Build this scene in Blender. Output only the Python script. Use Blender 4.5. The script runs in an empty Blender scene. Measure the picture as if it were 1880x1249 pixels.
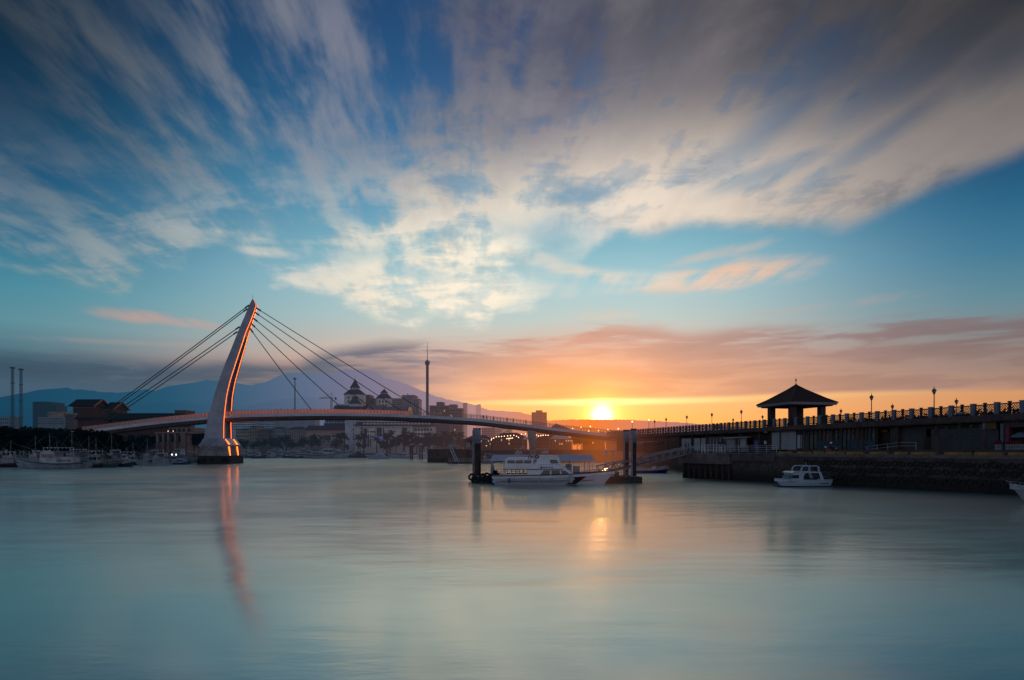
import bpy, bmesh, math, random
from mathutils import Vector, Matrix
random.seed(7)
R = math.radians
SC = bpy.context.scene
COL = SC.collection
F = 1150.0            # focal length in photo pixels
EYE = 4.6             # eye height over the water
HY = 825.0            # horizon row of the photo
CX = 940.0

def W(px, py, Y):
    return Vector(((px-CX)*Y/F, Y, EYE+(HY-py)*Y/F))
def wx(px, Y): return (px-CX)*Y/F
def wz(py, Y): return EYE+(HY-py)*Y/F

# ------------------------------------------------------------------ colour
def lin(c):
    return tuple((v/255/12.92) if v/255 <= .04045 else ((v/255+.055)/1.055)**2.4 for v in c)
def L4(c): return (*lin(c), 1)

# ------------------------------------------------------------------ node expressions
class X:
    """tiny wrapper: arithmetic on sockets builds Math nodes"""
    nt = None
    def __init__(s, v): s.v = v
    @staticmethod
    def m(op, *a, clamp=False):
        n = X.nt.nodes.new('ShaderNodeMath'); n.operation = op; n.use_clamp = clamp
        for i, q in enumerate(a):
            if isinstance(q, X): q = q.v
            if isinstance(q, (int, float)): n.inputs[i].default_value = q
            else: X.nt.links.new(q, n.inputs[i])
        return X(n.outputs[0])
    def __add__(s, o): return X.m('ADD', s, o)
    def __radd__(s, o): return X.m('ADD', o, s)
    def __sub__(s, o): return X.m('SUBTRACT', s, o)
    def __rsub__(s, o): return X.m('SUBTRACT', o, s)
    def __mul__(s, o): return X.m('MULTIPLY', s, o)
    def __rmul__(s, o): return X.m('MULTIPLY', o, s)
    def __truediv__(s, o): return X.m('DIVIDE', s, o)
def sstep(v, a, b, lo=0., hi=1.):
    n = X.nt.nodes.new('ShaderNodeMapRange'); n.interpolation_type = 'SMOOTHSTEP'
    X.nt.links.new(v.v, n.inputs[0])
    for i, q in ((1, a), (2, b), (3, lo), (4, hi)):
        if isinstance(q, X): X.nt.links.new(q.v, n.inputs[i])
        else: n.inputs[i].default_value = q
    return X(n.outputs[0])
def combine(x, y, z=0.):
    n = X.nt.nodes.new('ShaderNodeCombineXYZ')
    for i, q in enumerate((x, y, z)):
        if isinstance(q, X): X.nt.links.new(q.v, n.inputs[i])
        else: n.inputs[i].default_value = q
    return n.outputs[0]
def noise(vec, scale, detail=4, rough=.5, dist=0.):
    n = X.nt.nodes.new('ShaderNodeTexNoise')
    X.nt.links.new(vec, n.inputs['Vector'])
    n.inputs['Scale'].default_value = scale; n.inputs['Detail'].default_value = detail
    n.inputs['Roughness'].default_value = rough; n.inputs['Distortion'].default_value = dist
    return X(n.outputs[0])
def ramp(fac, stops, interp='LINEAR'):
    n = X.nt.nodes.new('ShaderNodeValToRGB'); X.nt.links.new(fac.v, n.inputs[0])
    cr = n.color_ramp; cr.interpolation = interp
    while len(cr.elements) > 1: cr.elements.remove(cr.elements[-1])
    cr.elements[0].position = stops[0][0]; cr.elements[0].color = L4(stops[0][1])
    for p, c in stops[1:]:
        e = cr.elements.new(min(1, max(0, p))); e.color = L4(c)
    return n.outputs[0]
def rgb(c):
    n = X.nt.nodes.new('ShaderNodeRGB'); n.outputs[0].default_value = L4(c); return n.outputs[0]
def mixc(f, a, b, mode='MIX'):
    n = X.nt.nodes.new('ShaderNodeMix'); n.data_type = 'RGBA'; n.blend_type = mode
    n.clamp_result = False
    if isinstance(f, X): X.nt.links.new(f.v, n.inputs[0])
    else: n.inputs[0].default_value = f
    X.nt.links.new(a, n.inputs[6]); X.nt.links.new(b, n.inputs[7])
    return n.outputs[2]
def scalec(c, f):
    n = X.nt.nodes.new('ShaderNodeVectorMath'); n.operation = 'SCALE'
    X.nt.links.new(c, n.inputs[0])
    if isinstance(f, X): X.nt.links.new(f.v, n.inputs['Scale'])
    else: n.inputs['Scale'].default_value = f
    return n.outputs[0]
def curve(fac, pts):
    """pts: (x, y) both in 0..1"""
    n = X.nt.nodes.new('ShaderNodeFloatCurve'); X.nt.links.new(fac.v, n.inputs['Value'])
    c = n.mapping.curves[0]
    c.points[0].location = pts[0]; c.points[-1].location = pts[-1]
    for p in pts[1:-1]: c.points.new(*p)
    for p in c.points: p.handle_type = 'AUTO_CLAMPED'
    n.mapping.use_clip = False
    n.mapping.update()
    return X(n.outputs[0])

# ------------------------------------------------------------------ sky (world), laid out in azimuth / elevation
def AZ(px): return math.atan((px-CX)/F)
def EL(px, py): return math.atan((HY-py)/math.hypot(F, px-CX))
SUN_AZ, SUN_EL = AZ(1105), EL(1105, 763)
AZR = 0.9
def pts_azel(pts):     # photo polyline -> normalised curve (az in -AZR..AZR, el in 0..0.8)
    return [((AZ(x)+AZR)/(2*AZR), EL(x, y)/.8) for x, y in pts]

def build_world():
    w = bpy.data.worlds.new('World'); SC.world = w; w.use_nodes = True; w.cycles.sampling_method = 'MANUAL'; w.cycles.sample_map_resolution = 512
    nt = w.node_tree; nt.nodes.clear(); X.nt = nt
    out = nt.nodes.new('ShaderNodeOutputWorld'); bg = nt.nodes.new('ShaderNodeBackground')
    nt.links.new(bg.outputs[0], out.inputs[0])
    tc = nt.nodes.new('ShaderNodeTexCoord')
    nv = nt.nodes.new('ShaderNodeVectorMath'); nv.operation = 'NORMALIZE'
    nt.links.new(tc.outputs['Generated'], nv.inputs[0])
    sp = nt.nodes.new('ShaderNodeSeparateXYZ'); nt.links.new(nv.outputs[0], sp.inputs[0])
    x, y, z = (X(o) for o in sp.outputs)
    az = X.m('ARCTAN2', x, y); el = X.m('ARCSINE', z)
    t = (az+AZR)/(2*AZR)
    aaz = X.m('ABSOLUTE', az)
    # cloud deck plane coordinates: streaks run away towards a point left of the sun
    ca, sa = math.cos(R(4.5)), math.sin(R(4.5))
    zc = X.m('MAXIMUM', z, 0.0)+.09
    pu = (x*ca + y*sa)/zc
    pv = (y*ca - x*sa)/zc
    streak = noise(combine(pu*9.5, pv*1.25), 1.0, 5, .55)
    streak2 = noise(combine(pu*3.2+7., pv*.85+3.), 1.0, 5, .55, .3)
    fluff = noise(combine(pu*4.0+11., pv*2.9), 1.0, 6, .6, .3)
    big = noise(combine(pu*.55+2., pv*.33+9.), 1.0, 3, .5)
    low = noise(combine(az*5.5, el*42.), 1.0, 5, .55, .3)
    low2 = noise(combine(az*2.2+5., el*16.+2.), 1.0, 4, .5)
    rows = noise(combine(pu*2.2+pv*.8+4., pv*5.2+pu*.9+1.), 1.0, 5, .6, 1.1)
    patch = noise(combine(pu*12.+3., pv*3.4+8.), 1.0, 4, .6, .2)
    wisp = noise(combine(pu*15., pv*3.4+5.), 1.0, 4, .6)
    edge = noise(combine(az*16., el*26.), 1.0, 4, .6)

    E = el/.75
    def st(px, lst): return [(EL(px, py)/.75, c) for py, c in lst]
    rc = ramp(E, st(940, [(830, (255,150,70)), (780, (255,172,92)), (740, (252,184,122)), (690, (233,170,138)), (640, (205,185,172)),
        (590, (178,198,196)), (530, (160,200,208)), (460, (126,182,198)), (380, (88,156,188)), (250, (44,112,160)), (120, (34,88,138)), (0, (30,76,124))]) + [(1, (24,50,90))])
    rl = ramp(E, st(60, [(830, (44,76,100)), (760, (54,88,112)), (700, (68,100,122)), (640, (80,122,140)), (590, (94,150,164)),
        (530, (74,146,166)), (440, (34,118,152)), (330, (8,92,134)), (200, (2,72,110)), (60, (6,58,92))]) + [(1, (8,32,60))])
    rr = ramp(E, st(1820, [(830, (225,140,84)), (760, (222,148,96)), (720, (222,158,112)), (670, (168,150,140)), (600, (120,150,158)),
        (540, (92,142,160)), (460, (58,126,158)), (370, (32,108,148)), (280, (16,88,134)), (150, (4,58,98)), (40, (10,44,72))]) + [(1, (8,32,60))])
    rb = ramp(E, [(0, (214,194,206)), (.15, (210,212,232)), (.5, (144,170,206)), (1, (56,84,126))])
    fl = sstep(az, AZ(820), AZ(-60), 0, 1)
    fr = sstep(az, AZ(1160), AZ(1900), 0, 1)
    col = mixc(fl, rc, rl); col = mixc(fr, col, rr)
    col = mixc(sstep(aaz, .95, 1.6), col, rb)

    # --- low banks of cloud near the horizon
    band_top = curve(t, pts_azel([(-400,650),(0,632),(120,640),(240,650),(340,655),(430,650),(520,655),(600,636),(700,618),(800,618),(900,612),(1000,592),(1100,584),
        (1200,588),(1260,596),(1350,590),(1450,590),(1550,590),(1650,572),(1750,562),(1880,552),(2300,500)]))*.8
    band_bot = curve(t, pts_azel([(-400,820),(0,815),(500,800),(760,762),(880,742),(1000,743),(1105,739),(1200,736),(1300,733),(1450,727),(1600,723),(1880,719),(2300,700)]))*.8
    topd = (band_top - el) + (low-.5)*.030
    inb = sstep(topd, -.004, .022) * sstep((el-band_bot)+(low-.5)*.004, -.0012, .007)
    holes = sstep(low, .465, .60)*sstep(topd, .01, .07, 1, .35)*sstep(az, AZ(500), AZ(900), .35, .85)
    ba = inb*(1.-holes)*sstep(aaz, .9, 1.3, 1, 0)
    ucol = ramp(sstep(az, AZ(0), AZ(1880)), [(0, (48,80,104)), (.2, (66,92,118)), (.33, (112,112,130)), (.47, (188,150,140)), (.6, (200,150,136)), (.75, (180,142,134)), (1, (128,112,118))])
    lcol = ramp(sstep(az, AZ(0), AZ(1880)), [(0, (60,98,124)), (.2, (84,110,136)), (.33, (150,130,136)), (.42, (226,168,136)), (.56, (255,166,104)), (.68, (240,158,114)), (.8, (216,156,128)), (1, (160,128,122))])
    hgt = sstep((el-band_bot)/(band_top-band_bot), .1, .85)
    bcol = mixc(hgt, lcol, ucol)
    bcol = scalec(bcol, sstep(low2*.6+low*.4, .3, .7, .80, 1.18))
    col = mixc(ba*.92, col, bcol)

    # --- the main sheet of cloud, lit cream along its lower edge
    lower = curve(t, pts_azel([(-500,400),(0,470),(60,486),(120,508),(190,526),(235,522),(262,492),(300,478),(338,474),(362,440),(430,432),(450,458),(490,480),(520,510),(560,522),(620,540),(700,580),
        (780,590),(850,588),(920,568),(980,556),(1020,530),(1060,485),(1100,440),(1135,424),(1200,427),(1260,410),(1300,408),(1400,412),(1480,408),(1560,405),(1640,375),(1700,345),(1780,310),(1880,268),(2050,180)]))*.8
    upper = curve(t, pts_azel([(-500,260),(0,352),(120,372),(220,335),(350,312),(450,300),(560,292),(660,275),(740,215),(820,150),(900,90),(1000,20)]+[(1100,-200),(1900,-200),(2050,-200)]))*.8
    up2 = upper+sstep(az, AZ(520), AZ(1180), 0, .62)
    d = el-lower + ((fluff-.5)*.05 + (edge-.5)*.022)*sstep(az, AZ(1050), AZ(1250), 1., .38)
    du = up2 - el + (streak2-.5)*.20 + (fluff-.5)*.16
    dens = sstep(d, -.018, .014) * sstep(du, -.16, .34)
    thin = sstep(streak*.20+wisp*.02+fluff*.36+rows*.18+streak2*.26+patch*.14, .505, .655)
    # left of centre the sheet is broken up, on the right it is nearly closed
    closed = sstep(az, AZ(560), AZ(1180), .05, .86)*(1.-sstep(el, .28, .52)*sstep(az, AZ(1250), AZ(700))*.65)*sstep(big*.6+streak2*.4, .32, .56, .66, 1.)
    ma = dens*X.m('MINIMUM', thin+closed, 1.)
    def blob(px, py, rx, ry, rot=0, soft=1.0, jit=.0):
        a0, e0 = AZ(px), EL(px, py)
        k = 1/F*math.cos(a0)
        c, s_ = math.cos(R(rot)), math.sin(R(rot))
        da = az-a0; de = el-e0
        u = (da*c+de*s_)/(rx*k); v = (de*c-da*s_)/(ry*k)
        r = X.m('SQRT', u*u+v*v)
        if jit: r = r+(fluff-.5)*jit
        return sstep(r, 1.+soft*.45, 1.-soft*.65, 0, 1)
    gaps = [(965,425,95,30,-4,.9),(985,432,85,22,0,1.),(990,502,70,13,-4,1.),(935,472,60,9,0,1.),(650,395,90,12,4,1.),(540,360,70,12,0,1.),(560,400,60,16,0,1.),(760,500,90,14,-6,1.),(670,470,120,22,12,.9),(1430,225,170,32,26,1.),(1520,120,120,40,20,1.),(1690,130,190,45,18,1.),(1840,100,120,50,10,1.),(1080,350,60,16,0,1.),
            (1400,320,120,18,12,1.),(1640,235,170,24,24,1.)]
    g = None
    for q in gaps:
        b = blob(*q[:4], rot=q[4], soft=1.2, jit=2.2)
        g = b if g is None else X.m('MAXIMUM', g, b)
    ma = ma*(1.-g*.48)
    ma = ma*sstep(aaz, .95, 1.3, 1, .45)
    base = curve(t, pts_azel([(-500,420),(0,480),(300,492),(600,560),(850,575),(1000,522),(1120,442),(1300,414),(1560,405),(1880,268),(2050,180)]))*.8
    ma = ma*(1.-blob(1040, 500, 100, 100, soft=1.3, jit=.8)*.85)
    hi = sstep(el-base+(edge-.5)*.02+(fluff-.5)*.18+(streak2-.5)*.1, sstep(az, AZ(820), AZ(1150), .09, .035), sstep(az, AZ(820), AZ(1150), .30, .23))
    cream = ramp(sstep(az, AZ(0), AZ(1880)), [(0, (172,172,166)), (.12, (222,212,196)), (.3, (240,228,208)), (.5, (254,240,216)), (.65, (246,228,208)), (.82, (226,208,190)), (1, (160,150,146))])
    shade = ramp(sstep(az, AZ(0), AZ(1880)), [(0, (62,84,104)), (.25, (96,112,132)), (.45, (136,134,144)), (.6, (144,138,146)), (.8, (134,128,134)), (1, (80,80,90))])
    top = ramp(sstep(az, AZ(0), AZ(1880)), [(0, (60,70,84)), (.3, (76,84,104)), (.5, (60,70,104)), (.7, (84,84,98)), (1, (66,62,62))])
    cc = mixc(hi, cream, shade)
    cc = mixc(sstep(el, .38, .62), cc, top)
    lightf = sstep(streak2*.5+fluff*.5, .42, .66)
    cc = mixc(lightf*.34*sstep(el, .15, .55, 1, .35), cc, cream)
    cc = mixc(sstep(fluff, .5, .3)*.35, cc, shade)
    cc = scalec(cc, sstep(wisp*.3+fluff*.7, .3, .7, .90, 1.09))
    col = mixc(ma*.94, col, cc)

    # --- high fanned streaks on the left
    hb = None
    for q in [(130,50,260,70,-22,1.),(520,60,300,120,0,1.),(500,190,300,90,-6,1.),(290,240,230,80,-14,1.),(600,300,300,80,-4,1.),(760,200,170,140,0,1.)]:
        b = blob(*q[:4], rot=q[4], soft=1., jit=1.)
        hb = b if hb is None else X.m('MAXIMUM', hb, b)
    wa = hb*sstep(streak*.34+patch*.36+fluff*.20+big*.12, .44, .62)
    wcol = ramp(sstep(az, AZ(0), AZ(900)), [(0, (104,112,118)), (.35, (146,148,154)), (.7, (160,158,166)), (1, (126,130,150))])
    col = mixc(wa*.60, col, wcol)

    # --- small separate wisps
    peach = rgb((238,192,160)); pink = rgb((196,160,150)); pale = rgb((226,214,198))
    for q, c, a in [((1330,508,140,22,3,1.), peach, .85), ((1170,512,150,15,-6,1.), pale, .6), ((1030,488,110,12,-16,1.), pale, .6), ((1310,468,90,10,8,1.), peach, .35),
                    ((1060,532,120,12,0,1.), pale, .35), ((230,580,52,11,-4,1.), pink, .7), ((330,590,70,10,-5,1.), pink, .65), ((512,525,16,6,5,1.), pale, .6), ((1110,578,70,8,0,1.), peach, .3),
                    ((480,462,42,8,0,1.), pale, .55), ((1540,560,160,8,2,1.), pink, .25), ((250,630,180,5,2,1.), pink, .2)]:
        b = blob(*q[:4], rot=q[4], soft=1.1, jit=1.3)
        col = mixc(b*a*sstep(low*.5+streak*.5, .36, .56), col, c)

    # vignette put into the sky colour: darker towards zenith and view edges
    col = scalec(col, sstep(el, .25, .68, 1., .80)*sstep(aaz, .34, .75, 1., .84)*(1.-sstep(aaz, .42, .78)*sstep(el, .22, .5)*.45))
    # bright slit just over the sun under the bank of cloud
    b = blob(1180, 737, 420, 5.5, rot=.3, soft=1.3)
    col = mixc(b*.28, col, rgb((255,222,140)))
    b = blob(1110, 738, 190, 6, rot=0, soft=1.3)
    col = mixc(b*.85, col, rgb((255,240,165)))

    # --- sun and its glow
    da = (az-SUN_AZ)*math.cos(SUN_EL); de = el-SUN_EL
    r = X.m('SQRT', da*da+de*de)
    rw = X.m('SQRT', da*da*.45+de*de*1.6)
    def em(rr, wd, p=1.):
        q = rr/wd
        if p == 2: q = q*q
        return X.m('EXPONENT', q*-1.)
    def add(colr, f, c):
        n = nt.nodes.new('ShaderNodeVectorMath'); n.operation = 'ADD'
        nt.links.new(colr, n.inputs[0]); nt.links.new(scalec(rgb(c), f), n.inputs[1]); return n.outputs[0]
    col = add(col, em(r, .0135, 2)*4.5, (255,236,170))
    col = add(col, em(r, .024)*1.5, (255,196,60))
    col = add(col, em(rw, .052)*.44, (255,150,10))
    col = add(col, em(rw, .13)*.10, (255,120,40))
    # physical dusk sky underneath everything
    sky = nt.nodes.new('ShaderNodeTexSky'); sky.sky_type = 'NISHITA'; sky.sun_disc = False
    sky.sun_elevation = SUN_EL; sky.sun_rotation = SUN_AZ
    n = nt.nodes.new('ShaderNodeVectorMath'); n.operation = 'ADD'
    nt.links.new(col, n.inputs[0]); nt.links.new(scalec(sky.outputs[0], .006), n.inputs[1]); col = n.outputs[0]
    # below the horizon: dim
    col = scalec(col, sstep(z, -.02, 0., .3, 1))
    nt.links.new(col, bg.inputs[0]); bg.inputs[1].default_value = 1.0

# ------------------------------------------------------------------ haze + materials
_haze = None
def haze_group():
    """aerial perspective: mixes a surface with in-scattered light by its distance from the harbour"""
    global _haze
    if _haze: return _haze
    g = bpy.data.node_groups.new('haze', 'ShaderNodeTree')
    g.interface.new_socket('Shader', in_out='INPUT', socket_type='NodeSocketShader')
    g.interface.new_socket('Shader', in_out='OUTPUT', socket_type='NodeSocketShader')
    gi = g.nodes.new('NodeGroupInput'); go = g.nodes.new('NodeGroupOutput'); X.nt = g
    geo = g.nodes.new('ShaderNodeNewGeometry')
    sp = g.nodes.new('ShaderNodeSeparateXYZ'); g.links.new(geo.outputs['Position'], sp.inputs[0])
    x, y, z = (X(o) for o in sp.outputs)
    az = X.m('ARCTAN2', x, y)
    dist = X.m('SQRT', x*x+y*y)
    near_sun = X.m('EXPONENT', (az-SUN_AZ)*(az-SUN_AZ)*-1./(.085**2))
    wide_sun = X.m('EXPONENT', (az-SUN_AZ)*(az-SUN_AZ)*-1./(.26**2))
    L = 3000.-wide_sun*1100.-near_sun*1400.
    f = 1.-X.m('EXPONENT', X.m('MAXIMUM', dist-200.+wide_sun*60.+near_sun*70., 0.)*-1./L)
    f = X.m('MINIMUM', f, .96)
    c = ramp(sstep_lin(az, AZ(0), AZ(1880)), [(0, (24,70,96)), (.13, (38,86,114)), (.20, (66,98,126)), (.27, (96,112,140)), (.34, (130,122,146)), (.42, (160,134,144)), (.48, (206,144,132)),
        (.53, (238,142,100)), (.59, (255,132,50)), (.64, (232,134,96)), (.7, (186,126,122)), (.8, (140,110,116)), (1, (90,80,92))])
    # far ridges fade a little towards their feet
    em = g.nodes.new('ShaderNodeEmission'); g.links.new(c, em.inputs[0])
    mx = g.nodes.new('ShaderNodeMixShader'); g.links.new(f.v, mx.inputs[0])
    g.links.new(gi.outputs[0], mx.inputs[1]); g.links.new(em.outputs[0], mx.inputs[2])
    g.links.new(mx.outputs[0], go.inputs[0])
    _haze = g
    return g
def sstep_lin(v, a, b):
    n = X.nt.nodes.new('ShaderNodeMapRange'); X.nt.links.new(v.v, n.inputs[0])
    n.inputs[1].default_value = a; n.inputs[2].default_value = b
    return X(n.outputs[0])

MATS = {}
def mat(name, c, rough=.7, metal=0., var=.18, vscale=.6, bump=0., emit=None, estr=0., c2=None, spec=.5, stain=None, trans=0., coat=0., wave=None):
    """procedural material: base colour (linear values) broken up by two noises, haze on top"""
    if name in MATS: return MATS[name]
    m = bpy.data.materials.new(name); m.use_nodes = True; nt = m.node_tree; nt.nodes.clear(); X.nt = nt
    out = nt.nodes.new('ShaderNodeOutputMaterial'); b = nt.nodes.new('ShaderNodeBsdfPrincipled')
    geo = nt.nodes.new('ShaderNodeTexCoord')
    vec = geo.outputs['Object']
    n1 = noise(vec, vscale, 5, .6); n2 = noise(vec, vscale*7, 3, .6)
    a = nt.nodes.new('ShaderNodeRGB'); a.outputs[0].default_value = (*c, 1)
    d = nt.nodes.new('ShaderNodeRGB'); c2 = c2 or tuple(v*.45 for v in c); d.outputs[0].default_value = (*c2, 1)
    f = sstep(n1*.65+n2*.35, .38, .66)
    col = mixc(f*min(1., var*2.2), a.outputs[0], d.outputs[0])
    if stain:      # (z0, z1, colour, object space) darker below
        sp = nt.nodes.new('ShaderNodeSeparateXYZ'); nt.links.new(vec, sp.inputs[0])
        zf = sstep(X(sp.outputs[2])+(n1-.5)*.8, stain[0], stain[1], 1, 0)
        s_ = nt.nodes.new('ShaderNodeRGB'); s_.outputs[0].default_value = (*stain[2], 1)
        col = mixc(zf, col, s_.outputs[0])
    nt.links.new(col, b.inputs['Base Color'])
    nt.links.new((n2*.3+(rough-.15)).v, b.inputs['Roughness'])
    b.inputs['Metallic'].default_value = metal
    b.inputs['Specular IOR Level'].default_value = spec
    if coat: b.inputs['Coat Weight'].default_value = coat; b.inputs['Coat Roughness'].default_value = .12
    if trans: b.inputs['Transmission Weight'].default_value = trans
    if emit:
        b.inputs['Emission Color'].default_value = (*emit, 1); b.inputs['Emission Strength'].default_value = estr
    if bump:
        bn = nt.nodes.new('ShaderNodeBump'); bn.inputs['Strength'].default_value = bump; bn.inputs['Distance'].default_value = .05
        nt.links.new(n2.v, bn.inputs['Height']); nt.links.new(bn.outputs[0], b.inputs['Normal'])
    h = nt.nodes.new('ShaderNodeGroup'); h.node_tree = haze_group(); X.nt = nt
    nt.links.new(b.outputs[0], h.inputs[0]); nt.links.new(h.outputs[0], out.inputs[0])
    MATS[name] = m
    return m

# ------------------------------------------------------------------ mesh builder
class MB:
    def __init__(s): s.v = []; s.f = []; s.m = []; s.mi = 0; s.sm = []
    def add(s, vs, fs, smooth=False):
        o = len(s.v); s.v += [tuple(p) for p in vs]
        for f in fs: s.f.append(tuple(i+o for i in f)); s.m.append(s.mi); s.sm.append(smooth)
        return s
    def box(s, x0, x1, y0, y1, z0, z1):
        if x1 < x0: x0, x1 = x1, x0
        if y1 < y0: y0, y1 = y1, y0
        if z1 < z0: z0, z1 = z1, z0
        vs = [(x, y, z) for z in (z0, z1) for x, y in ((x0,y0),(x1,y0),(x1,y1),(x0,y1))]
        return s.add(vs, [(3,2,1,0),(4,5,6,7),(0,1,5,4),(1,2,6,5),(2,3,7,6),(3,0,4,7)])
    def obox(s, c, ax, ay, hx, hy, z0, z1):
        """box with horizontal axes ax, ay (unit 2D), half sizes hx, hy"""
        vs = []
        for z in (z0, z1):
            for sx, sy in ((-1,-1),(1,-1),(1,1),(-1,1)):
                vs.append((c[0]+ax[0]*hx*sx+ay[0]*hy*sy, c[1]+ax[1]*hx*sx+ay[1]*hy*sy, z))
        return s.add(vs, [(3,2,1,0),(4,5,6,7),(0,1,5,4),(1,2,6,5),(2,3,7,6),(3,0,4,7)])
    def tube(s, pts, r, n=8, cap=True, smooth=True):
        pts = [Vector(p) for p in pts]
        rs = r if isinstance(r, (list, tuple)) else [r]*len(pts)
        rings = []; prev = None
        for i, p in enumerate(pts):
            t = (pts[min(i+1, len(pts)-1)]-pts[max(i-1, 0)])
            if t.length < 1e-9: t = Vector((0,0,1))
            t.normalize()
            a = prev if prev is not None else (Vector((0,0,1)) if abs(t.z) < .9 else Vector((1,0,0)))
            u = t.cross(a)
            if u.length < 1e-6: u = t.cross(Vector((0,1,0)))
            u.normalize(); v = u.cross(t).normalized(); prev = v if abs(v.dot(t)) < .9 else None
            prev = v
            rings.append([p+(u*math.cos(k*2*math.pi/n)+v*math.sin(k*2*math.pi/n))*rs[i] for k in range(n)])
        vs = [q for rg in rings for q in rg]; fs = []
        for i in range(len(pts)-1):
            for k in range(n):
                k2 = (k+1) % n
                fs.append((i*n+k, i*n+k2, (i+1)*n+k2, (i+1)*n+k))
        if cap: fs.append(tuple(range(n-1, -1, -1))); fs.append(tuple((len(pts)-1)*n+k for k in range(n)))
        return s.add(vs, fs, smooth)
    def bar(s, a, b, w, h=None):
        """square bar from a to b"""
        h = h or w; a = Vector(a); b = Vector(b); t = (b-a).normalized()
        up = Vector((0,0,1)) if abs(t.z) < .95 else Vector((0,1,0))
        u = t.cross(up).normalized()*w/2; v = u.cross(t).normalized()*h/2
        vs = [p+q for p in (a, b) for q in (-u-v, u-v, u+v, -u+v)]
        return s.add(vs, [(0,1,2,3),(7,6,5,4),(0,4,5,1),(1,5,6,2),(2,6,7,3),(3,7,4,0)])
    def lathe(s, c, prof, n=16, smooth=True, sx=1, sy=1):
        vs = []; fs = []
        for r, z in prof:
            for k in range(n):
                a = k*2*math.pi/n; vs.append((c[0]+r*math.cos(a)*sx, c[1]+r*math.sin(a)*sy, c[2]+z))
        for i in range(len(prof)-1):
            for k in range(n):
                k2 = (k+1) % n; fs.append((i*n+k, i*n+k2, (i+1)*n+k2, (i+1)*n+k))
        fs.append(tuple(range(n-1, -1, -1))); fs.append(tuple((len(prof)-1)*n+k for k in range(n)))
        return s.add(vs, fs, smooth)
    def sphere(s, c, r, n=10, sz=1.):
        return s.lathe(c, [(max(.001, r*math.sin(math.pi*i/6)), -r*sz*math.cos(math.pi*i/6)) for i in range(7)], n)
    def ext(s, poly, y0, y1, axis='y'):
        """polygon in xz (axis y), xy (axis z), yz (axis x) extruded"""
        n = len(poly)
        f = {'y': lambda p, q: (p[0], q, p[1]), 'z': lambda p, q: (p[0], p[1], q), 'x': lambda p, q: (q, p[0], p[1])}[axis]
        vs = [f(p, y0) for p in poly]+[f(p, y1) for p in poly]
        fs = [tuple(range(n)), tuple(range(2*n-1, n-1, -1))]+[(i, (i+1) % n+0, (i+1) % n+n, i+n) for i in range(n)]
        return s.add(vs, [tuple(reversed(q)) for q in fs])
    def loft(s, rings, closed=True, cap=True, smooth=True):
        n = len(rings[0]); vs = [p for r in rings for p in r]; fs = []
        for i in range(len(rings)-1):
            for k in range(n if closed else n-1):
                k2 = (k+1) % n; fs.append((i*n+k, i*n+k2, (i+1)*n+k2, (i+1)*n+k))
        if cap: fs.append(tuple(range(n-1, -1, -1))); fs.append(tuple((len(rings)-1)*n+k for k in range(n)))
        return s.add(vs, fs, smooth)
    def build(s, name, material, parent=None, label=None, cat=None, group=None, kind=None, loc=None, fix=True):
        me = bpy.data.meshes.new(name); me.from_pydata(s.v, [], s.f); me.update()
        for m_ in (material if isinstance(material, (list, tuple)) else [material]): me.materials.append(m_)
        me.polygons.foreach_set('use_smooth', s.sm)
        me.polygons.foreach_set('material_index', s.m)
        if fix:
            bm = bmesh.new(); bm.from_mesh(me); bmesh.ops.recalc_face_normals(bm, faces=bm.faces); bm.to_mesh(me); bm.free()
        o = bpy.data.objects.new(name, me); COL.objects.link(o)
        if parent: o.parent = parent
        if loc is not None: o.location = loc
        tag(o, label, cat, group, kind)
        return o
def tag(o, label=None, cat=None, group=None, kind=None):
    if label: o['label'] = label
    if cat: o['category'] = cat
    if group: o['group'] = group
    if kind: o['kind'] = kind
    return o
def thing(name, label, cat, loc=(0,0,0), rz=0., group=None):
    o = bpy.data.objects.new(name, None); COL.objects.link(o); o.location = loc; o.rotation_euler = (0,0,rz)
    o.empty_display_size = .3
    return tag(o, label, cat, group)
def dup(root, loc, rz=0., label=None, group=None, scale=None):
    r = root.copy(); COL.objects.link(r); r.location = loc; r.rotation_euler = (0,0,rz)
    if label: r['label'] = label
    if group: r['group'] = group
    if scale is not None: r.scale = (scale,)*3 if isinstance(scale, (int, float)) else scale
    for ch in list(root.children):
        c = ch.copy(); COL.objects.link(c); c.parent = r
        for g in ch.children:
            d = g.copy(); COL.objects.link(d); d.parent = c
    return r

build_world()

# ------------------------------------------------------------------ camera + sun
cam = bpy.data.cameras.new('camera'); co = bpy.data.objects.new('camera', cam); COL.objects.link(co)
co.location = (0, 0, EYE); co.rotation_euler = (R(90), 0, 0)
cam.sensor_width = 36; cam.lens = 36*F/1880; cam.shift_y = (HY-624.5)/1880; cam.clip_end = 60000; cam.clip_start = .1
SC.camera = co
sd = Vector((math.sin(SUN_AZ)*math.cos(SUN_EL), math.cos(SUN_AZ)*math.cos(SUN_EL), math.sin(SUN_EL)))
sl = bpy.data.lights.new('sun', 'SUN'); sl.energy = .60; sl.angle = R(1.); sl.color = (1, .40, .12)
so = bpy.data.objects.new('sun', sl); COL.objects.link(so); so.rotation_euler = sd.to_track_quat('Z', 'Y').to_euler(); so.location = (60, 300, 200)
SC.view_settings.view_transform = 'Standard'; SC.view_settings.look = 'None'; SC.view_settings.exposure = 0
SC.render.engine = 'CYCLES'
SC.cycles.use_denoising = True
SC.cycles.max_bounces = 5; SC.cycles.diffuse_bounces = 2; SC.cycles.glossy_bounces = 3; SC.cycles.transparent_max_bounces = 12
SC.cycles.caustics_reflective = False; SC.cycles.caustics_refractive = False
SC.cycles.sample_clamp_indirect = 6.
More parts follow.
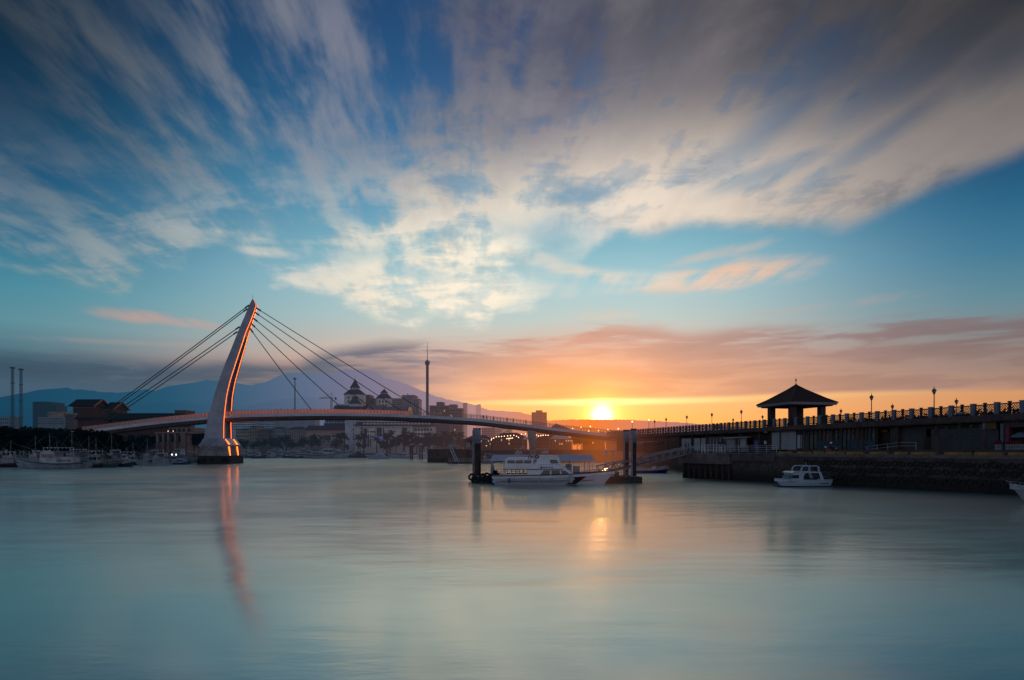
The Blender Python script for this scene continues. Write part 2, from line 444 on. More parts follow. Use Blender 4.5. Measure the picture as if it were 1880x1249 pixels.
# ------------------------------------------------------------------ water
def water_mat():
    m = bpy.data.materials.new('harbour water'); m.use_nodes = True; nt = m.node_tree; nt.nodes.clear(); X.nt = nt
    out = nt.nodes.new('ShaderNodeOutputMaterial')
    tc = nt.nodes.new('ShaderNodeTexCoord')
    sp = nt.nodes.new('ShaderNodeSeparateXYZ'); nt.links.new(tc.outputs['Object'], sp.inputs[0])
    x, y, z = (X(o) for o in sp.outputs)
    big = noise(combine(x*.045, y*.10), 1., 4, .55, .2)
    med = noise(combine(x*.22, y*.75), 1., 4, .6, .2)
    fine = noise(combine(x*1.3, y*5.), 1., 3, .6)
    rip = noise(combine(x*5., y*16.), 1., 2, .5)
    h = big*.7+med*.12+fine*.03+rip*.006
    bn = nt.nodes.new('ShaderNodeBump'); bn.inputs['Strength'].default_value = 1.; bn.inputs['Distance'].default_value = .09
    nt.links.new(h.v, bn.inputs['Height'])
    dif = nt.nodes.new('ShaderNodeBsdfDiffuse'); dif.inputs[0].default_value = (.02,.17,.18,1)
    gl = nt.nodes.new('ShaderNodeBsdfGlossy'); gl.distribution = 'MULTI_GGX'
    gl.inputs[0].default_value = (.94,.99,.93,1)
    nt.links.new((sstep(big*.5+med*.5, .35, .65, .10, .17)).v, gl.inputs['Roughness'])
    nt.links.new(bn.outputs[0], gl.inputs['Normal'])
    fr = nt.nodes.new('ShaderNodeFresnel'); fr.inputs[0].default_value = 1.33
    fac = X.m('MINIMUM', X.m('POWER', X(fr.outputs[0]), .27)*sstep(big*.55+med*.45, .34, .64, .80, .92), .95)
    g2 = nt.nodes.new('ShaderNodeBsdfGlossy'); g2.distribution = 'MULTI_GGX'; g2.inputs[0].default_value = (.93,.99,.93,1); g2.inputs['Roughness'].default_value = .42
    nt.links.new(bn.outputs[0], g2.inputs['Normal'])
    tg = nt.nodes.new('ShaderNodeCombineXYZ'); tg.inputs[0].default_value = 1.      # side swell: wave slopes are steeper across than along the harbour
    for q, an in ((gl, -.42), (g2, -.45)):
        if 'Anisotropy' in q.inputs: q.inputs['Anisotropy'].default_value = an
        if 'Tangent' in q.inputs: nt.links.new(tg.outputs[0], q.inputs['Tangent'])
    gm = nt.nodes.new('ShaderNodeMixShader'); gm.inputs[0].default_value = .34
    nt.links.new(gl.outputs[0], gm.inputs[1]); nt.links.new(g2.outputs[0], gm.inputs[2])
    mx = nt.nodes.new('ShaderNodeMixShader'); nt.links.new(fac.v, mx.inputs[0])
    nt.links.new(dif.outputs[0], mx.inputs[1]); nt.links.new(gm.outputs[0], mx.inputs[2])
    nt.links.new(mx.outputs[0], out.inputs[0])
    return m
mb = MB(); mb.add([(-700,-150,0),(700,-150,0),(700,700,0),(-700,700,0)], [(0,1,2,3)])
mb.build('water', water_mat(), kind='structure', fix=False)

# ------------------------------------------------------------------ ridges
def smooth_line(pts, step):
    out = []; i = 0; x = pts[0][0]
    while x <= pts[-1][0]:
        while i < len(pts)-2 and pts[i+1][0] < x: i += 1
        (x0,y0),(x1,y1) = pts[i], pts[i+1]; u = (x-x0)/(x1-x0); out.append((x, y0+(y1-y0)*u)); x += step
    return out
def ridge(name, line, Y, depth, m, rough=1., seed=1):
    rnd = random.Random(seed); ln = smooth_line(line, 2.5)
    rows = 14; vs = []; fs = []
    ph = [rnd.uniform(0, 6.28) for _ in range(12)]
    for j in range(rows+1):
        t = j/rows
        for i, (px, py) in enumerate(ln):
            top = (HY-py)*Y/F+EYE
            y = Y-depth*(1-t)
            nz = sum(math.sin(px*.02*(k+1)*1.37+ph[k]+t*3*(k % 3))/(k+1) for k in range(8))
            prof = t**(.8) if t < 1 else 1
            zz = top*prof*(1+.10*nz*(1-t)*t*4) if t < 1 else top+(rnd.uniform(-.0005,.0005)+.0007*math.sin(px*.31+ph[0])*math.sin(px*.083+ph[1])+.0004*math.sin(px*.9+ph[2]))*Y*rough
            vs.append(((px-CX)*Y/F, y+(nz*depth*.06 if 0 < t < 1 else 0), max(zz, 0)))
    n = len(ln)
    for j in range(rows):
        for i in range(n-1): fs.append((j*n+i, j*n+i+1, (j+1)*n+i+1, (j+1)*n+i))
    mb = MB(); mb.add(vs, fs, True)
    return mb.build(name, m, kind='structure', fix=False)
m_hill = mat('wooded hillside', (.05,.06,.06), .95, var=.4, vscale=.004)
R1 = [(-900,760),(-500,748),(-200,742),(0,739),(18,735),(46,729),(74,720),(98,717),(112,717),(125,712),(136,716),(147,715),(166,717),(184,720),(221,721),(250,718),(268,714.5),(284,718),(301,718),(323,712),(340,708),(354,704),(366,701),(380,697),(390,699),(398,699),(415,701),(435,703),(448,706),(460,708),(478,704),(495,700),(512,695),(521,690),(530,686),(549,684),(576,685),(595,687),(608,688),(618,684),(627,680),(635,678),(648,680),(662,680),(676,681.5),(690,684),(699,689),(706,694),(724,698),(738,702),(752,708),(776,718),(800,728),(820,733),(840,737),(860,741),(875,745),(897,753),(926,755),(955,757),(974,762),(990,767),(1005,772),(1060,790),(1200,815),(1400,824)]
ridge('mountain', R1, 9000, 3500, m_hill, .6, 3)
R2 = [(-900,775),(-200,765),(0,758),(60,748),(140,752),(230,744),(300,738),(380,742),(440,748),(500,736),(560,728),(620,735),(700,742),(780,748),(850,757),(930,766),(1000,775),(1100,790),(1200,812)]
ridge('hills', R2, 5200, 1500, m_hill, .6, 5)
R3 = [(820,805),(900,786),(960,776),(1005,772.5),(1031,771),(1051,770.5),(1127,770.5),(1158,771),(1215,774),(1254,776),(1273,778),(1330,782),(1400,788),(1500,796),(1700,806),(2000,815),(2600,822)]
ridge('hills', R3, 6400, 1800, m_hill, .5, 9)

# ------------------------------------------------------------------ ground sheets
m_ground = mat('shore ground', (.07,.07,.06), .95, var=.5, vscale=.02)
m_pave = mat('quay paving', (.20,.19,.18), .9, var=.3, vscale=.5)
m_stone = mat('sea wall stone', (.085,.078,.075), .95, var=.6, vscale=.8, bump=.6, stain=(.6,1.9,(.018,.02,.018)))
# low shore on the left and along the far side of the harbour
LOWZ = 1.9; HIZ = 4.15
SH = [(-700,172),(-146,172),(-128,184),(-116,212),(-98,220),(-171,388),(-100,392),(-50,398)]
mb = MB()
poly = SH+[(-50,402),(5200,402),(5200,8900),(-8000,8900),(-700,400)]
mb.add([(x,y,LOWZ) for x,y in poly], [tuple(range(len(poly)))])
mb.build('ground', m_ground, kind='structure')
def wall_strip(pts, ztop, name, label, m=m_stone, cap=.35):
    t = thing(name, label, 'sea wall')
    mb = MB()
    for (x0,y0),(x1,y1) in zip(pts[:-1], pts[1:]):
        mb.add([(x0,y0,-1.5),(x1,y1,-1.5),(x1,y1,ztop),(x0,y0,ztop)], [(0,1,2,3)])
    mb.build('wall', m, t, fix=False)
    mb = MB()
    for (x0,y0),(x1,y1) in zip(pts[:-1], pts[1:]):
        d = Vector((x1-x0, y1-y0)); l = d.length; d /= l; nrm = (d.y, -d.x)
        mb.obox(((x0+x1)/2+nrm[0]*-.25, (y0+y1)/2+nrm[1]*-.25), (d.x, d.y), nrm, l/2, .35, ztop-.02, ztop+cap-.02)
    mb.build('coping', mat('coping concrete', (.17,.16,.15), .9, var=.4, vscale=.3), t)
    return t
wall_strip(SH[:5], LOWZ, 'sea_wall', 'low dark sea wall behind the moored fishing boats left of the pylon')
wall_strip(SH[4:], LOWZ, 'sea_wall', 'long low sea wall below the palm trees and hotels on the far shore')
# higher ground on the right, where the bridge lands
HB = [(-50,402),(-28.5,236),(-28.5,231),(44,231),(41,190),(38,150),(33,118)]
mb = MB()
poly = HB+[(33,112),(90,112),(900,150),(5200,1500),(5200,8800),(-70,8800)]
mb.add([(x,y,HIZ) for x,y in poly], [tuple(range(len(poly)))])
mb.build('ground', m_ground, kind='structure')
wall_strip(HB[2:], HIZ, 'sea_wall', 'high dark quay wall behind the ferry, under the landing end of the bridge')
t = thing('jetty_block', 'dark square jetty block in the water at the quay corner left of the ferry', 'jetty')
mb = MB(); mb.box(-30.5,-17,226,236,-1.5,HIZ+.3); mb.build('body', m_stone, t)
mb = MB(); mb.box(-30.8,-16.7,225.7,236.3,HIZ+.3,HIZ+.55); mb.build('cap', MATS['coping concrete'], t)
# quay on the right
QA = Vector((27.9,101.7)); QB = Vector((50.7,62.)); QD = (QB-QA).normalized(); QN = Vector((QD.y, -QD.x))  # QN points to the water
if QN.dot(Vector((-1,-1))) < 0: QN = -QN
QZ = 3.95
QE = QB+QD*62
mb = MB()
qp = [(QA.x,QA.y),(33,118),(33,190),(60,260),(300,260),(300,-40),(QE.x,QE.y)]
mb.add([(x,y,QZ) for x,y in qp], [tuple(range(len(qp)))])
mb.build('quay', m_pave, kind='structure')
def Q(s, n, z=0.):   # s metres along the quay edge from its corner, n metres towards the water
    p = QA+QD*s+QN*n; return Vector((p.x, p.y, z))
QR = math.atan2(QD.y, QD.x)
t = thing('quay_wall', 'tall dark quay wall with a pale worn rim, running from its corner to the right', 'quay wall')
m_quay = mat('quay wall stone', (.08,.068,.068), .95, var=.7, vscale=.7, bump=.8, stain=(.4,2.2,(.012,.014,.012)))
mb = MB(); ql = (QE-QA).length
N = 60
a = [Q(ql*i/N, 0, -1.5) for i in range(N+1)]; b = [Q(ql*i/N, 0, QZ-.35) for i in range(N+1)]
vs = a+b; mb.add(vs, [(i, i+1, N+2+i, N+1+i) for i in range(N)])
c = [Vector((QA.x,QA.y,-1.5)), Vector((33,118,-1.5)), Vector((33,118,QZ-.35)), Vector((QA.x,QA.y,QZ-.35))]
mb.add(c, [(0,1,2,3)])
# stone courses standing proud
rnd = random.Random(4)
for r in range(5):
    s_ = rnd.uniform(0,1)
    while s_ < ql-2:
        l = rnd.uniform(.8,1.9); z = .15+r*.62
        p = Q(s_+l/2, 0); mb.obox((p.x,p.y), (QD.x,QD.y), (QN.x,QN.y), l/2-.04, rnd.uniform(.02,.09), z, z+.56)
        s_ += l
mb.build('wall', m_quay, t, fix=False)
mb = MB()
p = Q(ql/2, -.3); mb.obox((p.x,p.y), (QD.x,QD.y), (QN.x,QN.y), ql/2, .45, QZ-.35, QZ+.03)
mb.build('rim', mat('worn rim concrete', (.13,.12,.12), .9, var=.5, vscale=.6), t)
# ------------------------------------------------------------------ the bridge
m_white = mat('white bridge paint', (.29,.33,.40), .42, var=.34, vscale=.22, spec=.5, coat=.25)
m_edge = mat('glowing pylon edge', (.60,.42,.30), .4, var=.25, vscale=.9, emit=(1.,.12,.008), estr=4.4)  # orange strip light put into the edges as emission
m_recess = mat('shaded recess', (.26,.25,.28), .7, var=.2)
m_concrete = mat('plinth concrete', (.30,.27,.26), .85, var=.45, vscale=.35)
m_wet = mat('wet footing', (.025,.024,.025), .8, var=.5, vscale=.5)
m_cable = mat('dark cable sheath', (.05,.05,.06), .5, var=.1)
m_steel = mat('grey steel', (.22,.23,.25), .5, .4, var=.2)
def interp(tab, x):
    if x <= tab[0][0]: return tab[0][1]
    for (a, va), (b, vb) in zip(tab[:-1], tab[1:]):
        if x <= b: return va+(vb-va)*(x-a)/(b-a)
    return tab[-1][1]
def smoothtab(tab, x, w):
    return (interp(tab, x-w)+interp(tab, x)*2+interp(tab, x+w))/4
bridge = thing('bridge', 'white cable-stayed footbridge with a leaning curved pylon crossing the harbour mouth', 'bridge')
YP = 197.4
LEFT = [(549.6,463),(561,457),(580,449.5),(599,441),(624,431),(647.7,421.7),(668,413),(690.6,404.5),(720.6,394.5),(756,385),(775,380),(805,374.5)]
RIGHT = [(549.6,464.5),(561,470),(588.5,460),(611.7,450),(628,445),(660.7,434),(699,421.7),(726,415.5),(761,411.3),(780,410),(805,410)]
DEP = [(549.6,.5),(561,1.3),(590,2.0),(611,3.0),(660,3.9),(700,4.7),(730,5.3),(760,6.2),(805,7.0)]
rings = []; rings_e1 = []; rings_e2 = []
for i in range(61):
    py = 549.6+(805.5-549.6)*(i/60)
    z = wz(py, YP); xl = wx(smoothtab(LEFT, py, 6 if i > 3 else 0), YP); xr = wx(smoothtab(RIGHT, py, 6 if i > 3 else 0), YP); D = interp(DEP, py)
    a = D*.235; rec = 0.03 if py < 618 else min(.9, .03+(py-618)*.03)
    rings.append([(xl,YP,z),(xr,YP,z),(xr,YP+a,z),(xr-rec,YP+a,z),(xr-rec,YP+D-a,z),(xr,YP+D-a,z),(xr,YP+D,z),(xl,YP+D,z)])
    k = .13
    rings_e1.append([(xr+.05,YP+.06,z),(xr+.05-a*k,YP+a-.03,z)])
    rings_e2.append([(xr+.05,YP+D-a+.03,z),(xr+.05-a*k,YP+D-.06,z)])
mb = MB(); mb.loft(rings, smooth=False); mb.mi = 0
pylon = mb.build('pylon', [m_white, m_recess], bridge)
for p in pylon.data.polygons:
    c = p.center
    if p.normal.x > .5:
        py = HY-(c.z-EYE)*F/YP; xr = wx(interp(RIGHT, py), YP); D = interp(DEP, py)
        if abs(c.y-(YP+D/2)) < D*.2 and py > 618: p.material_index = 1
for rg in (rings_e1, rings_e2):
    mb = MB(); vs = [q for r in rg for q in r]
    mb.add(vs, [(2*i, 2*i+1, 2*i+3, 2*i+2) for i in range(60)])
    o = mb.build('flange_edge', m_edge, pylon, label='narrow strip on the pylon edge with an orange glow of its own', fix=False)
mb = MB(); p = W(463.8, 549, YP+.2); mb.tube([p, p+Vector((0,0,1.4))], [.05,.03], 6); mb.build('lightning_rod', m_cable, pylon)
# plinth
pl = thing('plinth', None, None); pl.parent = bridge
def frus(mb, x0,x1,y0,y1,z0, X0,X1,Y0,Y1,z1):
    vs = [(x0,y0,z0),(x1,y0,z0),(x1,y1,z0),(x0,y1,z0),(X0,Y0,z1),(X1,Y0,z1),(X1,Y1,z1),(X0,Y1,z1)]
    mb.add(vs, [(3,2,1,0),(4,5,6,7),(0,1,5,4),(1,2,6,5),(2,3,7,6),(3,0,4,7)])
YB = 196.2
bpy.data.objects.remove(pl)
z805, z817, z837 = wz(805,YB), wz(817,YB), wz(837,YB)
mb = MB(); frus(mb, wx(366,YB), wx(419,YB), YB, YB+9, z817, wx(371,YB), wx(411.5,YB), YB+.7, YB+8.5, z805)
base = mb.build('plinth', m_white, bridge)
mb = MB(); mb.box(wx(365,YB), wx(420,YB), YB-.15, YB+9.1, z817-.35, z817-.003); mb.build('ledge', m_white, base)
mb = MB(); frus(mb, wx(364.5,YB), wx(421,YB), YB, YB+9, z837, wx(366,YB), wx(417.6,YB), YB+.1, YB+8.9, z817-.36); mb.build('block', m_concrete, base)
mb = MB(); frus(mb, wx(361.5,YB-.4), wx(423,YB-.4), YB-.4, YB+9.4, -2, wx(363,YB-.4), wx(422,YB-.4), YB-.3, YB+9.3, z837-.003)
rnd = random.Random(1)
for i in range(30):
    x = rnd.uniform(wx(364,YB), wx(421,YB)); z = rnd.uniform(0, 2.2); mb.box(x-.5, x+.5, YB-.5, YB-.2, z, z+.5)
mb.build('footing', m_wet, base)
for i in range(4):    # plates with the same built-in orange glow, right side of the plinth
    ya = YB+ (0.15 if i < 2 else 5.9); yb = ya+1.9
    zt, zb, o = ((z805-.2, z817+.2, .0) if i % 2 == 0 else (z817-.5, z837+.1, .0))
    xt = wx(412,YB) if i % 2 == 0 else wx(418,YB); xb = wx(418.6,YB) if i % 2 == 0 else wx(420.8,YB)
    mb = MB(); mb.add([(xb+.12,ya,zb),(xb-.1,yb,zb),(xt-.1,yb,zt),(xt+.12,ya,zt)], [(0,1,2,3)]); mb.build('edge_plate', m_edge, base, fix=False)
mb = MB()
for k in range(3):
    mb = MB(); mb.box(wx(372+k*12,YB), wx(375+k*12,YB), YB-.18, YB+.1, z817-.1, z817+.15); mb.build('vent', m_cable, base)
# deck
TOP = [(120,793),(160,790),(190,786),(240,779.5),(300,772.5),(375,765.5),(440,761),(530,759.2),(600,758.3),(700,759.6),(800,764),(880,769),(960,778.5),(1020,786),(1100,795),(1160,800),(1200,803)]
YD = YP+.35
def dz(px): return wz(smoothtab(TOP, px, 22), YD)
m_deckw = mat('deck fascia white', (.52,.54,.60), .5, var=.2, vscale=.12)
rings = []; pxs = [130+i*8.5 for i in range(126)]
for px in pxs:
    x = wx(px, YD); z = dz(px)
    sec = [(0,0),(0,-.9),(.25,-1.05),(1.1,-1.75),(2.1,-2.1),(3.3,-2.1),(4.3,-1.75),(5.15,-1.05),(5.4,-.9),(5.4,0),(5.15,0),(5.15,-.14),(.25,-.14),(.25,0)]
    rings.append([(x, YD+a, z+b) for a, b in sec])
mb = MB(); mb.loft(rings, smooth=False)
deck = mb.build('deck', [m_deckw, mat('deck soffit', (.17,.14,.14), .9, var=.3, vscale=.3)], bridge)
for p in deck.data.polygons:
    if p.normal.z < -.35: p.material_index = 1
# railings
m_rail = mat('painted railing', (.30,.22,.20), .5, var=.2)
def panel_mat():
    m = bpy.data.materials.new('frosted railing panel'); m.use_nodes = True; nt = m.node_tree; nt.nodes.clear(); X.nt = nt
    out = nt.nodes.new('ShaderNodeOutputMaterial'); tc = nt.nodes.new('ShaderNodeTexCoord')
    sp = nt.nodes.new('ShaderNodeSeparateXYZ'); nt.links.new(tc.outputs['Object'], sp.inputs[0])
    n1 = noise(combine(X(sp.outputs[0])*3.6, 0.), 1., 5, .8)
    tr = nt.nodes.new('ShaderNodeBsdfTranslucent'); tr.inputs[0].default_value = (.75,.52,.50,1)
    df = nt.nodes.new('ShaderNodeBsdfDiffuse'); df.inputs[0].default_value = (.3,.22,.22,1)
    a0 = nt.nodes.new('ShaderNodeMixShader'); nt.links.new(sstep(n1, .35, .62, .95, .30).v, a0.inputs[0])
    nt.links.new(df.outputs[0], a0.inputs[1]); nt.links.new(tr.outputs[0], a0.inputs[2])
    em = nt.nodes.new('ShaderNodeEmission'); em.inputs[0].default_value = (1.,.20,.11,1)      # pink-red glow of the bridge LEDs put into the panels
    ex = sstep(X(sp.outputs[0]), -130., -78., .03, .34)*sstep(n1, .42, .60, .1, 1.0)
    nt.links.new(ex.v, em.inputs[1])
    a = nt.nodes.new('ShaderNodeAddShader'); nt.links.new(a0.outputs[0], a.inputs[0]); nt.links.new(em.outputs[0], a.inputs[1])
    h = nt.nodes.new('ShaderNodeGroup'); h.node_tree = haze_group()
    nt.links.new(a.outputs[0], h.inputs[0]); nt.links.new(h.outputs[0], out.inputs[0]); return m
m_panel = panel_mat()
for side, yy in (('near', YD+.12), ('far', YD+5.28)):
    mb = MB(); pts = []
    px = 150.
    while px < 1185: pts.append(Vector((wx(px, YD), yy, dz(px)))); px += 6.1
    for i, p in enumerate(pts):
        mb.bar(p, p+Vector((0,0,1.22)), .09)
        if side == 'near' and i % 2 == 0: mb.bar(p+Vector((0,.05,1.2)), p+Vector((0,.05,1.55)), .05)
    for h in (1.18, .86, .55, .25):
        for a, b in zip(pts[:-1], pts[1:]): mb.bar(a+Vector((0,0,h)), b+Vector((0,0,h)), .05 if h < 1.1 else .09)
    rl = mb.build('railing', m_rail, bridge)
    mb = MB()
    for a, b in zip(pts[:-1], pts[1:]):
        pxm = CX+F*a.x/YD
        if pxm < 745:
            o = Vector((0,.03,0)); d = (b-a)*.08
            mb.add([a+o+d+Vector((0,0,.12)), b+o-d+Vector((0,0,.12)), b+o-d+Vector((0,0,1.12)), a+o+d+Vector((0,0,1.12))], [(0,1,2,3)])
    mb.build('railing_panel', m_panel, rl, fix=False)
# stay cables
YC = YP+1.2
def zdeck(px): return wz(smoothtab(TOP, px, 22), YD)
cab = [((457,560.5),(153,784)),((454,567),(162,783)),((440,600),(174,781)),((436,609),(188,779)),
       ((471,566),(790,761)),((468.5,574),(744,759)),((465.5,585),(693,757)),((461.5,594.5),(634,755)),((459,603.5),(572,753))]
for (a, b) in cab:
    A = W(*a, YP+.7); B = W(*b, YD+1.0)
    mb = MB(); mid = []
    for i in range(13):
        t = i/12; p = A.lerp(B, t); p.z -= 1.2*4*t*(1-t)*.25; mid.append(p)
    mb.tube(mid, .135, 6); c = mb.build('stay_cable', m_cable, bridge)
    mb = MB(); d = (B-A).normalized(); mb.tube([A, A+d*1.5], .26, 8); mb.build('anchor_socket', m_cable, c)
# pier under the right half
mb = MB()
yp = YD+1.2
mb.add([(wx(976,yp),yp,0),(wx(984,yp),yp,0),(wx(984,yp),yp+3,0),(wx(976,yp),yp+3,0),
        (wx(968,yp),yp,dz(975)-1.7),(wx(984.5,yp),yp,dz(975)-1.7),(wx(984.5,yp),yp+3,dz(975)-1.7),(wx(968,yp),yp+3,dz(975)-1.7)],
       [(3,2,1,0),(4,5,6,7),(0,1,5,4),(1,2,6,5),(2,3,7,6),(3,0,4,7)])
mb.build('pier', m_concrete, bridge)
mb = MB(); xa = wx(1158,YD); mb.box(xa, xa+9, YD+.4, YD+5, HIZ-1, dz(1160)-1.7); mb.build('abutment', m_concrete, bridge)
mb = MB(); xa = wx(130,YD); mb.box(xa-1, xa+4, YD+.6, YD+5, LOWZ-1, dz(140)-1.9); mb.build('abutment', m_wet, bridge)
# ------------------------------------------------------------------ boats
m_bw = mat('boat white', (.74,.74,.78), .38, var=.15, vscale=.5, coat=.2)
m_bw2 = mat('weathered boat white', (.44,.50,.56), .55, var=.45, vscale=.6)
m_bw3 = mat('dim boat white', (.28,.35,.41), .55, var=.5, vscale=.6)
m_teal = mat('sea green boat paint', (.03,.10,.11), .5, var=.4, vscale=.6)
m_bblue = mat('blue boat paint', (.04,.10,.22), .45, var=.35, vscale=.5)
m_bred = mat('red boat paint', (.22,.03,.025), .5, var=.35, vscale=.5)
m_dark = mat('dark fittings', (.02,.02,.024), .6, var=.3)
m_glass = mat('tinted boat glass', (.018,.016,.02), .12, var=.05, spec=.8)
m_tyre = mat('rubber', (.018,.018,.02), .85, var=.3, vscale=3)
m_wood = mat('old timber', (.09,.055,.04), .85, var=.5, vscale=1.5)
m_anti = mat('antifouling red', (.13,.03,.03), .7, var=.4)
m_purple = mat('violet blue hull', (.06,.04,.22), .45, var=.3)
m_tan = mat('tan deck gear', (.20,.15,.10), .8, var=.5, vscale=2)
m_green = mat('green netting', (.02,.07,.045), .9, var=.5, vscale=3)
m_orange = mat('orange float', (.45,.10,.03), .5, var=.2)
m_stripe = mat('maroon hull stripe', (.07,.015,.03), .4, var=.1)

def hull_fn(L, B, hb, hm, hs, rake=.12, flare=.22, full=2.2, n=22, draft=.5):
    """returns (rings of hull, sheer points port/starboard, function)"""
    def half(t): return B/2*(1-max(0, (t-.42)/.58)**full)*(.86+.14*min(1, t/.25))
    def sheer(t): return hm+(hb-hm)*max(0, (t-.3)/.7)**1.8+(hs-hm)*max(0, (.35-t)/.35)**1.6
    rings = []
    for i in range(n+1):
        t = i/n; b = max(half(t), .015); z = sheer(t)
        def P(fr_b, zz, sgn):
            f = max(0, (zz+draft)/(z+draft))
            xx = L*t-(rake*L)*(1-f)*max(0,(t-.5)/.5)**1.6 + (1-f)*.03*L*max(0,(.1-t)/.1)
            return (xx, sgn*b*fr_b, zz)
        lv = [(1., z), (1-flare*.35, z*.62), (1-flare, z*.28), (1-flare*1.35, -.05), (.45, -draft*.8)]
        ring = [P(a, q, -1) for a, q in lv]+[P(0, -draft, 1)]+[P(a, q, 1) for a, q in reversed(lv)]
        rings.append(ring)
    return rings, half, sheer
def make_hull(par, L, B, hb, hm, hs, m, mdeck, mrail=None, stripe=None, **k):
    rings, half, sheer = hull_fn(L, B, hb, hm, hs, **k)
    mb = MB(); mb.loft(rings, closed=False, cap=False, smooth=True)
    mb.add(rings[0], [tuple(range(len(rings[0])))])     # transom
    h = mb.build('hull', m, par)
    n = len(rings)
    mb = MB(); vs = []; 
    for r in rings:
        a, b = r[0], r[-1]; zz = a[2]-min(.38, a[2]*.3); vs += [(a[0], a[1]*.97, zz), (b[0], b[1]*.97, zz)]
    mb.add(vs, [(2*i, 2*i+2, 2*i+3, 2*i+1) for i in range(n-1)])
    # inner bulwark faces
    for sgn, idx in ((0, 0), (1, -1)):
        vv = []
        for j, r in enumerate(rings): vv += [r[idx], vs[2*j+sgn]]
        mb.add(vv, [(2*i, 2*i+2, 2*i+3, 2*i+1) for i in range(n-1)])
    mb.build('boat_deck', mdeck, par)
    mb = MB()
    for idx in (0, -1): mb.tube([Vector(r[idx])+Vector((0,0,.02)) for r in rings], .06, 5)
    mb.build('gunwale', mrail or m, h)
    if stripe:
        mb = MB()
        for idx, i2 in ((0, 1), (-1, -2)):
            vv = []
            for r in rings:
                a = Vector(r[idx]); b = Vector(r[i2]); o = Vector((0, (-.02 if idx == 0 else .02), 0))
                vv += [a.lerp(b, .35)+o, a.lerp(b, .75)+o]
            mb.add(vv, [(2*i, 2*i+2, 2*i+3, 2*i+1) for i in range(n-1)])
        mb.build('hull_stripe', stripe, h, fix=False)
    return h, half, sheer
def cabin(par, name, x0, x1, w, z0, z1, m, slope0=.0, slope1=.0, win=3, side_win=True, roof=None, over=.15, wl=.5, wh=.62):
    """wheelhouse: trapezoid in profile, with window openings on both sides and both ends"""
    mb = MB(); p = [(x0, z0), (x1, z0), (x1-slope1, z1), (x0+slope0, z1)]
    mb.ext(p, -w/2, w/2, 'y'); c = mb.build(name, m, par)
    mb = MB(); mb.box(x0+slope0-over, x1-slope1+over, -w/2-over, w/2+over, z1+.002, z1+.09); mb.build('cabin_roof', roof or m, c)
    za, zb = z0+(z1-z0)*wl, z0+(z1-z0)*(wl+wh*.5)
    def sx(x, z):
        f = (z-z0)/(z1-z0); return x0+slope0*f+(x1-slope1*f-x0-slope0*f)*x
    for s_ in (-1, 1):
        for i in range(win):
            a = .08+i*(.84/win)+.02; b = .08+(i+1)*(.84/win)-.02
            mb = MB(); y = s_*(w/2+.012)
            mb.add([(sx(a,za),y,za),(sx(b,za),y,za),(sx(b,zb),y,zb),(sx(a,zb),y,zb)], [(0,1,2,3)]); mb.build('window', m_glass, c, fix=False)
    f = (za-z0)/(z1-z0); g = (zb-z0)/(z1-z0)
    mb = MB(); xa, xb = x1-slope1*f+.012, x1-slope1*g+.012
    mb.add([(xa,-w*.4,za),(xa,w*.4,za),(xb,w*.4,zb),(xb,-w*.4,zb)], [(0,1,2,3)]); mb.build('windscreen', m_glass, c, fix=False)
    return c
def tyre(mb, c, r=.38, t=.12, axis='y', n=12):
    vs = []; fs = []; k = 6
    for i in range(n):
        a = i*2*math.pi/n
        for j in range(k):
            b = j*2*math.pi/k; rr = r+t*math.cos(b); h = t*math.sin(b)*1.2
            p = (rr*math.cos(a), h, rr*math.sin(a)) if axis == 'y' else (h, rr*math.cos(a), rr*math.sin(a))
            vs.append((c[0]+p[0], c[1]+p[1], c[2]+p[2]))
    for i in range(n):
        for j in range(k): fs.append((i*k+j, ((i+1) % n)*k+j, ((i+1) % n)*k+(j+1) % k, i*k+(j+1) % k))
    mb.add(vs, fs, True)

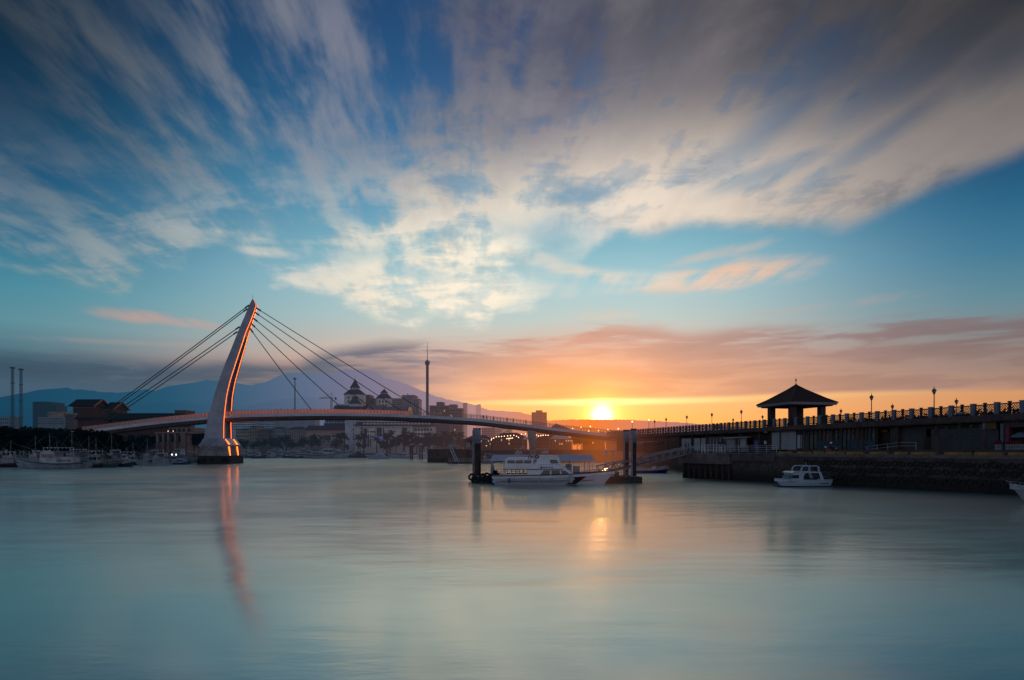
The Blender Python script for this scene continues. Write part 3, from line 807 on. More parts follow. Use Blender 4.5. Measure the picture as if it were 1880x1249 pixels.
FLEETG = None
def fishing_boat(label, px, Y, L, heading, hullm=None, deckm=None, housem=None, stripe=None, hx=.35, tall=2.3, seed=0, canopy=True, mast=4.5, group=None, gear=True, beam=None):
    """px: photo column of the hull's middle; heading in degrees, 0 = bow to the right"""
    rnd = random.Random(seed); B = beam or L*.26
    t = thing('fishing_boat', label, 'fishing boat', (0,0,0), R(heading), group)
    c, s_ = math.cos(R(heading)), math.sin(R(heading)); cx = wx(px, Y)
    t.location = (cx-c*L/2, Y-s_*L/2, 0)
    hm_ = hullm or m_bw2; hs = housem or m_bw2
    make_hull(t, L, B, L*.15, L*.07, L*.085, hm_, deckm or m_teal, mrail=m_dark if seed % 3 == 0 else hm_, stripe=stripe, rake=.14)
    z0 = L*.062
    cb = cabin(t, 'wheelhouse', L*hx, L*(hx+.2), B*.62, z0, z0+tall, hs, slope1=.25, win=2, wl=.5)
    cabin(t, 'deckhouse', L*(hx-.24), L*hx-.01, B*.6, z0, z0+tall*.55, hs, win=3, wl=.35)
    if canopy:
        mb = MB(); a, b = L*.04, L*(hx-.05); zc = z0+tall*.98
        mb.add([(a,-B*.4,zc-.1),(b,-B*.4,zc),(b,0,zc+.22),(a,0,zc+.12),(b,B*.4,zc),(a,B*.4,zc-.1)], [(0,1,2,3),(3,2,4,5)])
        mb.box(a, b, -B*.4, -B*.4+.05, zc-.12, zc-.04); mb.box(a, b, B*.4-.05, B*.4, zc-.12, zc-.04)
        for x in (a+.1, (a+b)/2, b-.1):
            for y in (-B*.38, B*.38): mb.bar((x,y,z0-.1), (x,y,zc-.08), .06)
        mb.build('awning', mat('awning cloth', (.10,.14,.18), .8, var=.3), t)
    mb = MB(); xm = L*(hx+.12)
    mb.tube([(xm,0,z0+tall), (xm,0,z0+tall+mast)], [.08,.03], 6)
    for k in range(3):
        h = z0+tall+mast*(.3+.25*k); mb.bar((xm,-.5+.12*k,h), (xm,.5-.12*k,h), .05)
    mb.tube([(xm,0,z0+tall+mast*.95), (L*.96,0,L*.17)], .02, 4); mb.tube([(xm,0,z0+tall+mast*.95), (L*.05,0,L*.12)], .02, 4)
    mb.build('mast', m_steel, t)
    mb = MB(); mb.lathe((xm,0,z0+tall+.12), [(.28,0),(.3,.1),(.1,.22)], 10); mb.build('radar_dome', m_bw, t)
    # boom for the nets
    mb = MB(); mb.tube([(L*.62,0,z0), (L*.62,0,z0+tall*1.1)], .07, 6); mb.tube([(L*.62,0,z0+tall*.9), (L*(.9),0,z0+tall*1.5)], .04, 5); mb.build('boom', m_steel, t)
    # bow rail
    mb = MB()
    rings, half, sheer = hull_fn(L, B, L*.15, L*.07, L*.085, rake=.14)
    pts = {-1: [], 1: []}
    for k in range(8):
        tt = .62+k*.05
        for sg in (-1, 1):
            p = Vector((L*tt, sg*max(half(tt), .03)*.96, sheer(tt))); pts[sg].append(p+Vector((0,0,.6))); mb.bar(p, p+Vector((0,0,.6)), .035)
    for sg in (-1, 1): mb.tube(pts[sg], .025, 5)
    mb.build('bow_rail', m_bw2, t)
    if gear:
        for k in range(4):
            mb = MB(); x = rnd.uniform(L*.55, L*.82); y = rnd.uniform(-B*.2, B*.2); q = rnd.uniform(.3, .5)
            mb.box(x-q, x+q, y-q*.7, y+q*.7, z0-.05, z0+q*rnd.uniform(.7,1.3)); mb.build('fish_crate', rnd.choice([m_tan, m_green, m_orange, m_bblue]), t)
        for k in range(3):
            mb = MB(); x = L*(.25+.2*k); tyre(mb, (x, -B/2-.12, L*.05), .32, .1)
            mb.build('fender_tyre', m_tyre, t)
    # string of lamps typical of squid boats
    mb = MB()
    xs = [L*(hx-.2)+i*.9 for i in range(int(L*.45/.9))]
    mb.tube([(xs[0],0,z0+tall+1.0), (xs[-1],0,z0+tall+1.0)], .03, 4)
    for x in xs: mb.sphere((x,0,z0+tall+.85), .13, 6)
    mb.bar((xs[0],0,z0+tall*.6),(xs[0],0,z0+tall+1.),.05); mb.bar((xs[-1],0,z0+.2),(xs[-1],0,z0+tall+1.),.05)
    mb.build('lamp_rail', m_bw, t)
    return t
G1 = 'fishing boats moored along the left shore'
fishing_boat('long low white fishing boat nearest the left edge, square pale wheelhouse, bow pointing left', 94, 150, 18, 180, m_bw3, m_teal, m_bw2, m_bw2, hx=.40, tall=2.9, seed=1, group=G1)
fishing_boat('greenish fishing boat with a dark tyre and pale upright bow', 178, 158, 11.5, 8, m_teal, m_tan, m_bw3, m_bw2, hx=.36, tall=2.4, seed=2, group=G1)
fishing_boat('small dark boat with a blue and white side between two bigger boats', 232, 166, 8.5, -35, m_bblue, m_dark, m_bw2, m_bw2, hx=.4, tall=1.7, seed=3, mast=3, group=G1)
fishing_boat('blue green boat seen half bow on, third from the pylon', 282, 178, 9.5, -152, m_bw2, m_bw3, m_bw3, m_bw2, hx=.34, tall=1.9, seed=4, mast=4, group=G1)
fishing_boat('dark blue hulled boat with a sharp bow left of the pylon', 318, 192, 10.5, 170, m_bblue, m_bw2, m_bw2, m_bw2, hx=.34, tall=2.0, seed=5, mast=5, group=G1)
fishing_boat('cream hulled boat with two black fenders right beside the pylon', 343, 196, 7.5, -28, m_bw2, m_tan, m_bw3, None, hx=.3, tall=1.8, seed=6, mast=3.5, group=G1)
for i, (px, Y, L, hd, lab, hm_) in enumerate([
    (28, 163, 12, 20, 'dark boat half hidden by the bow of the long white boat, far left', m_dark),
    (62, 160, 12, 170, 'shadowy trawler behind the wheelhouse of the long white boat', m_bw3),
    (132, 163, 12.5, 175, 'second row boat with a round blue hatch seen over the long boat stern', m_bblue),
    (112, 168, 12, 12, 'boat with a tall leaning boom rising against the dark trees', m_dark),
    (160, 169, 11, 185, 'boat with a pale square frame on its mast against the trees', m_bred),
    (205, 172, 10, 160, 'dim boat wedged behind the greenish one and the small blue one', m_bw3),
    (250, 183, 10, 20, 'back row boat below the sagging left end of the bridge', m_teal),
    (268, 190, 11, 172, 'back row boat with a faded awning, in front of the parked truck', m_bw3),
    (300, 200, 11, 5, 'back row boat moored below the two storey restaurant', m_bw2),
    (335, 206, 11, 178, 'back row boat with pale cabin, last before the pylon plinth', m_bw2)]):
    fishing_boat(lab, px, Y, L, hd, hm_, m_dark, m_bw3, None, hx=.3+.04*(i % 3), tall=2.2+.3*(i % 3), seed=10+i, mast=4+i % 3, gear=False, group=G1)
G2 = 'boats moored along the far shore'
for i, (px, Y, L, hd, lab, hm_, tl, mst) in enumerate([
    (449, 322, 8, 35, 'tiny white boat peeking out just right of the pylon footing', m_bw2, 2.0, 3),
    (477, 318, 11, -30, 'blue boat with its bow to the camera, right of the pylon', m_bblue, 2.4, 5),
    (503, 322, 9, 20, 'pale blue open boat lying beside the blue one', m_bw2, 1.6, 3),
    (529, 332, 13, 180, 'low grey workboat with a flat cabin roof', m_teal, 2.3, 4),
    (551, 326, 9, 10, 'brown hulled boat with a curved pale gunwale', m_wood, 2.0, 3),
    (603, 320, 25, 0, 'longest white trawler on the far shore, high raked bow, red waterline', m_bw2, 3.4, 6),
    (462, 352, 12, 5, 'second row boat with a red roof line behind the blue boat', m_bred, 2.6, 6),
    (495, 350, 12, 175, 'second row boat under a curved white arch', m_dark, 2.6, 6),
    (520, 356, 13, 8, 'second row boat with many pale lamps above its cabin', m_bw3, 3.0, 6),
    (545, 352, 12, 170, 'second row boat with green netting hung on its boom', m_teal, 3.0, 5),
    (570, 356, 13, 0, 'dark second row boat left of the longest trawler', m_dark, 3.2, 7),
    (592, 350, 13, 184, 'second row boat behind the raked bow of the trawler', m_bw3, 3.4, 7),
    (625, 352, 14, 4, 'second row boat behind the stern of the long trawler', m_bw2, 3.4, 7),
    (655, 340, 12, 178, 'dark brown boat with reddish cabin right of the long trawler', m_wood, 2.6, 6)]):
    o = fishing_boat(lab, px, Y, L, hd, hm_, m_dark, m_bw2 if i != 13 else m_wood, m_bw2 if i in (1, 5) else None, hx=.42 if i == 5 else .3+.03*(i % 4), tall=tl, seed=30+i, mast=mst, gear=False, group=G2)

def yacht(label, px, Y, L, heading, m=m_bw, group='motor yachts moored in front of the white hotel'):
    t = thing('motor_yacht', label, 'motor yacht', (0,0,0), R(heading), group)
    c, s_ = math.cos(R(heading)), math.sin(R(heading)); cx = wx(px, Y); t.location = (cx-c*L/2, Y-s_*L/2, 0)
    make_hull(t, L, L*.3, L*.16, L*.12, L*.09, m, m, stripe=m_bblue, rake=.2, full=1.9)
    z0 = L*.10
    c1 = cabin(t, 'saloon', L*.2, L*.78, L*.22, z0, z0+L*.10, m, slope0=.2, slope1=L*.22, win=3, over=.02, wl=.3, wh=.9)
    c2 = cabin(t, 'flybridge', L*.25, L*.52, L*.18, z0+L*.105, z0+L*.17, m, slope1=L*.08, win=1, over=.02, wl=.4, wh=.8)
    mb = MB(); mb.tube([(L*.3,-L*.08,z0+L*.17),(L*.27,-L*.08,z0+L*.27),(L*.27,L*.08,z0+L*.27),(L*.3,L*.08,z0+L*.17)], .07, 6); mb.tube([(L*.27,0,z0+L*.27),(L*.25,0,z0+L*.36)], .03, 5)
    mb.build('radar_arch', m, t)
    mb = MB()
    for sg in (-1, 1): mb.tube([(L*.55,sg*L*.12,z0+.7),(L*.8,sg*L*.08,z0+1.0),(L*.97,sg*.1,z0+1.15)], .03, 5)
    for k in range(5):
        for sg in (-1, 1): x = L*(.58+.09*k); mb.bar((x, sg*L*(.115-.022*k), z0), (x, sg*L*(.115-.022*k), z0+.85), .03)
    mb.build('bow_rail', m_steel, t)
    return t
yacht('bright blue white motor yacht, largest of the row, bow pointing left', 693, 300, 11.5, 184, mat('pale blue yacht white', (.32,.46,.58), .35, var=.1, coat=.2))
yacht('grey white yacht with a long pink tinted foredeck', 735, 318, 13, 176, m_bw2)
yacht('white yacht with a flat canopy between two mooring posts', 772, 316, 12, 180, m_bw)
yacht('small white yacht tucked against the dark jetty block', 792, 300, 7, 160, m_bw)
G3 = 'mooring posts beside the far yachts'
m_post = mat('mooring post', (.05,.05,.06), .7, var=.3)
first = None
for px, pt, lab in [(754,817,'leftmost slim mooring post with white cap by the yachts'),(757.5,817.5,'slim mooring post second from left by the yachts'),(771,818,'third slim mooring post from the left by the yachts'),(775,817,'rightmost slim mooring post with white cap by the yachts')]:
    Y = 290; p = W(px, pt, Y)
    if first is None:
        first = thing('mooring_post', lab, 'mooring post', (p.x, Y, 0), group=G3)
        mb = MB(); mb.tube([(0,0,-1),(0,0,p.z)], .32, 8); mb.build('post', m_post, first)
        mb = MB(); mb.lathe((0,0,p.z+.002), [(.36,0),(.3,.25),(.05,.6)], 8); mb.build('cap', m_bw, first)
    else: dup(first, (p.x, Y, 0), label=lab)

# ---- ferry
K = .0722
def make_ferry():
    t = thing('ferry', 'white two deck passenger ferry with maroon bow stripe moored at the pontoon', 'ferry', (wx(904,83), 83, 0))
    L = 225*K; B = 4.2
    FX = lambda px: (px-904)*K
    FZ = lambda py: (888.5-py)*K
    h, half, sheer = make_hull(t, L, B, 1.75, 1.22, 1.10, m_bw, m_bw, mrail=m_stripe, rake=.115, flare=.3, n=32, full=2.0)
    rings, half, sheer = hull_fn(L, B, 1.75, 1.22, 1.10, rake=.115, flare=.3, n=60, full=2.0)
    # maroon stripe and bow flash
    def skin(r, f, sgn, off=.025):
        idx = r[:6] if sgn < 0 else list(reversed(r))[:6]
        z = idx[0][2]*(1-f)
        for a, b in zip(idx[:-1], idx[1:]):
            if a[2] >= z >= b[2] and a[2] > b[2]:
                u = (a[2]-z)/(a[2]-b[2]); p = Vector(a).lerp(Vector(b), u); p.y += sgn*off; return p
        return Vector(idx[0])
    for sgn in (-1, 1):
        mb = MB(); vs = []
        for r in rings[3:]: vs += [skin(r, .06, sgn), skin(r, .16, sgn)]
        n = len(vs)//2; mb.add(vs, [(2*i,2*i+2,2*i+3,2*i+1) for i in range(n-1)]); mb.build('hull_stripe', m_stripe, h, fix=False)
        FT = [(.12,.64,.78),(.3,.655,.765),(.45,.672,.75),(.6,.668,.735),(.75,.64,.72),(.88,.612,.705),(.99,.585,.69)]
        def ring_at(t_):
            q = min(59.999, t_*60); a_, f_ = int(q), q-int(q)
            return [tuple(u_+(v_-u_)*f_ for u_, v_ in zip(p_, q_)) for p_, q_ in zip(rings[a_], rings[a_+1])]
        mb = MB(); vs = []; NR = 12; NC = 6
        for r_ in range(NR+1):
            f_ = .12+.86*r_/NR; ta = interp([(a, b) for a, b, c in FT], f_); tb = interp([(a, c) for a, b, c in FT], f_)
            for c_ in range(NC+1): vs.append(skin(ring_at(ta+(tb-ta)*c_/NC), f_, sgn, .035))
        mb.add(vs, [(r_*(NC+1)+c_, r_*(NC+1)+c_+1, (r_+1)*(NC+1)+c_+1, (r_+1)*(NC+1)+c_) for r_ in range(NR) for c_ in range(NC)])
        mb.build('bow_flash', m_stripe, h, fix=False)
    mb = MB(); 
    for r in (rings,): 
        for sgn in (0, -1): mb.tube([Vector(q[0 if sgn == 0 else -1])*1. + Vector((0,0,-.62*q[0][2])) for q in rings[4:50]], .035, 5)
    mb.build('rubbing_strake', m_dark, h)
    zd = 1.0
    w = 3.2
    # lower cabin with raked windscreen
    mb = MB(); prof = [(FX(968), zd), (FX(1056), zd), (FX(1050), FZ(868)), (FX(1030), FZ(853.5)), (FX(1028), FZ(852.5)), (FX(930), FZ(852.5)), (FX(927), FZ(861)), (FX(968), FZ(861))]
    mb.ext(prof, -w/2, w/2); c1 = mb.build('main_cabin', m_bw, t)
    wins = [[(991,870.5),(997,862.8),(1008,862.6),(1008,870.3)], [(1011,870.3),(1011,862.6),(1025.5,862.8),(1027,870)], [(1029.5,870),(1028,862.8),(1036,863.2),(1044,869.8)]]
    for s_ in (-1, 1):
        for q in wins:
            mb = MB(); y = s_*(w/2+.015); mb.add([(FX(a), y, FZ(b)) for a, b in q], [(0,1,2,3)]); mb.build('window', m_glass, c1, fix=False)
    mb = MB(); mb.add([(FX(1049)+.03,-1.3,FZ(867)),(FX(1049)+.03,1.3,FZ(867)),(FX(1033)+.03,1.3,FZ(855.4)),(FX(1033)+.03,-1.3,FZ(855.4))], [(0,1,2,3)]); mb.build('windscreen', m_glass, c1, fix=False)
    mb = MB(); mb.box(FX(924), FX(1031), -w/2-.12, w/2+.12, FZ(861)-.03, FZ(861)+.05); mb.build('trim_strip', m_stripe, c1)
    # open aft saloon: posts, seats, lit opening
    mb = MB()
    for px in (927, 938, 949, 960, 968):
        for y in (-w/2+.05, w/2-.05): mb.bar((FX(px), y, zd-.1), (FX(px), y, FZ(861)), .07)
    for y in (-w/2+.05, w/2-.05): mb.bar((FX(927), y, FZ(861)-.1), (FX(968), y, FZ(861)-.1), .06)
    for px in (927, 968): mb.bar((FX(px), -w/2+.05, FZ(861)-.1), (FX(px), w/2-.05, FZ(861)-.1), .06)
    mb.build('aft_frame', m_bw, t)
    for y in (-w/2+.02, w/2-.05):
        mb = MB(); mb.box(FX(927), FX(968), y, y+.03, zd, zd+.36); mb.build('side_panel', m_bw, t)
    for k in range(5):
        mb = MB(); x = FX(931+k*7.5); mb.box(x, x+.38, -1.1, 1.1, zd, zd+.42); mb.box(x, x+.08, -1.1, 1.1, zd+.42, zd+.9); mb.build('bench', m_tan, t)
    # upper deck: aft awning housing, flybridge
    mb = MB(); mb.ext([(FX(927), FZ(852.4)), (FX(978), FZ(852.4)), (FX(978), FZ(841)), (FX(972), FZ(840)), (FX(934), FZ(840)), (FX(928), FZ(843))], -w/2+.2, w/2-.2); c3 = mb.build('upper_saloon', m_bw, t)
    for s_ in (-1, 1):
        for k in range(3):
            mb = MB(); y = s_*(w/2-.2+.015); a = 931+k*15; mb.add([(FX(a), y, FZ(850.5)), (FX(a+14), y, FZ(850.5)), (FX(a+14), y, FZ(844.8)), (FX(a+1), y, FZ(844.8))], [(0,1,2,3)]); mb.build('window', m_glass, c3, fix=False)
    mb = MB(); mb.ext([(FX(980), FZ(852.4)), (FX(1029), FZ(852.4)), (FX(1026), FZ(846)), (FX(1024.5), FZ(838.4)), (FX(1020), FZ(837)), (FX(994), FZ(837)), (FX(990), FZ(841))], -1.35, 1.35); c2 = mb.build('flybridge', m_bw, t)
    for s_ in (-1, 1):
        mb = MB(); y = s_*1.365; mb.add([(FX(a), y, FZ(b)) for a, b in [(1009.5,850.6),(1024,850.6),(1020.5,843.8),(1008,843.8)]], [(0,1,2,3)]); mb.build('window', m_glass, c2, fix=False)
    mb = MB(); mb.box(FX(989), FX(1027), -1.42, 1.42, FZ(852.7), FZ(852.1)); mb.build('trim_strip', m_stripe, c2)
    mb = MB(); mb.box(FX(992), FX(1023), -1.45, 1.45, FZ(837)+.002, FZ(836.2)); mb.build('flybridge_roof', m_bw, c2)
    # lettering on the side of the cabin: one dark mark and four small round blue characters
    m_blue = mat('blue lettering', (.05,.12,.35), .5, var=.05)
    for s_ in (-1, 1):
        y = s_*(w/2+.02)
        mb = MB(); x = FX(990.5); z = FZ(857.6); mb.add([(x,y,z-.13),(x+.32,y,z-.13),(x+.26,y,z+.06),(x+.08,y,z+.13)], [(0,1,2,3)]); mb.build('emblem', m_dark, c1, fix=False)
        for k in range(4):
            mb = MB(); x = FX(997.5+k*4.9); r_ = .115
            mb.box(x-r_, x+r_, y-.005, y+.005, z+r_*.7, z+r_); mb.box(x-r_, x+r_, y-.005, y+.005, z-r_, z-r_*.7)
            mb.box(x-r_, x-r_*.65, y-.004, y+.004, z-r_, z+r_); mb.box(x+r_*.65, x+r_, y-.004, y+.004, z-r_, z+r_)
            mb.box(x-.02, x+.02, y-.003, y+.003, z-r_, z+r_); mb.box(x-r_, x+r_, y-.002, y+.002, z-.02, z+.02)
            mb.build('character', m_blue, c1)
    # gear on the flybridge aft
    mb = MB(); mb.tube([(FX(984),0,FZ(852)),(FX(983),0,FZ(834))], .05, 6); mb.bar((FX(983),-.9,FZ(838)),(FX(983),.9,FZ(838)),.05); mb.bar((FX(976),0,FZ(840)),(FX(992),0,FZ(836)),.05)
    mb.build('mast', m_bw, t)
    rnd = random.Random(3)
    for k in range(5):
        mb = MB(); tyre(mb, (FX(972.5+k*4.2), -1.35+.1*k, FZ(838.8)+rnd.uniform(-.12,.12)), .22, .06); mb.build('lifebuoy', [m_dark, m_bw, m_orange][k % 3], t)
    mb = MB()
    for k in range(4): a = FX(975+k*5); mb.bar((a,-1.3,FZ(852)), (a+.3*((-1)**k),-1.3,FZ(842.5)), .05); mb.bar((a,1.3,FZ(852)), (a,1.3,FZ(842.5)), .05)
    for y in (-1.3, 1.3): mb.bar((FX(970),y,FZ(842.5)), (FX(992),y,FZ(842.5)), .05)
    mb.bar((FX(980),-1.33,FZ(841)), (FX(1000),-1.33,FZ(848)), .09)
    mb.build('upper_rail', m_bw, t)
    mb = MB(); mb.tube([(FX(1000),.6,FZ(836)),(FX(998),.6,FZ(822))], [.03,.012], 5); mb.tube([(FX(1006),-.7,FZ(836)),(FX(1004.5),-.7,FZ(826))], [.03,.012], 5); mb.build('whip_aerial', m_bw, t) if 0 else None
    for x_, y_, q_ in ((1000,.6,823),(1006,-.7,827)): mb = MB(); mb.tube([(FX(x_),y_,FZ(836.2)),(FX(x_)-.12,y_,FZ(q_))], [.035,.015], 5); mb.build('whip_aerial', m_bw, t)
    for x_ in (935, 962, 988, 1012):
        mb = MB(); mb.lathe((FX(x_),-B/2*.97-.08,.22), [(.05,0),(.13,.1),(.13,.55),(.04,.68)], 8); mb.build('fender', m_bblue if x_ % 2 else m_bw2, t)
    for a_, b_ in (((FX(1120),-.2,1.62),(FX(1160),3.0,1.0)),((FX(925),.8,1.2),(FX(890),4.2,1.0)),((FX(1100),-.8,1.5),(FX(1080),3.6,.9))):
        mb = MB(); A_, B_ = Vector(a_), Vector(b_); mb.tube([A_.lerp(B_, i/6)-Vector((0,0,.35*math.sin(math.pi*i/6))) for i in range(7)], .03, 5); mb.build('mooring_rope', m_tan, t)
    # swim platform and stern seats, blue sky light put into their base colour
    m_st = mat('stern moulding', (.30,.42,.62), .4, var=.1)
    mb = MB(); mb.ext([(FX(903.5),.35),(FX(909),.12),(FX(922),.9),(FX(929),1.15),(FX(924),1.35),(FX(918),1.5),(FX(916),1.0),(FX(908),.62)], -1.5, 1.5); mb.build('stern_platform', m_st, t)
    mb = MB(); mb.lathe((FX(958),-w/2+.3,FZ(857.5)), [(.35,0),(.33,.2),(.15,.35)], 12); mb.build('life_raft', m_bw, t)
    # handrail round the foredeck
    mb = MB()
    for sg in (-1, 1):
        pts = []
        for k in range(12):
            tt = .68+k*.027; p = Vector((L*tt, sg*max(half(tt),.05)*.93, sheer(tt))); mb.bar(p, p+Vector((0,0,.28)), .03); pts.append(p+Vector((0,0,.28)))
        mb.tube(pts, .02, 5)
    mb.build('bow_rail', m_steel, t)
    mb = MB(); x = FX(1046); mb.lathe((x,-B/2*.98,.25), [(.1,0),(.17,.1),(.17,.9),(.1,1.02)], 10); mb.build('fender', m_bw2, t)
    return t
make_ferry()

# ---- speedboat moored by the quay
def make_speedboat():
    k = 7.1/102.; Y = 78.5; FX = lambda px: (px-1418)*k; FZ = lambda py: (891-py)*k
    t = thing('cabin_cruiser', 'small white cabin cruiser with a blue tint moored under the dark quay wall', 'cabin cruiser', (wx(1513,Y), Y-.8, 0), R(180+6))
    m = mat('cruiser white', (.40,.52,.62), .35, var=.12, coat=.2)
    # local x runs from the stern (0) to the bow (7.1)
    L = 6.9; B = 2.5; X0 = lambda px: (1520-px)*k*.96
    make_hull(t, L, B, .95, .80, .85, m, m, rake=.2, flare=.2, full=1.7)
    mb = MB(); mb.ext([(0.6,-.3),(6.2,-.3),(6.5,.12),(.02,.12)], -1.1, 1.1); mb.build('waterline_band', m_dark, t)
    mb = MB(); mb.ext([(X0(1508),.7),(X0(1437),.72),(X0(1446),1.35),(X0(1443.5),1.72),(X0(1466),1.82),(X0(1468),1.70),(X0(1464.5),1.35),(X0(1464),.75)], -1.05, 1.05)
    c = mb.build('cabin', m, t)
    for s_ in (-1, 1):
        y = s_*1.065
        mb = MB(); mb.add([(X0(a),y,z) for a, z in [(1455,1.05),(1441.5,1.05),(1443.5,1.45),(1455,1.48)]], [(0,1,2,3)]); mb.build('window', m_glass, c, fix=False)
    mb = MB(); mb.add([(X0(1438.3)+.03,-.85,1.0),(X0(1438.3)+.03,.85,1.0),(X0(1443)+.05,.85,1.5),(X0(1443)+.05,-.85,1.5)], [(0,1,2,3)]); mb.build('windscreen', m_glass, c, fix=False)
    # cockpit: hardtop, dark opening
    mb = MB(); mb.ext([(X0(1441),1.74),(X0(1497),1.70),(X0(1497),1.84),(X0(1462),1.93),(X0(1447),1.90)], -1.15, 1.15); mb.build('hardtop', m, t)
    mb = MB(); mb.box(X0(1492), X0(1466), -.98, .98, .7, 1.0); mb.build('cockpit_floor', m_dark, t)
    mb = MB(); mb.box(X0(1466)+.02, X0(1466)+.06, -.98, .98, .7, 1.69); mb.build('bulkhead', m_dark, c)
    for s_ in (-1, 1):
        mb = MB(); mb.ext([(X0(1503),.8),(X0(1497),.8),(X0(1493),1.7),(X0(1497.5),1.7)], s_*1.12-.04, s_*1.12+.04); mb.build('side_pillar', m, t)
        mb = MB(); mb.tube([(X0(1459),s_*1.0,1.85),(X0(1461),s_*1.0,2.35),(X0(1465),s_*1.0,2.55),(X0(1490),s_*1.0,2.55),(X0(1493.5),s_*1.0,2.4),(X0(1494),s_*1.0,1.8)], [.09,.08,.07,.07,.1,.14], 8); mb.build('roof_arch', m, t)
    mb = MB(); mb.tube([(X0(1478),-1,2.56),(X0(1478),1,2.56)], .05, 6); mb.tube([(X0(1478),0,2.56),(X0(1478),0,3.0)], .025, 5); mb.build('aerial_bar', m, t)
    mb = MB()
    for s_ in (-1, 1): mb.tube([(X0(1498),s_*1.1,.95),(X0(1499),s_*1.1,1.22),(X0(1513),s_*1.1,1.18),(X0(1516),s_*1.1,.85)], .025, 5)
    mb.build('stern_rail', m_steel, t)
    # illegible small lettering on the quarter, and a swoosh mark
    for s_ in (-1, 1):
        y = s_*(B/2*.885+.03)
        for q in range(6):
            mb = MB(); x = .45+q*.19; mb.box(x, x+.12, y-.01, y+.01, .36, .47 if q % 2 else .44); mb.build('lettering', m_dark, t)
        mb = MB(); mb.add([(1.0,y,.60),(1.25,y,.70),(1.45,y,.62),(1.3,y,.56)], [(0,1,2,3)]); mb.build('emblem', m_dark, t, fix=False)
    mb = MB(); mb.box(-.55,.02,-.2,.2,.1,.5); mb.box(-.5,-.1,-.22,.22,.5,1.05); mb.build('outboard_motor', m_dark, t)
    return t
make_speedboat()

# ---- violet open boat seen past the piles
t = thing('open_boat', 'violet blue open work boat with a white box, right of the twin piles', 'boat', (wx(1160,121), 121, 0), R(4))
make_hull(t, 7.4, 2.2, 1.15, .7, .75, m_purple, m_bw, mrail=m_bw, rake=.12)
mb = MB(); mb.box(4.1,4.7,-.4,.4,.6,1.25); mb.build('box', m_bw, t)
mb = MB(); mb.box(.6,3.2,-.8,.8,.62,.80); mb.build('hatch', m_bw2, t)
mb = MB(); mb.tube([(5.6,-.9,1.05),(7.2,-.1,1.45),(5.6,.9,1.05)], .035, 5); mb.build('bow_rail', m_bw, t)

# ---- bow of a white boat entering at the right edge
YR = 54.
t = thing('white_boat', 'white boat at the right edge of the view, only its raised bow showing', 'boat', (wx(1866,YR)+8.6, YR-1.2, 0), R(172))
h_, half, sheer = make_hull(t, 9.2, 2.9, 1.55, 1.05, .95, mat('dusk white hull', (.30,.34,.36), .45, var=.25), m_bw3, mrail=m_bw2, rake=.17)
mb = MB()
for sg in (-1, 1):
    pts = []
    for k in range(7):
        tt = .66+k*.055; p = Vector((9.2*tt, sg*max(half(tt),.05)*.95, sheer(tt)-.35)); mb.bar(p, p+Vector((0,0,.62)), .03); pts.append(p+Vector((0,0,.62)))
    mb.tube(pts, .025, 5)
mb.tube([(9.0,0,1.6),(9.5,0,1.9)], .04, 6); mb.build('bow_rail', m_steel, t)
mb = MB(); mb.tube([(8.9,0,1.6),(8.4,3.0,3.9)], .02, 5); mb.build('mooring_rope', m_tan, t)
cabin(t, 'wheelhouse', 3.0, 5.6, 1.9, 1.0, 2.6, m_bw2, slope1=.3, win=2)

# ------------------------------------------------------------------ piles, pontoon, shelter, gangway
m_pileg = mat('pale pile sleeve', (.31,.32,.37), .6, var=.35, vscale=.8)
m_piled = mat('rusty pile steel', (.055,.028,.024), .8, var=.5, vscale=.7)
def pile(label, px, Y, r, pytop, pysplit, cat='pile'):
    t = thing('steel_pile', label, 'pile', (wx(px,Y), Y, 0), group='tall steel piles holding the pontoon')
    zt, zs = wz(pytop,Y), wz(pysplit,Y)
    mb = MB(); mb.lathe((0,0,-2), [(r,0),(r,zs+2)], 20); mb.build('lower_shaft', m_piled, t)
    mb = MB(); mb.lathe((0,0,zs+.003), [(r*1.03,0),(r*1.03,zt-zs-.25),(r*.9,zt-zs-.1),(r*.85,zt-zs)], 20); mb.build('sleeve', m_pileg, t)
    mb = MB()
    for k in range(8):
        a = k*math.pi/4; mb.box(r*.9*math.cos(a)-.07, r*.9*math.cos(a)+.07, r*.9*math.sin(a)-.07, r*.9*math.sin(a)+.07, zt-.25, zt+.03)
    mb.build('rim_bolts', m_piled, t)
    mb = MB(); mb.bar((-r*1.02,-.3,.6),(-r*1.02,-.3,zt-.3),.14); mb.bar((-r*.7,-r*.85,.6),(-r*.7,-r*.85,zt-.6),.12); mb.build('ladder_rail', m_pileg, t)
    mb = MB(); mb.lathe((0,0,.55), [(r*1.1,0),(r*1.35,.02),(r*1.35,.28),(r*1.1,.3)], 20); mb.build('collar', m_steel, t)
    return t
pile('thick pile with pale top at the left end of the pontoon', 875.7, 91, .57, 786.5, 814.5)
pile('nearer and paler pile of the pair at the right end of the pontoon', 1163.3, 88.5, .39, 787.5, 813)
pile('pile just behind its twin on the right, washed in orange light', 1149.5, 93, .40, 789.5, 813)
t = thing('pontoon', 'dark floating pontoon behind the ferry with tyres on its left end', 'pontoon')
mb = MB(); mb.box(wx(872,90)-.3, wx(1170,90), 86.6, 92.5, -.3, .50); mb.build('float', m_dark, t)
mb = MB(); mb.box(wx(872,90)-.3, wx(1170,90), 86.5, 92.6, .51, .74); mb.build('pontoon_deck', m_wood, t)
mb = MB()
for px in range(1092, 1160, 8): x = wx(px,87); mb.bar((x,86.8,.74),(x,86.8,1.8),.05)
for h in (1.8,1.4,1.05): mb.bar((wx(1092,87),86.8,h),(wx(1156,87),86.8,h),.05)
mb.build('handrail', m_steel, t)
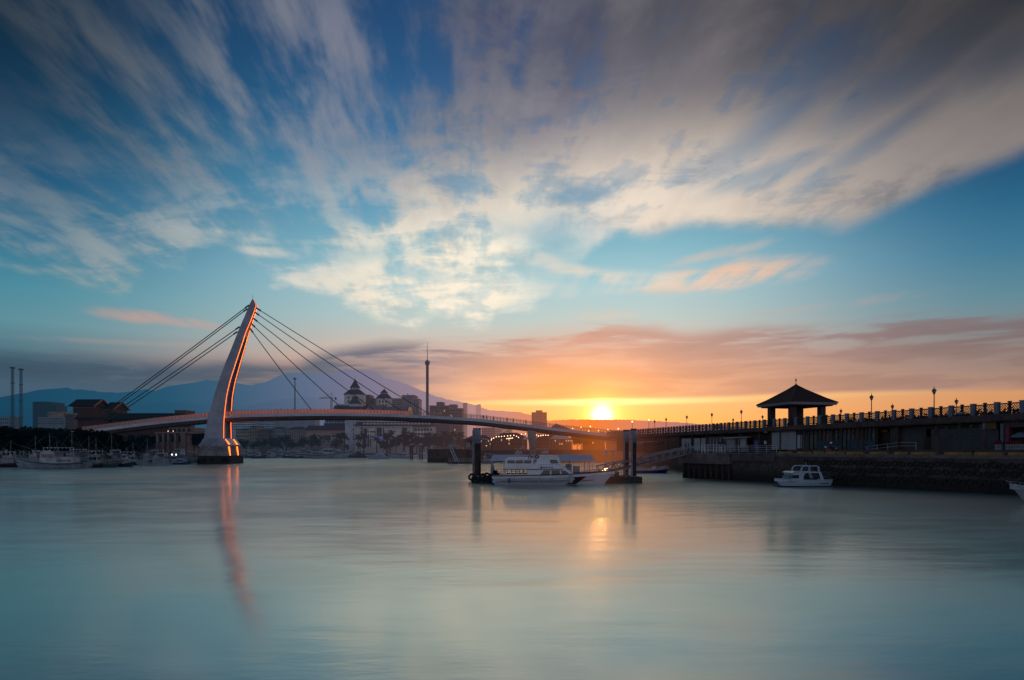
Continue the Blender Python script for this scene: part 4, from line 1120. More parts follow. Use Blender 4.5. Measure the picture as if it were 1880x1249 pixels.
for px, z, y in ((866.5,.62,89.5),(872,.35,86.2),(887,.75,86.3),(894,.85,86.4),(899,.5,86.3),(905,.7,86.4)):
    mb = MB(); tyre(mb, (wx(px,y),y,z), .42, .15); mb.build('fender_tyre', m_tyre, t)
rnd = random.Random(12)
for k in range(9):
    mb = MB(); x = wx(rnd.choice([rnd.uniform(905,920), rnd.uniform(1095,1150)]),88); mb.box(x-.25,x+.3,88,88.6,.742,.742+rnd.uniform(.3,.9)); mb.build('crate', rnd.choice([m_tan,m_wood,m_bw2]), t)
# shelter on the pontoon
t = thing('pontoon_shelter', 'long shelter with a pale sloping roof standing on the pontoon behind the ferry', 'shelter', (wx(901,90), 90, .74))
Ls = wx(1090,90)-wx(901,90); zr = wz(835,90)-.74; ze = wz(845,88.4)-.74
mb = MB()
mb.add([(0,-1.9,ze),(Ls,-1.9,ze),(Ls-.35,.6,zr),(.3,.6,zr),(0,2.2,ze+.1),(Ls,2.2,ze+.1)], [(0,1,2,3),(3,2,5,4),(0,3,4),(1,5,2)])
mb.box(.0,Ls,-1.93,-1.88,ze-.12,ze+.02)
mb.build('roof', mat('shelter roof sheet', (.46,.50,.62), .45, var=.12), t)
for px in (903, 925, 950, 985, 1028, 1050, 1079, 1089):
    x = wx(px,88)-wx(901,90)
    for y in (-1.7, 2.0): mb = MB(); mb.bar((x,y,0),(x,y,ze-.08 if y < 0 else ze),.11); mb.build('post', m_bw, t)
mb = MB(); mb.ext([(-.1,0),(.75,0),(.6,ze*.5),(.2,ze)], -1.95, -1.85); mb.build('end_screen', mat('screen cloth', (.28,.30,.38), .8), t)
mb = MB()
for k in range(22): x = .9+k*(Ls-1.)/22; mb.bar((x,-1.7,0),(x,-1.7,1.0),.035)
for h in (.35,.7,1.02): mb.bar((.8,-1.7,h),(Ls,-1.7,h),.04)
mb.build('handrail', m_bw2, t)
for k in range(3):
    mb = MB(); x = Ls*.66+k*1.1; mb.box(x,x+.9,.8,1.6,0,1.4+.3*(k % 2)); mb.build('locker', m_bw2, t)
# gangway truss
t = thing('gangway', 'pale steel truss gangway sloping from the quay corner down to the pontoon', 'gangway')
A0 = W(1102,869,88); A1 = W(1266,832,102.)
mid = []
d = (A1-A0); hd = Vector((d.x,d.y,0)).normalized(); sd_ = Vector((-hd.y,hd.x,0))
H = 1.0
for side in (-.7,.7):
    mb = MB(); N = 22; lo = [A0.lerp(A1,i/N)+sd_*side for i in range(N+1)]; up = [p+Vector((0,0,H)) for p in lo]
    mb.bar(lo[0],lo[-1],.16); mb.bar(up[0],up[-1],.16)
    for i in range(N):
        a,b = (lo[i],up[i+1]) if i % 2 else (up[i],lo[i+1]); mb.bar(a,b,.09)
        if i % 2 == 0: mb.bar(lo[i],up[i],.08)
    mb.build('side_truss', mat('gangway steel', (.30,.27,.28), .5, .2, var=.2), t)
mb = MB(); p = [A0+sd_*-.6, A1+sd_*-.6, A1+sd_*.6, A0+sd_*.6]; mb.add(p+[q-Vector((0,0,.08)) for q in p], [(0,1,2,3),(7,6,5,4),(0,4,5,1),(2,6,7,3)]); mb.build('walkway', m_wood, t)
for px, y in ((1113,89.5),(1124.5,89.5)):
    pass
G = 'small round headed lamps on the pontoon'
p = W(1113,829,90)
t = thing('pontoon_lamp', 'left one of two slim orange lit lamps on the pontoon, between shelter and piles', 'lamp', (p.x,90,.74), group=G)
mb = MB(); mb.tube([(0,0,0),(0,0,p.z-.74)], .05, 6); mb.build('pole', m_bw2, t)
mb = MB(); mb.lathe((0,0,p.z-.74), [(.05,-.08),(.28,0),(.3,.05),(.05,.2)], 10); mb.build('lamp_head', m_bw, t)
p2 = W(1125,830.5,91); dup(t, (p2.x,91,.74), label='right one of two slim orange lit lamps on the pontoon, between shelter and piles')
# ------------------------------------------------------------------ town behind the harbour
m_tanw = mat('tan render', (.34,.26,.19), .9, var=.35, vscale=.25)
m_brown = mat('brown brick', (.13,.07,.055), .9, var=.4, vscale=.3)
m_greyw = mat('grey render', (.24,.25,.27), .9, var=.3, vscale=.2)
m_paleb = mat('pale blue grey render', (.50,.54,.58), .85, var=.3, vscale=.2)
m_cream = mat('cream hotel wall', (.66,.61,.55), .85, var=.3, vscale=.15)
m_roofb = mat('dark blue slate roof', (.022,.032,.06), .7, var=.5, vscale=.5)
m_roofd = mat('black tile roof', (.010,.010,.012), .9, var=.4, vscale=.8)
m_redw = mat('red brown timber wall', (.09,.025,.018), .85, var=.4, vscale=.6)
m_redt = mat('lit orange trim', (.45,.18,.12), .7, var=.2)
m_win = mat('dark window', (.015,.02,.028), .4, var=.3, spec=.3)
m_winw = mat('lamp lit window', (.2,.12,.05), .5, emit=(1,.62,.25), estr=.55, var=.2)
m_pinkw = mat('hazy pink wall', (.26,.18,.16), .9, var=.25, vscale=.1)
m_bulb = mat('lit bulb', (.8,.6,.4), .5, emit=(1,.62,.36), estr=3., var=0)
m_white2 = mat('white canvas', (.62,.60,.62), .8, var=.1)
_wm = {}
def win_mesh(w, h, m):
    k = (round(w,2), round(h,2), m.name)
    if k not in _wm:
        mb = MB(); mb.box(-w/2, w/2, -.06, .03, -h/2, h/2); o = mb.build('window', m); _wm[k] = o.data; bpy.data.objects.remove(o)
    return _wm[k]
def add_win(par, x, y, z, w, h, m=None, rz=0.):
    o = bpy.data.objects.new('window', win_mesh(w, h, m or m_win)); COL.objects.link(o); o.parent = par; o.location = (x, y, z); o.rotation_euler = (0,0,rz); return o
def grid_wins(par, px0, px1, py0, py1, Y, Y0, nx, ny, m=None, fill=.5, fh=.5, lit=0., seed=0, origin=(0,0)):
    rnd = random.Random(seed)
    x0, x1 = wx(px0, Y), wx(px1, Y); z0, z1 = wz(py1, Y), wz(py0, Y)
    dx = (x1-x0)/nx; dz_ = (z1-z0)/ny
    for i in range(nx):
        for j in range(ny):
            mm = m_winw if rnd.random() < lit else (m or m_win)
            add_win(par, x0+dx*(i+.5)-origin[0], Y0-.02, z0+dz_*(j+.5), dx*fill, dz_*fh, mm)
def block(name, label, cat, px0, px1, py0, Y, depth, wall, z0=LOWZ, nx=0, ny=0, py1=None, roof=None, lit=0., seed=0, group=None, boxes=(), wrow=None, fill=.5, fh=.5, pytop=None):
    """box building: front face at distance Y"""
    x0, x1, zt = wx(px0, Y), wx(px1, Y), wz(py0, Y)
    t = thing(name, label, cat, (0,0,0), group=group)
    mb = MB(); mb.box(x0, x1, Y, Y+depth, z0, zt); w_ = mb.build('wall', wall, t)
    if roof == 'flat' or roof is None:
        mb = MB(); mb.box(x0-.25, x1+.25, Y-.25, Y+depth+.25, zt+.003, zt+.5); mb.build('parapet', wall, t)
    elif roof == 'gable':
        h = (x1-x0)*.18; mb = MB(); mb.ext([(x0-.5, zt),(x1+.5, zt),((x0+x1)/2, zt+h)], Y-.4, Y+depth+.4); mb.build('roof', m_roofb, t)
    elif roof == 'hip':
        h = min(5, (x1-x0)*.16); e = min((x1-x0)*.3, depth*.5)
        mb = MB(); mb.add([(x0-.6,Y-.6,zt),(x1+.6,Y-.6,zt),(x1+.6,Y+depth+.6,zt),(x0-.6,Y+depth+.6,zt),(x0+e,Y+depth/2,zt+h),(x1-e,Y+depth/2,zt+h)], [(0,1,5,4),(1,2,5),(2,3,4,5),(3,0,4),(3,2,1,0)]); mb.build('roof', m_roofb, t)
    for (a, b, q) in boxes:
        mb = MB(); mb.box(wx(a,Y), wx(b,Y), Y+.8, Y+depth*.7, zt+.1, wz(q,Y)); mb.build('rooftop_block', wall, t)
    if nx:
        grid_wins(t, px0, px1, py0+.6, py1 or py0+20, Y, Y, nx, ny, fill=fill, fh=fh, lit=lit, seed=seed)
    return t
# far left
block('low_building', 'faint low building touching the left edge of the view', 'building', -8, 16, 766, 700, 20, m_greyw, nx=6, ny=2, py1=780)
m_dkw = mat('dark slate render', (.03,.05,.06), .8, var=.2)
block('office_tower', 'dark stepped office tower behind the trees on the far left', 'building', 60, 93, 739, 700, 22, m_dkw, nx=8, ny=8, py1=778, boxes=[(66,84,737.5)], lit=.0, seed=1)
block('office_tower', 'lower wing attached beside the dark stepped tower', 'building', 93.3, 102.5, 745, 700, 18, m_dkw, nx=2, ny=6, py1=778, seed=2)
block('apartment_house', 'small round topped tan house beside the dark tower', 'building', 87, 97, 758, 520, 12, m_tanw, nx=3, ny=3, py1=775, boxes=[(89,94,756)], seed=3)
block('apartment_house', 'pair of tan houses between dark tower and black roofed hall', 'building', 107, 120, 758, 540, 12, m_tanw, nx=4, ny=3, py1=772, boxes=[(109,117,756)], seed=4)
block('apartment_house', 'long pale apartment row low behind the trees', 'building', 70, 117, 767, 500, 12, m_greyw, nx=14, ny=3, py1=780, seed=5)
block('apartment_house', 'dim reddish house left of the black roofed hall', 'building', 120, 134, 762, 460, 12, m_brown, nx=4, ny=3, py1=780, seed=6)
# black roofed hall with two gables
t = thing('gabled_hall', 'black roofed timber hall with two raised red trimmed gables left of the bridge', 'building')
Yh = 262
def xz(px, py, Y=Yh): return wx(px,Y), wz(py,Y)
mb = MB(); mb.box(wx(142,Yh), wx(196,Yh), Yh, Yh+16, LOWZ, wz(757,Yh)); mb.build('lower_wall', m_redw, t)
mb = MB(); mb.ext([(Yh-1.4, wz(770,Yh)), (Yh+17, wz(770,Yh)), (Yh+12, wz(757,Yh)), (Yh+3, wz(757,Yh))], wx(139,Yh), wx(205,Yh), 'x'); mb.build('lower_roof', m_roofd, t)
for a, b, w0, w1, pt, pe, po in ((138,188,143,184,733,746,0),(193,217,194,214,737.5,750,2.5)):
    g = thing('x', None, None); bpy.data.objects.remove(g)
    mb = MB(); mb.box(wx(w0,Yh+6), wx(w1,Yh+6), Yh+3+po, Yh+11+po, wz(758,Yh), wz(pe-1,Yh)); up = mb.build('upper_wall', m_redw, t)
    yr0, yr1, yc = Yh+1.2+po, Yh+12.8+po, Yh+7+po
    mb = MB(); zt, ze = wz(pt,Yh+6), wz(pe,Yh+1); xa, xb = wx(a,Yh+6), wx(b,Yh+6)
    mb.ext([(yr0,ze),(yr1,ze),(yc,zt)], xa, xb-.5, 'x'); mb.build('upper_roof', m_roofd, t)
    mb = MB(); mb.bar((xb-.3,yr0,ze),(xb-.3,yc,zt),.32,.4); mb.bar((xb-.3,yc,zt),(xb-.3,yr1,ze),.32,.4); mb.build('barge_board', m_redt, t)
    mb = MB(); mb.box(wx(w0,Yh+6)-.1, wx(w1,Yh+6)+.1, Yh+2.9+po, Yh+3+po, wz(pe+2,Yh), wz(pe+.8,Yh)); mb.build('trim', m_redt, up)
    for k in range(6): add_win(up, wx(w0+3+k*(w1-w0-6)/5,Yh+6), Yh+2.96+po, wz(pe+5,Yh), .8, 1.0)
mb = MB(); mb.ext([(Yh-3, wz(771,Yh)), (Yh+19, wz(771,Yh)), (Yh+13, wz(758,Yh)), (Yh+3, wz(758,Yh))], wx(205.5,Yh), wx(318,Yh), 'x'); mb.build('long_roof', m_roofd, t)
mb = MB(); mb.box(wx(206,Yh), wx(314,Yh), Yh, Yh+16, LOWZ, wz(771,Yh)-.02); mb.build('long_wall', m_redw, t)
block('small_house', 'small red brown house seen over the deck left of the pylon', 'building', 321, 340, 755, 330, 10, m_brown, nx=4, ny=2, py1=764, boxes=[(321,324,753.5),(334,339,757-2)], seed=8)
# restaurant under the bridge
Yr = 233
t = thing('restaurant', 'two storey pinkish restaurant with columns and roof terrace below the left bridge span', 'building')
m_pk = mat('pinkish plaster', (.34,.22,.19), .85, var=.35, vscale=.5)
mb = MB(); mb.box(wx(291,Yr), wx(344,Yr), Yr, Yr+12, LOWZ, wz(796.5,Yr)); lw = mb.build('wall', m_pk, t)
mb = MB(); mb.box(wx(288,Yr), wx(352,Yr), Yr-1.5, Yr+12.5, wz(796.4,Yr), wz(793.5,Yr)); mb.build('terrace_slab', m_pk, t)
mb = MB(); mb.box(wx(304,Yr), wx(350,Yr), Yr+2, Yr+11, wz(793.4,Yr), wz(785,Yr)); uw = mb.build('upper_wall', m_redt if 0 else m_pk, t)
for px in (292,303,312,325,337,341): mb = MB(); mb.box(wx(px,Yr)-.35, wx(px,Yr)+.35, Yr-1.4, Yr-.7, LOWZ, wz(796.5,Yr)); mb.build('column', m_pk, t)
for px in (296,307,318,331): add_win(lw, wx(px,Yr), Yr-.02, wz(806,Yr), 1.2, 2.2)
for px in (309,316,324,332,342): add_win(uw, wx(px,Yr), Yr+1.98, wz(789.5,Yr), 1.0, 1.3)
for px in (312,321): mb = MB(); mb.sphere((wx(px,Yr),Yr-1.2,wz(792,Yr)),.16,8); mb.build('lamp', m_bulb, t)
mb = MB()
for i in range(24): x = wx(289+i*2.7,Yr); mb.bar((x,Yr-1.45,wz(793.5,Yr)),(x,Yr-1.45,wz(793.5,Yr)+1),.06)
mb.bar((wx(288,Yr),Yr-1.45,wz(793.5,Yr)+1),(wx(352,Yr),Yr-1.45,wz(793.5,Yr)+1),.08); mb.build('balustrade', m_dark, t)
# truck with its lights on
t = thing('truck', 'small truck with a pale blue roof and both headlights shining, parked by the restaurant', 'truck', (wx(314,216), 218, LOWZ))
mb = MB(); mb.ext([(-.9,.5),(.9,.5),(.92,1.5),(.75,2.35),(-.75,2.35),(-.92,1.5)], 0, 1.7); cabt = mb.build('cab', m_dark, t)
mb = MB(); mb.box(-.72,.72,.05,1.6,2.352,2.5); mb.build('cab_roof', mat('pale teal paint', (.14,.30,.36), .5), cabt)
mb = MB(); mb.add([(-.7,-.01,1.5),(.7,-.01,1.5),(.6,-.01,2.2),(-.6,-.01,2.2)], [(0,1,2,3)]); mb.build('windscreen', m_glass, cabt, fix=False)
mb = MB(); mb.box(-1.0,1.0,1.8,5.2,.7,2.9); mb.build('cargo_box', m_bw2, t)
for x in (-.72,.72): mb = MB(); mb.lathe((x,-.05,.85), [(.01,-.15),(.16,-.08),(.16,.08),(.01,.15)], 10); mb.build('headlight', mat('headlamp', (.9,.9,.9), .4, emit=(1,.92,.85), estr=14., var=0), cabt)
for x in (-.85,.85):
    for y in (.8,4.2):
        mb = MB(); tyre(mb, (x,y,.42), .3, .12, 'x'); mb.build('wheel', m_tyre, t)
block('van', 'x', 'van', 0, 1, 0, 100, 1, m_bw2) if 0 else None
# middle left below the deck
block('apartment_house', 'bluish apartment block glimpsed right of the pylon below the deck', 'building', 426, 470, 773, 560, 14, m_paleb, nx=14, ny=4, py1=790, seed=9, fill=.7)
block('apartment_house', 'second bluish apartment block with blue glass corner, below the deck', 'building', 470, 505, 772, 570, 14, m_paleb, nx=11, ny=4, py1=790, seed=10, fill=.7)
block('town_house', 'low tan house row right beside the pylon, dark roof', 'building', 433, 458, 790, 440, 12, m_tanw, nx=8, ny=3, py1=812, roof='hip', seed=11)
block('town_house', 'taller yellow tan gabled house near the pylon', 'building', 458, 472, 784, 438, 12, mat('yellow tan wall', (.24,.19,.10), .9, var=.3, vscale=.3), nx=3, ny=5, py1=814, roof='gable', seed=12)
block('town_house', 'brown three storey block with pale pillars, third from the pylon', 'building', 473, 494, 790, 432, 12, m_brown, nx=5, ny=4, py1=815, roof='hip', seed=13)
block('town_house', 'grey town house with tall narrow pale strips, left of the pink row', 'building', 495, 524, 788, 436, 12, m_greyw, nx=9, ny=3, py1=812, roof='hip', seed=14, fill=.4, fh=.8)
block('town_house', 'pinkish row house with vertical cream strips', 'building', 525, 562, 789, 434, 12, m_pk, nx=11, ny=3, py1=813, roof='hip', seed=15, fill=.35, fh=.8)
# hotel: left wing
t = block('hotel_wing', 'hotel wing with layered dark blue roof and orange band, left of the pale tower block', 'hotel', 563, 633, 790, 424, 16, m_tanw, nx=0)
Yw = 424
mb = MB(); mb.ext([(Yw-1.5, wz(790,Yw)),(Yw+17, wz(790,Yw)),(Yw+14, wz(781,Yw)),(Yw+6, wz(781,Yw))], wx(561,Yw), wx(633,Yw), 'x'); mb.build('roof', m_roofb, t)
mb = MB(); mb.ext([(Yw+5, wz(781,Yw)+.02),(Yw+17, wz(781,Yw)+.02),(Yw+14, wz(770,Yw)),(Yw+9, wz(770,Yw))], wx(590,Yw), wx(633,Yw), 'x'); mb.build('upper_roof', m_roofb, t)
mb = MB(); mb.box(wx(564,Yw), wx(632,Yw), Yw-.2, Yw, wz(794,Yw), wz(790.5,Yw)); mb.build('frieze', m_redt, t)
grid_wins(t, 566, 632, 796, 816, Yw, Yw-.02, 8, 2, fill=.4, fh=.35, seed=16)
for a, b, c, d in ((587,595,801,807),(596,607,799.5,808.5)): add_win(t, wx((a+b)/2,Yw), Yw-.06, wz((c+d)/2,Yw), (b-a)*Yw/F, (d-c)*Yw/F)
for k in range(8): mb = MB(); mb.ext([(wx(594+k*5,Yw)-.6, wz(776.5,Yw)),(wx(594+k*5,Yw)+.6, wz(776.5,Yw)),(wx(594+k*5,Yw), wz(773.5,Yw))], Yw+5.5, Yw+9); mb.build('dormer', m_cream, t)
# pale block
t = block('hotel_tower_block', 'tall pale windowless block of the hotel with a column of tiny slit windows', 'hotel', 633.5, 652, 765, 418, 18, m_paleb)
for q in (775,780,789,797,803): add_win(t, wx(649,418), 417.97, wz(q,418), .6, 1.3)
# white hotel
Yw = 416
t = thing('white_hotel', 'long white hotel with dark roof, row of dormers and blue sign behind the yachts', 'hotel')
mb = MB(); mb.box(wx(652,Yw)+.01, wx(757,Yw), Yw, Yw+16, LOWZ, wz(781,Yw)); mw = mb.build('wall', m_cream, t)
mb = MB(); mb.box(wx(757,Yw), wx(795,Yw), Yw+3, Yw+17, LOWZ, wz(783,Yw)); mb.build('wall', m_cream, t, label='set back right part of the white hotel wall')
mb = MB(); mb.ext([(Yw-2, wz(783,Yw)),(Yw+17.5, wz(783,Yw)),(Yw+14, wz(774,Yw)),(Yw+7, wz(774,Yw))], wx(651,Yw), wx(790,Yw), 'x'); mb.build('roof', m_roofb, t)
for k in range(20):
    px = 668+k*6.3; mb = MB(); x = wx(px,Yw); mb.ext([(x-.7, wz(779.5,Yw)),(x+.7, wz(779.5,Yw)),(x+.7, wz(777.6,Yw)),(x, wz(776.3,Yw)),(x-.7, wz(777.6,Yw))], Yw+.2, Yw+5); mb.build('dormer', m_cream, t)
mb = MB(); mb.box(wx(651,Yw), wx(758,Yw), Yw-1.6, Yw, wz(785,Yw), wz(783.2,Yw)); mb.build('cornice', m_cream, t)
for px, py, w_, h_ in [(664.5,785,1.6,2),(671,788.5,2,.9),(678,784,2,.8),(685,784,2,.8),(664.5,794,1.8,2.5),(669,795,3.5,5),(678,793,3,.9),(685,793,3,.9),(678,803,2,3.6),(684,802,1.6,1),(664.5,802,1,2.2),(678,814,2.4,4.5),(669,814,2.5,5),
    (697,787.5,6,3),(697,797,6.5,5),(714,784,2,.9),(722,784,2,.9),(723.5,793,2.5,1),(716,794,3,3),(714,813,3,4.5),(704,800,3,3),(723,813,3,4),(734,803,3,3),(731,813,3,4),(742,785,4,3),(742,792,3.5,2.5),(750,784,1.5,2),(750,793,1.5,2),(756,798,1.6,3)]:
    add_win(mw, wx(px,Yw), Yw-.02, wz(py,Yw), w_, h_)
for i in range(6):
    for j in range(3): add_win(t, wx(762+i*5.6,Yw), Yw+2.98, wz(789+j*8,Yw), 1.5, 1.6)
mb = MB(); mb.box(wx(690,Yw), wx(704,Yw), Yw-.5, Yw-.15, wz(806.5,Yw), wz(801.5,Yw)); mb.build('sign_board', mat('blue violet sign', (.10,.12,.42), .6, emit=(.25,.3,1), estr=.12), t)
for i in range(9): mb = MB(); mb.box(wx(655+i*11.8,Yw)-.25, wx(655+i*11.8,Yw)+.25, Yw-.35, Yw-.02, LOWZ, wz(783,Yw)-.2); mb.build('pilaster', m_cream, t)
# turrets
Yt = 452
def turret(label, pxc, hw, py_base, py_eave, py_mid, mw_, bel, py_apex, small=None):
    t = thing('hotel_turret', label, 'hotel turret', (wx(pxc,Yt), Yt+7, 0))
    k = Yt/F; zb = LOWZ
    mb = MB(); n = 8
    def ring(w, z): return [(w*k*a*1.0, w*k*b*.9, z) for a, b in ((-1,-.55),(-.55,-1),(.55,-1),(1,-.55),(1,.55),(.55,1),(-.55,1),(-1,.55))]
    mb.loft([ring(hw, zb), ring(hw, wz(py_eave,Yt))], smooth=False); b = mb.build('wall', m_paleb if 0 else m_cream, t)
    mb = MB(); mb.loft([ring(hw*1.1, wz(py_eave,Yt)+.01), ring(hw*1.05, wz(py_eave,Yt)+.6), ring(mw_, wz(py_mid,Yt))], smooth=False); mb.build('roof', m_roofb, t)
    mb = MB(); mb.loft([ring(mw_*.85, wz(py_mid,Yt)+.01), ring(mw_*.85, wz(bel,Yt))], smooth=False); bf = mb.build('belfry', m_cream, t)
    mb = MB(); mb.loft([ring(mw_*1.08, wz(bel,Yt)+.01), ring(mw_*.95, wz(bel,Yt)+.5), ring(mw_*.42, wz((bel+py_apex)/2-1,Yt)), ring(.06, wz(py_apex,Yt))], smooth=False); mb.build('spire', m_roofb, t)
    mb = MB(); mb.tube([(0,0,wz(py_apex,Yt)-.3),(0,0,wz(py_apex,Yt)+2.2)],[.12,.04],5); mb.build('finial', m_dark, t)
    for s_ in (-.6,0,.6): add_win(bf, s_*mw_*k, -mw_*.9*k*.85-.02, wz(py_mid,Yt)+.55, .5, .8)
    for i in range(3):
        for j in range(2): add_win(b, (-.45+.45*i)*hw*k, -hw*.9*k-.02, wz(py_eave+6+j*7,Yt), 1.2, 1.6)
    if small:
        a, bb, pe, pa = small; mb = MB(); y0 = -hw*.9*k-1.0; xa, xb = wx(a,Yt)-wx(pxc,Yt), wx(bb,Yt)-wx(pxc,Yt); xm = (xa+xb)/2
        mb.add([(xa,y0-2,wz(pe,Yt)),(xb,y0-2,wz(pe,Yt)),(xb,y0+4,wz(pe,Yt)),(xa,y0+4,wz(pe,Yt)),(xm-.3,y0+.8,wz(pa,Yt)),(xm+.3,y0+.8,wz(pa,Yt))], [(0,1,5,4),(1,2,5),(2,3,4,5),(3,0,4),(3,2,1,0)]); mb.build('porch_roof', m_roofb, t)
        mb = MB(); mb.box(xa+.4,xb-.4,y0-1.5,y0+.9,LOWZ,wz(pe,Yt)-.02); mb.build('porch_wall', m_cream, t)
    return t
turret('larger hotel turret with a steep pointed blue roof stacked on a flared one', 647.5, 17.8, 745, 724, 714, 8.8, 711, 693.5, small=(641,662.5,742,727))
turret('smaller hotel turret with a low pointed blue roof, between two cables', 701.8, 13.2, 748, 731, 722, 6.5, 720.5, 712.5)
# long curved hotel roof behind the deck
Yc = 440
t = thing('hotel_main_wing', 'long hotel wing with ribbed dark blue roof showing just above the bridge deck', 'hotel')
mb = MB(); mb.box(wx(612,Yc), wx(745,Yc), Yc+1, Yc+22, LOWZ, wz(756,Yc)); mb.build('wall', m_cream, t)
mb = MB(); mb.ext([(Yc-1, wz(757,Yc)),(Yc+24, wz(757,Yc)),(Yc+19, wz(743.5,Yc)),(Yc+6, wz(743.5,Yc))], wx(610,Yc), wx(700,Yc), 'x'); mb.build('roof', m_roofb, t)
mb = MB(); mb.ext([(Yc-1, wz(760,Yc)),(Yc+24, wz(760,Yc)),(Yc+19, wz(746,Yc)),(Yc+6, wz(746,Yc))], wx(700.1,Yc), wx(748,Yc), 'x'); mb.build('roof', m_roofb, t)
for k in range(17):
    px = 672+k*4.3; mb = MB(); x = wx(px,Yc); a, b = (757, 744) if px < 700 else (760, 747)
    mb.bar((x, Yc-1.1, wz(a,Yc)+.25), (x+1.6, Yc+5.9, wz(b,Yc)+.45), .7, .5); mb.build('roof_rib', m_greyw, t)
for k in range(7): mb = MB(); x = wx(641+k*3.6,Yc); mb.box(x-.5,x+.5,Yc+4,Yc+6,wz(745.5,Yc),wz(742.5,Yc)); mb.build('dormer', m_cream, t)
mb = MB(); mb.box(wx(612,Yc), wx(640,Yc), Yc+6.5, Yc+18, wz(745,Yc), wz(741,Yc)); mb.build('rooftop_block', m_paleb, t)
block('apartment_block', 'dark reddish block between the two hotel turrets', 'building', 668.5, 679, 726, 490, 14, m_brown, nx=3, ny=7, py1=755, seed=20)
block('apartment_block', 'lower dark block just left of the smaller turret', 'building', 679.2, 689, 732.5, 492, 14, m_brown, nx=3, ny=5, py1=755, seed=21)
block('apartment_tower', 'grey apartment block lower left wing, right of the smaller turret', 'building', 717, 738, 732.5, 505, 16, m_greyw, nx=6, ny=8, py1=765, seed=22)
t = block('apartment_tower', 'dark apartment tower with flat overhanging roof left of the observation tower', 'building', 738.3, 759, 728, 500, 18, m_greyw, nx=6, ny=10, py1=766, seed=23, lit=.04)
mb = MB(); mb.box(wx(738,500), wx(762,500), 499, 519, wz(727.5,500)+.3, wz(726,500)+.2); mb.build('roof_slab', m_greyw, t)
mb = MB(); mb.tube([(wx(746.5,500),506,wz(727,500)),(wx(746.5,500),506,wz(720.5,500))],[.5,.15],6); mb.build('roof_mast', m_dark, t)
block('apartment_tower', 'narrow right wing of the dark apartment tower', 'building', 759.3, 769, 733, 503, 16, m_greyw, nx=3, ny=9, py1=766, seed=24)
# observation tower
Yo = 425; k = Yo/F
t = thing('observation_tower', 'slender grey observation tower with a ring cabin near the top and a needle mast', 'tower', (wx(784.6,Yo), Yo, 0))
m_tw = mat('tower shaft paint', (.16,.17,.20), .6, var=.2, vscale=.2)
mb = MB(); mb.lathe((0,0,HIZ-2.5), [(1.25,0),(1.0,4),(.95,wz(671,Yo)-HIZ+2.5)], 16); mb.build('shaft', m_tw, t)
mb = MB()
for a in (.9,1.5,-.6): mb.bar((math.cos(a)*1.0,-abs(math.sin(a))*1.0,HIZ),(math.cos(a)*.98,-abs(math.sin(a))*.98,wz(671,Yo)),.18)
mb.build('guide_rail', m_dark, t)
mb = MB(); mb.lathe((0,0,wz(671,Yo)+.01), [(1.0,0),(1.5,.5),(1.6,2.6),(1.3,2.9),(1.0,3.0)], 16); cb_ = mb.build('ring_cabin', m_tw, t)
for i in range(10):
    a = i*math.pi/5+.3; add_win(cb_, math.sin(a)*1.58, -math.cos(a)*1.58, wz(671,Yo)+1.7, .7, 1.0, rz=a)
mb = MB(); mb.lathe((0,0,wz(671,Yo)+3.02), [(.75,0),(.7,.5),(.25,.8),(.2,6),(.08,wz(628,Yo)-wz(671,Yo)-3.1)], 8); mb.build('needle', m_tw, t)
# right of the tower
block('apartment_tower', 'wide reddish grey apartment block right of the observation tower', 'building', 788.5, 824, 746, 436, 16, m_pinkw, z0=HIZ-2.5, nx=11, ny=10, py1=800, seed=25, boxes=[(801,814,738)], lit=.03)
block('apartment_tower', 'taller neighbour of the wide apartment block, with a square roof box', 'building', 824.3, 849, 751, 430, 16, m_pinkw, z0=HIZ-2.5, nx=8, ny=10, py1=802, seed=26, boxes=[(824.6,838.5,742.5),(845.5,849,750)], lit=.03)
block('hazy_tower', 'ghostly tall block fading in the haze below the mountain, just right of the apartments', 'building', 850, 857, 740, 1500, 20, m_brown, nx=3, ny=12, py1=790, seed=27)
block('hazy_tower', 'tiny hazy tower standing out of the mountain shoulder', 'building', 873.5, 882.5, 744, 3000, 30, m_brown, nx=3, ny=4, py1=762, seed=28, boxes=[(877,882,742.5)])
block('apartment_tower', 'pinkish tower block standing alone above the right half of the bridge', 'building', 977, 1004, 758, 640, 18, m_pinkw, nx=9, ny=9, py1=800, seed=29, boxes=[(984.5,996,753.5)], lit=0., fill=.35)
block('apartment_block', 'hazy blue grey block below the deck, left of the lit windows', 'building', 884, 908, 786, 620, 18, m_pinkw, nx=7, ny=5, py1=806, seed=30)
block('apartment_block', 'pale block with many glowing windows under the deck', 'building', 922, 941, 788, 600, 14, m_pinkw, nx=9, ny=5, py1=800, seed=31, lit=.75, fh=.55)
block('apartment_block', 'bluish slab between two hazy blocks under the deck', 'building', 908.5, 921.5, 787, 640, 14, m_paleb, nx=4, ny=5, py1=804, seed=32)
block('market_hall', 'low dark red market hall behind the left pile', 'building', 852, 905, 807, 300, 12, m_brown, z0=HIZ, nx=16, ny=2, py1=818, seed=33, lit=.12, roof='hip')
block('market_hall', 'long low reddish market hall behind the string lights', 'building', 905, 968, 804, 290, 12, m_brown, z0=HIZ, nx=18, ny=2, py1=818, seed=34, lit=.15, roof='hip')
block('market_hall', 'low market hall between bridge pier and tents', 'building', 985, 1050, 806, 285, 12, m_brown, z0=HIZ, nx=16, ny=2, py1=818, seed=35, lit=.1, roof='hip')
block('harbour_office', 'orange washed harbour office straight below the sun', 'building', 1075, 1110, 800, 270, 12, m_brown, z0=HIZ, nx=9, ny=2, py1=818, seed=36, lit=.05, roof='hip')
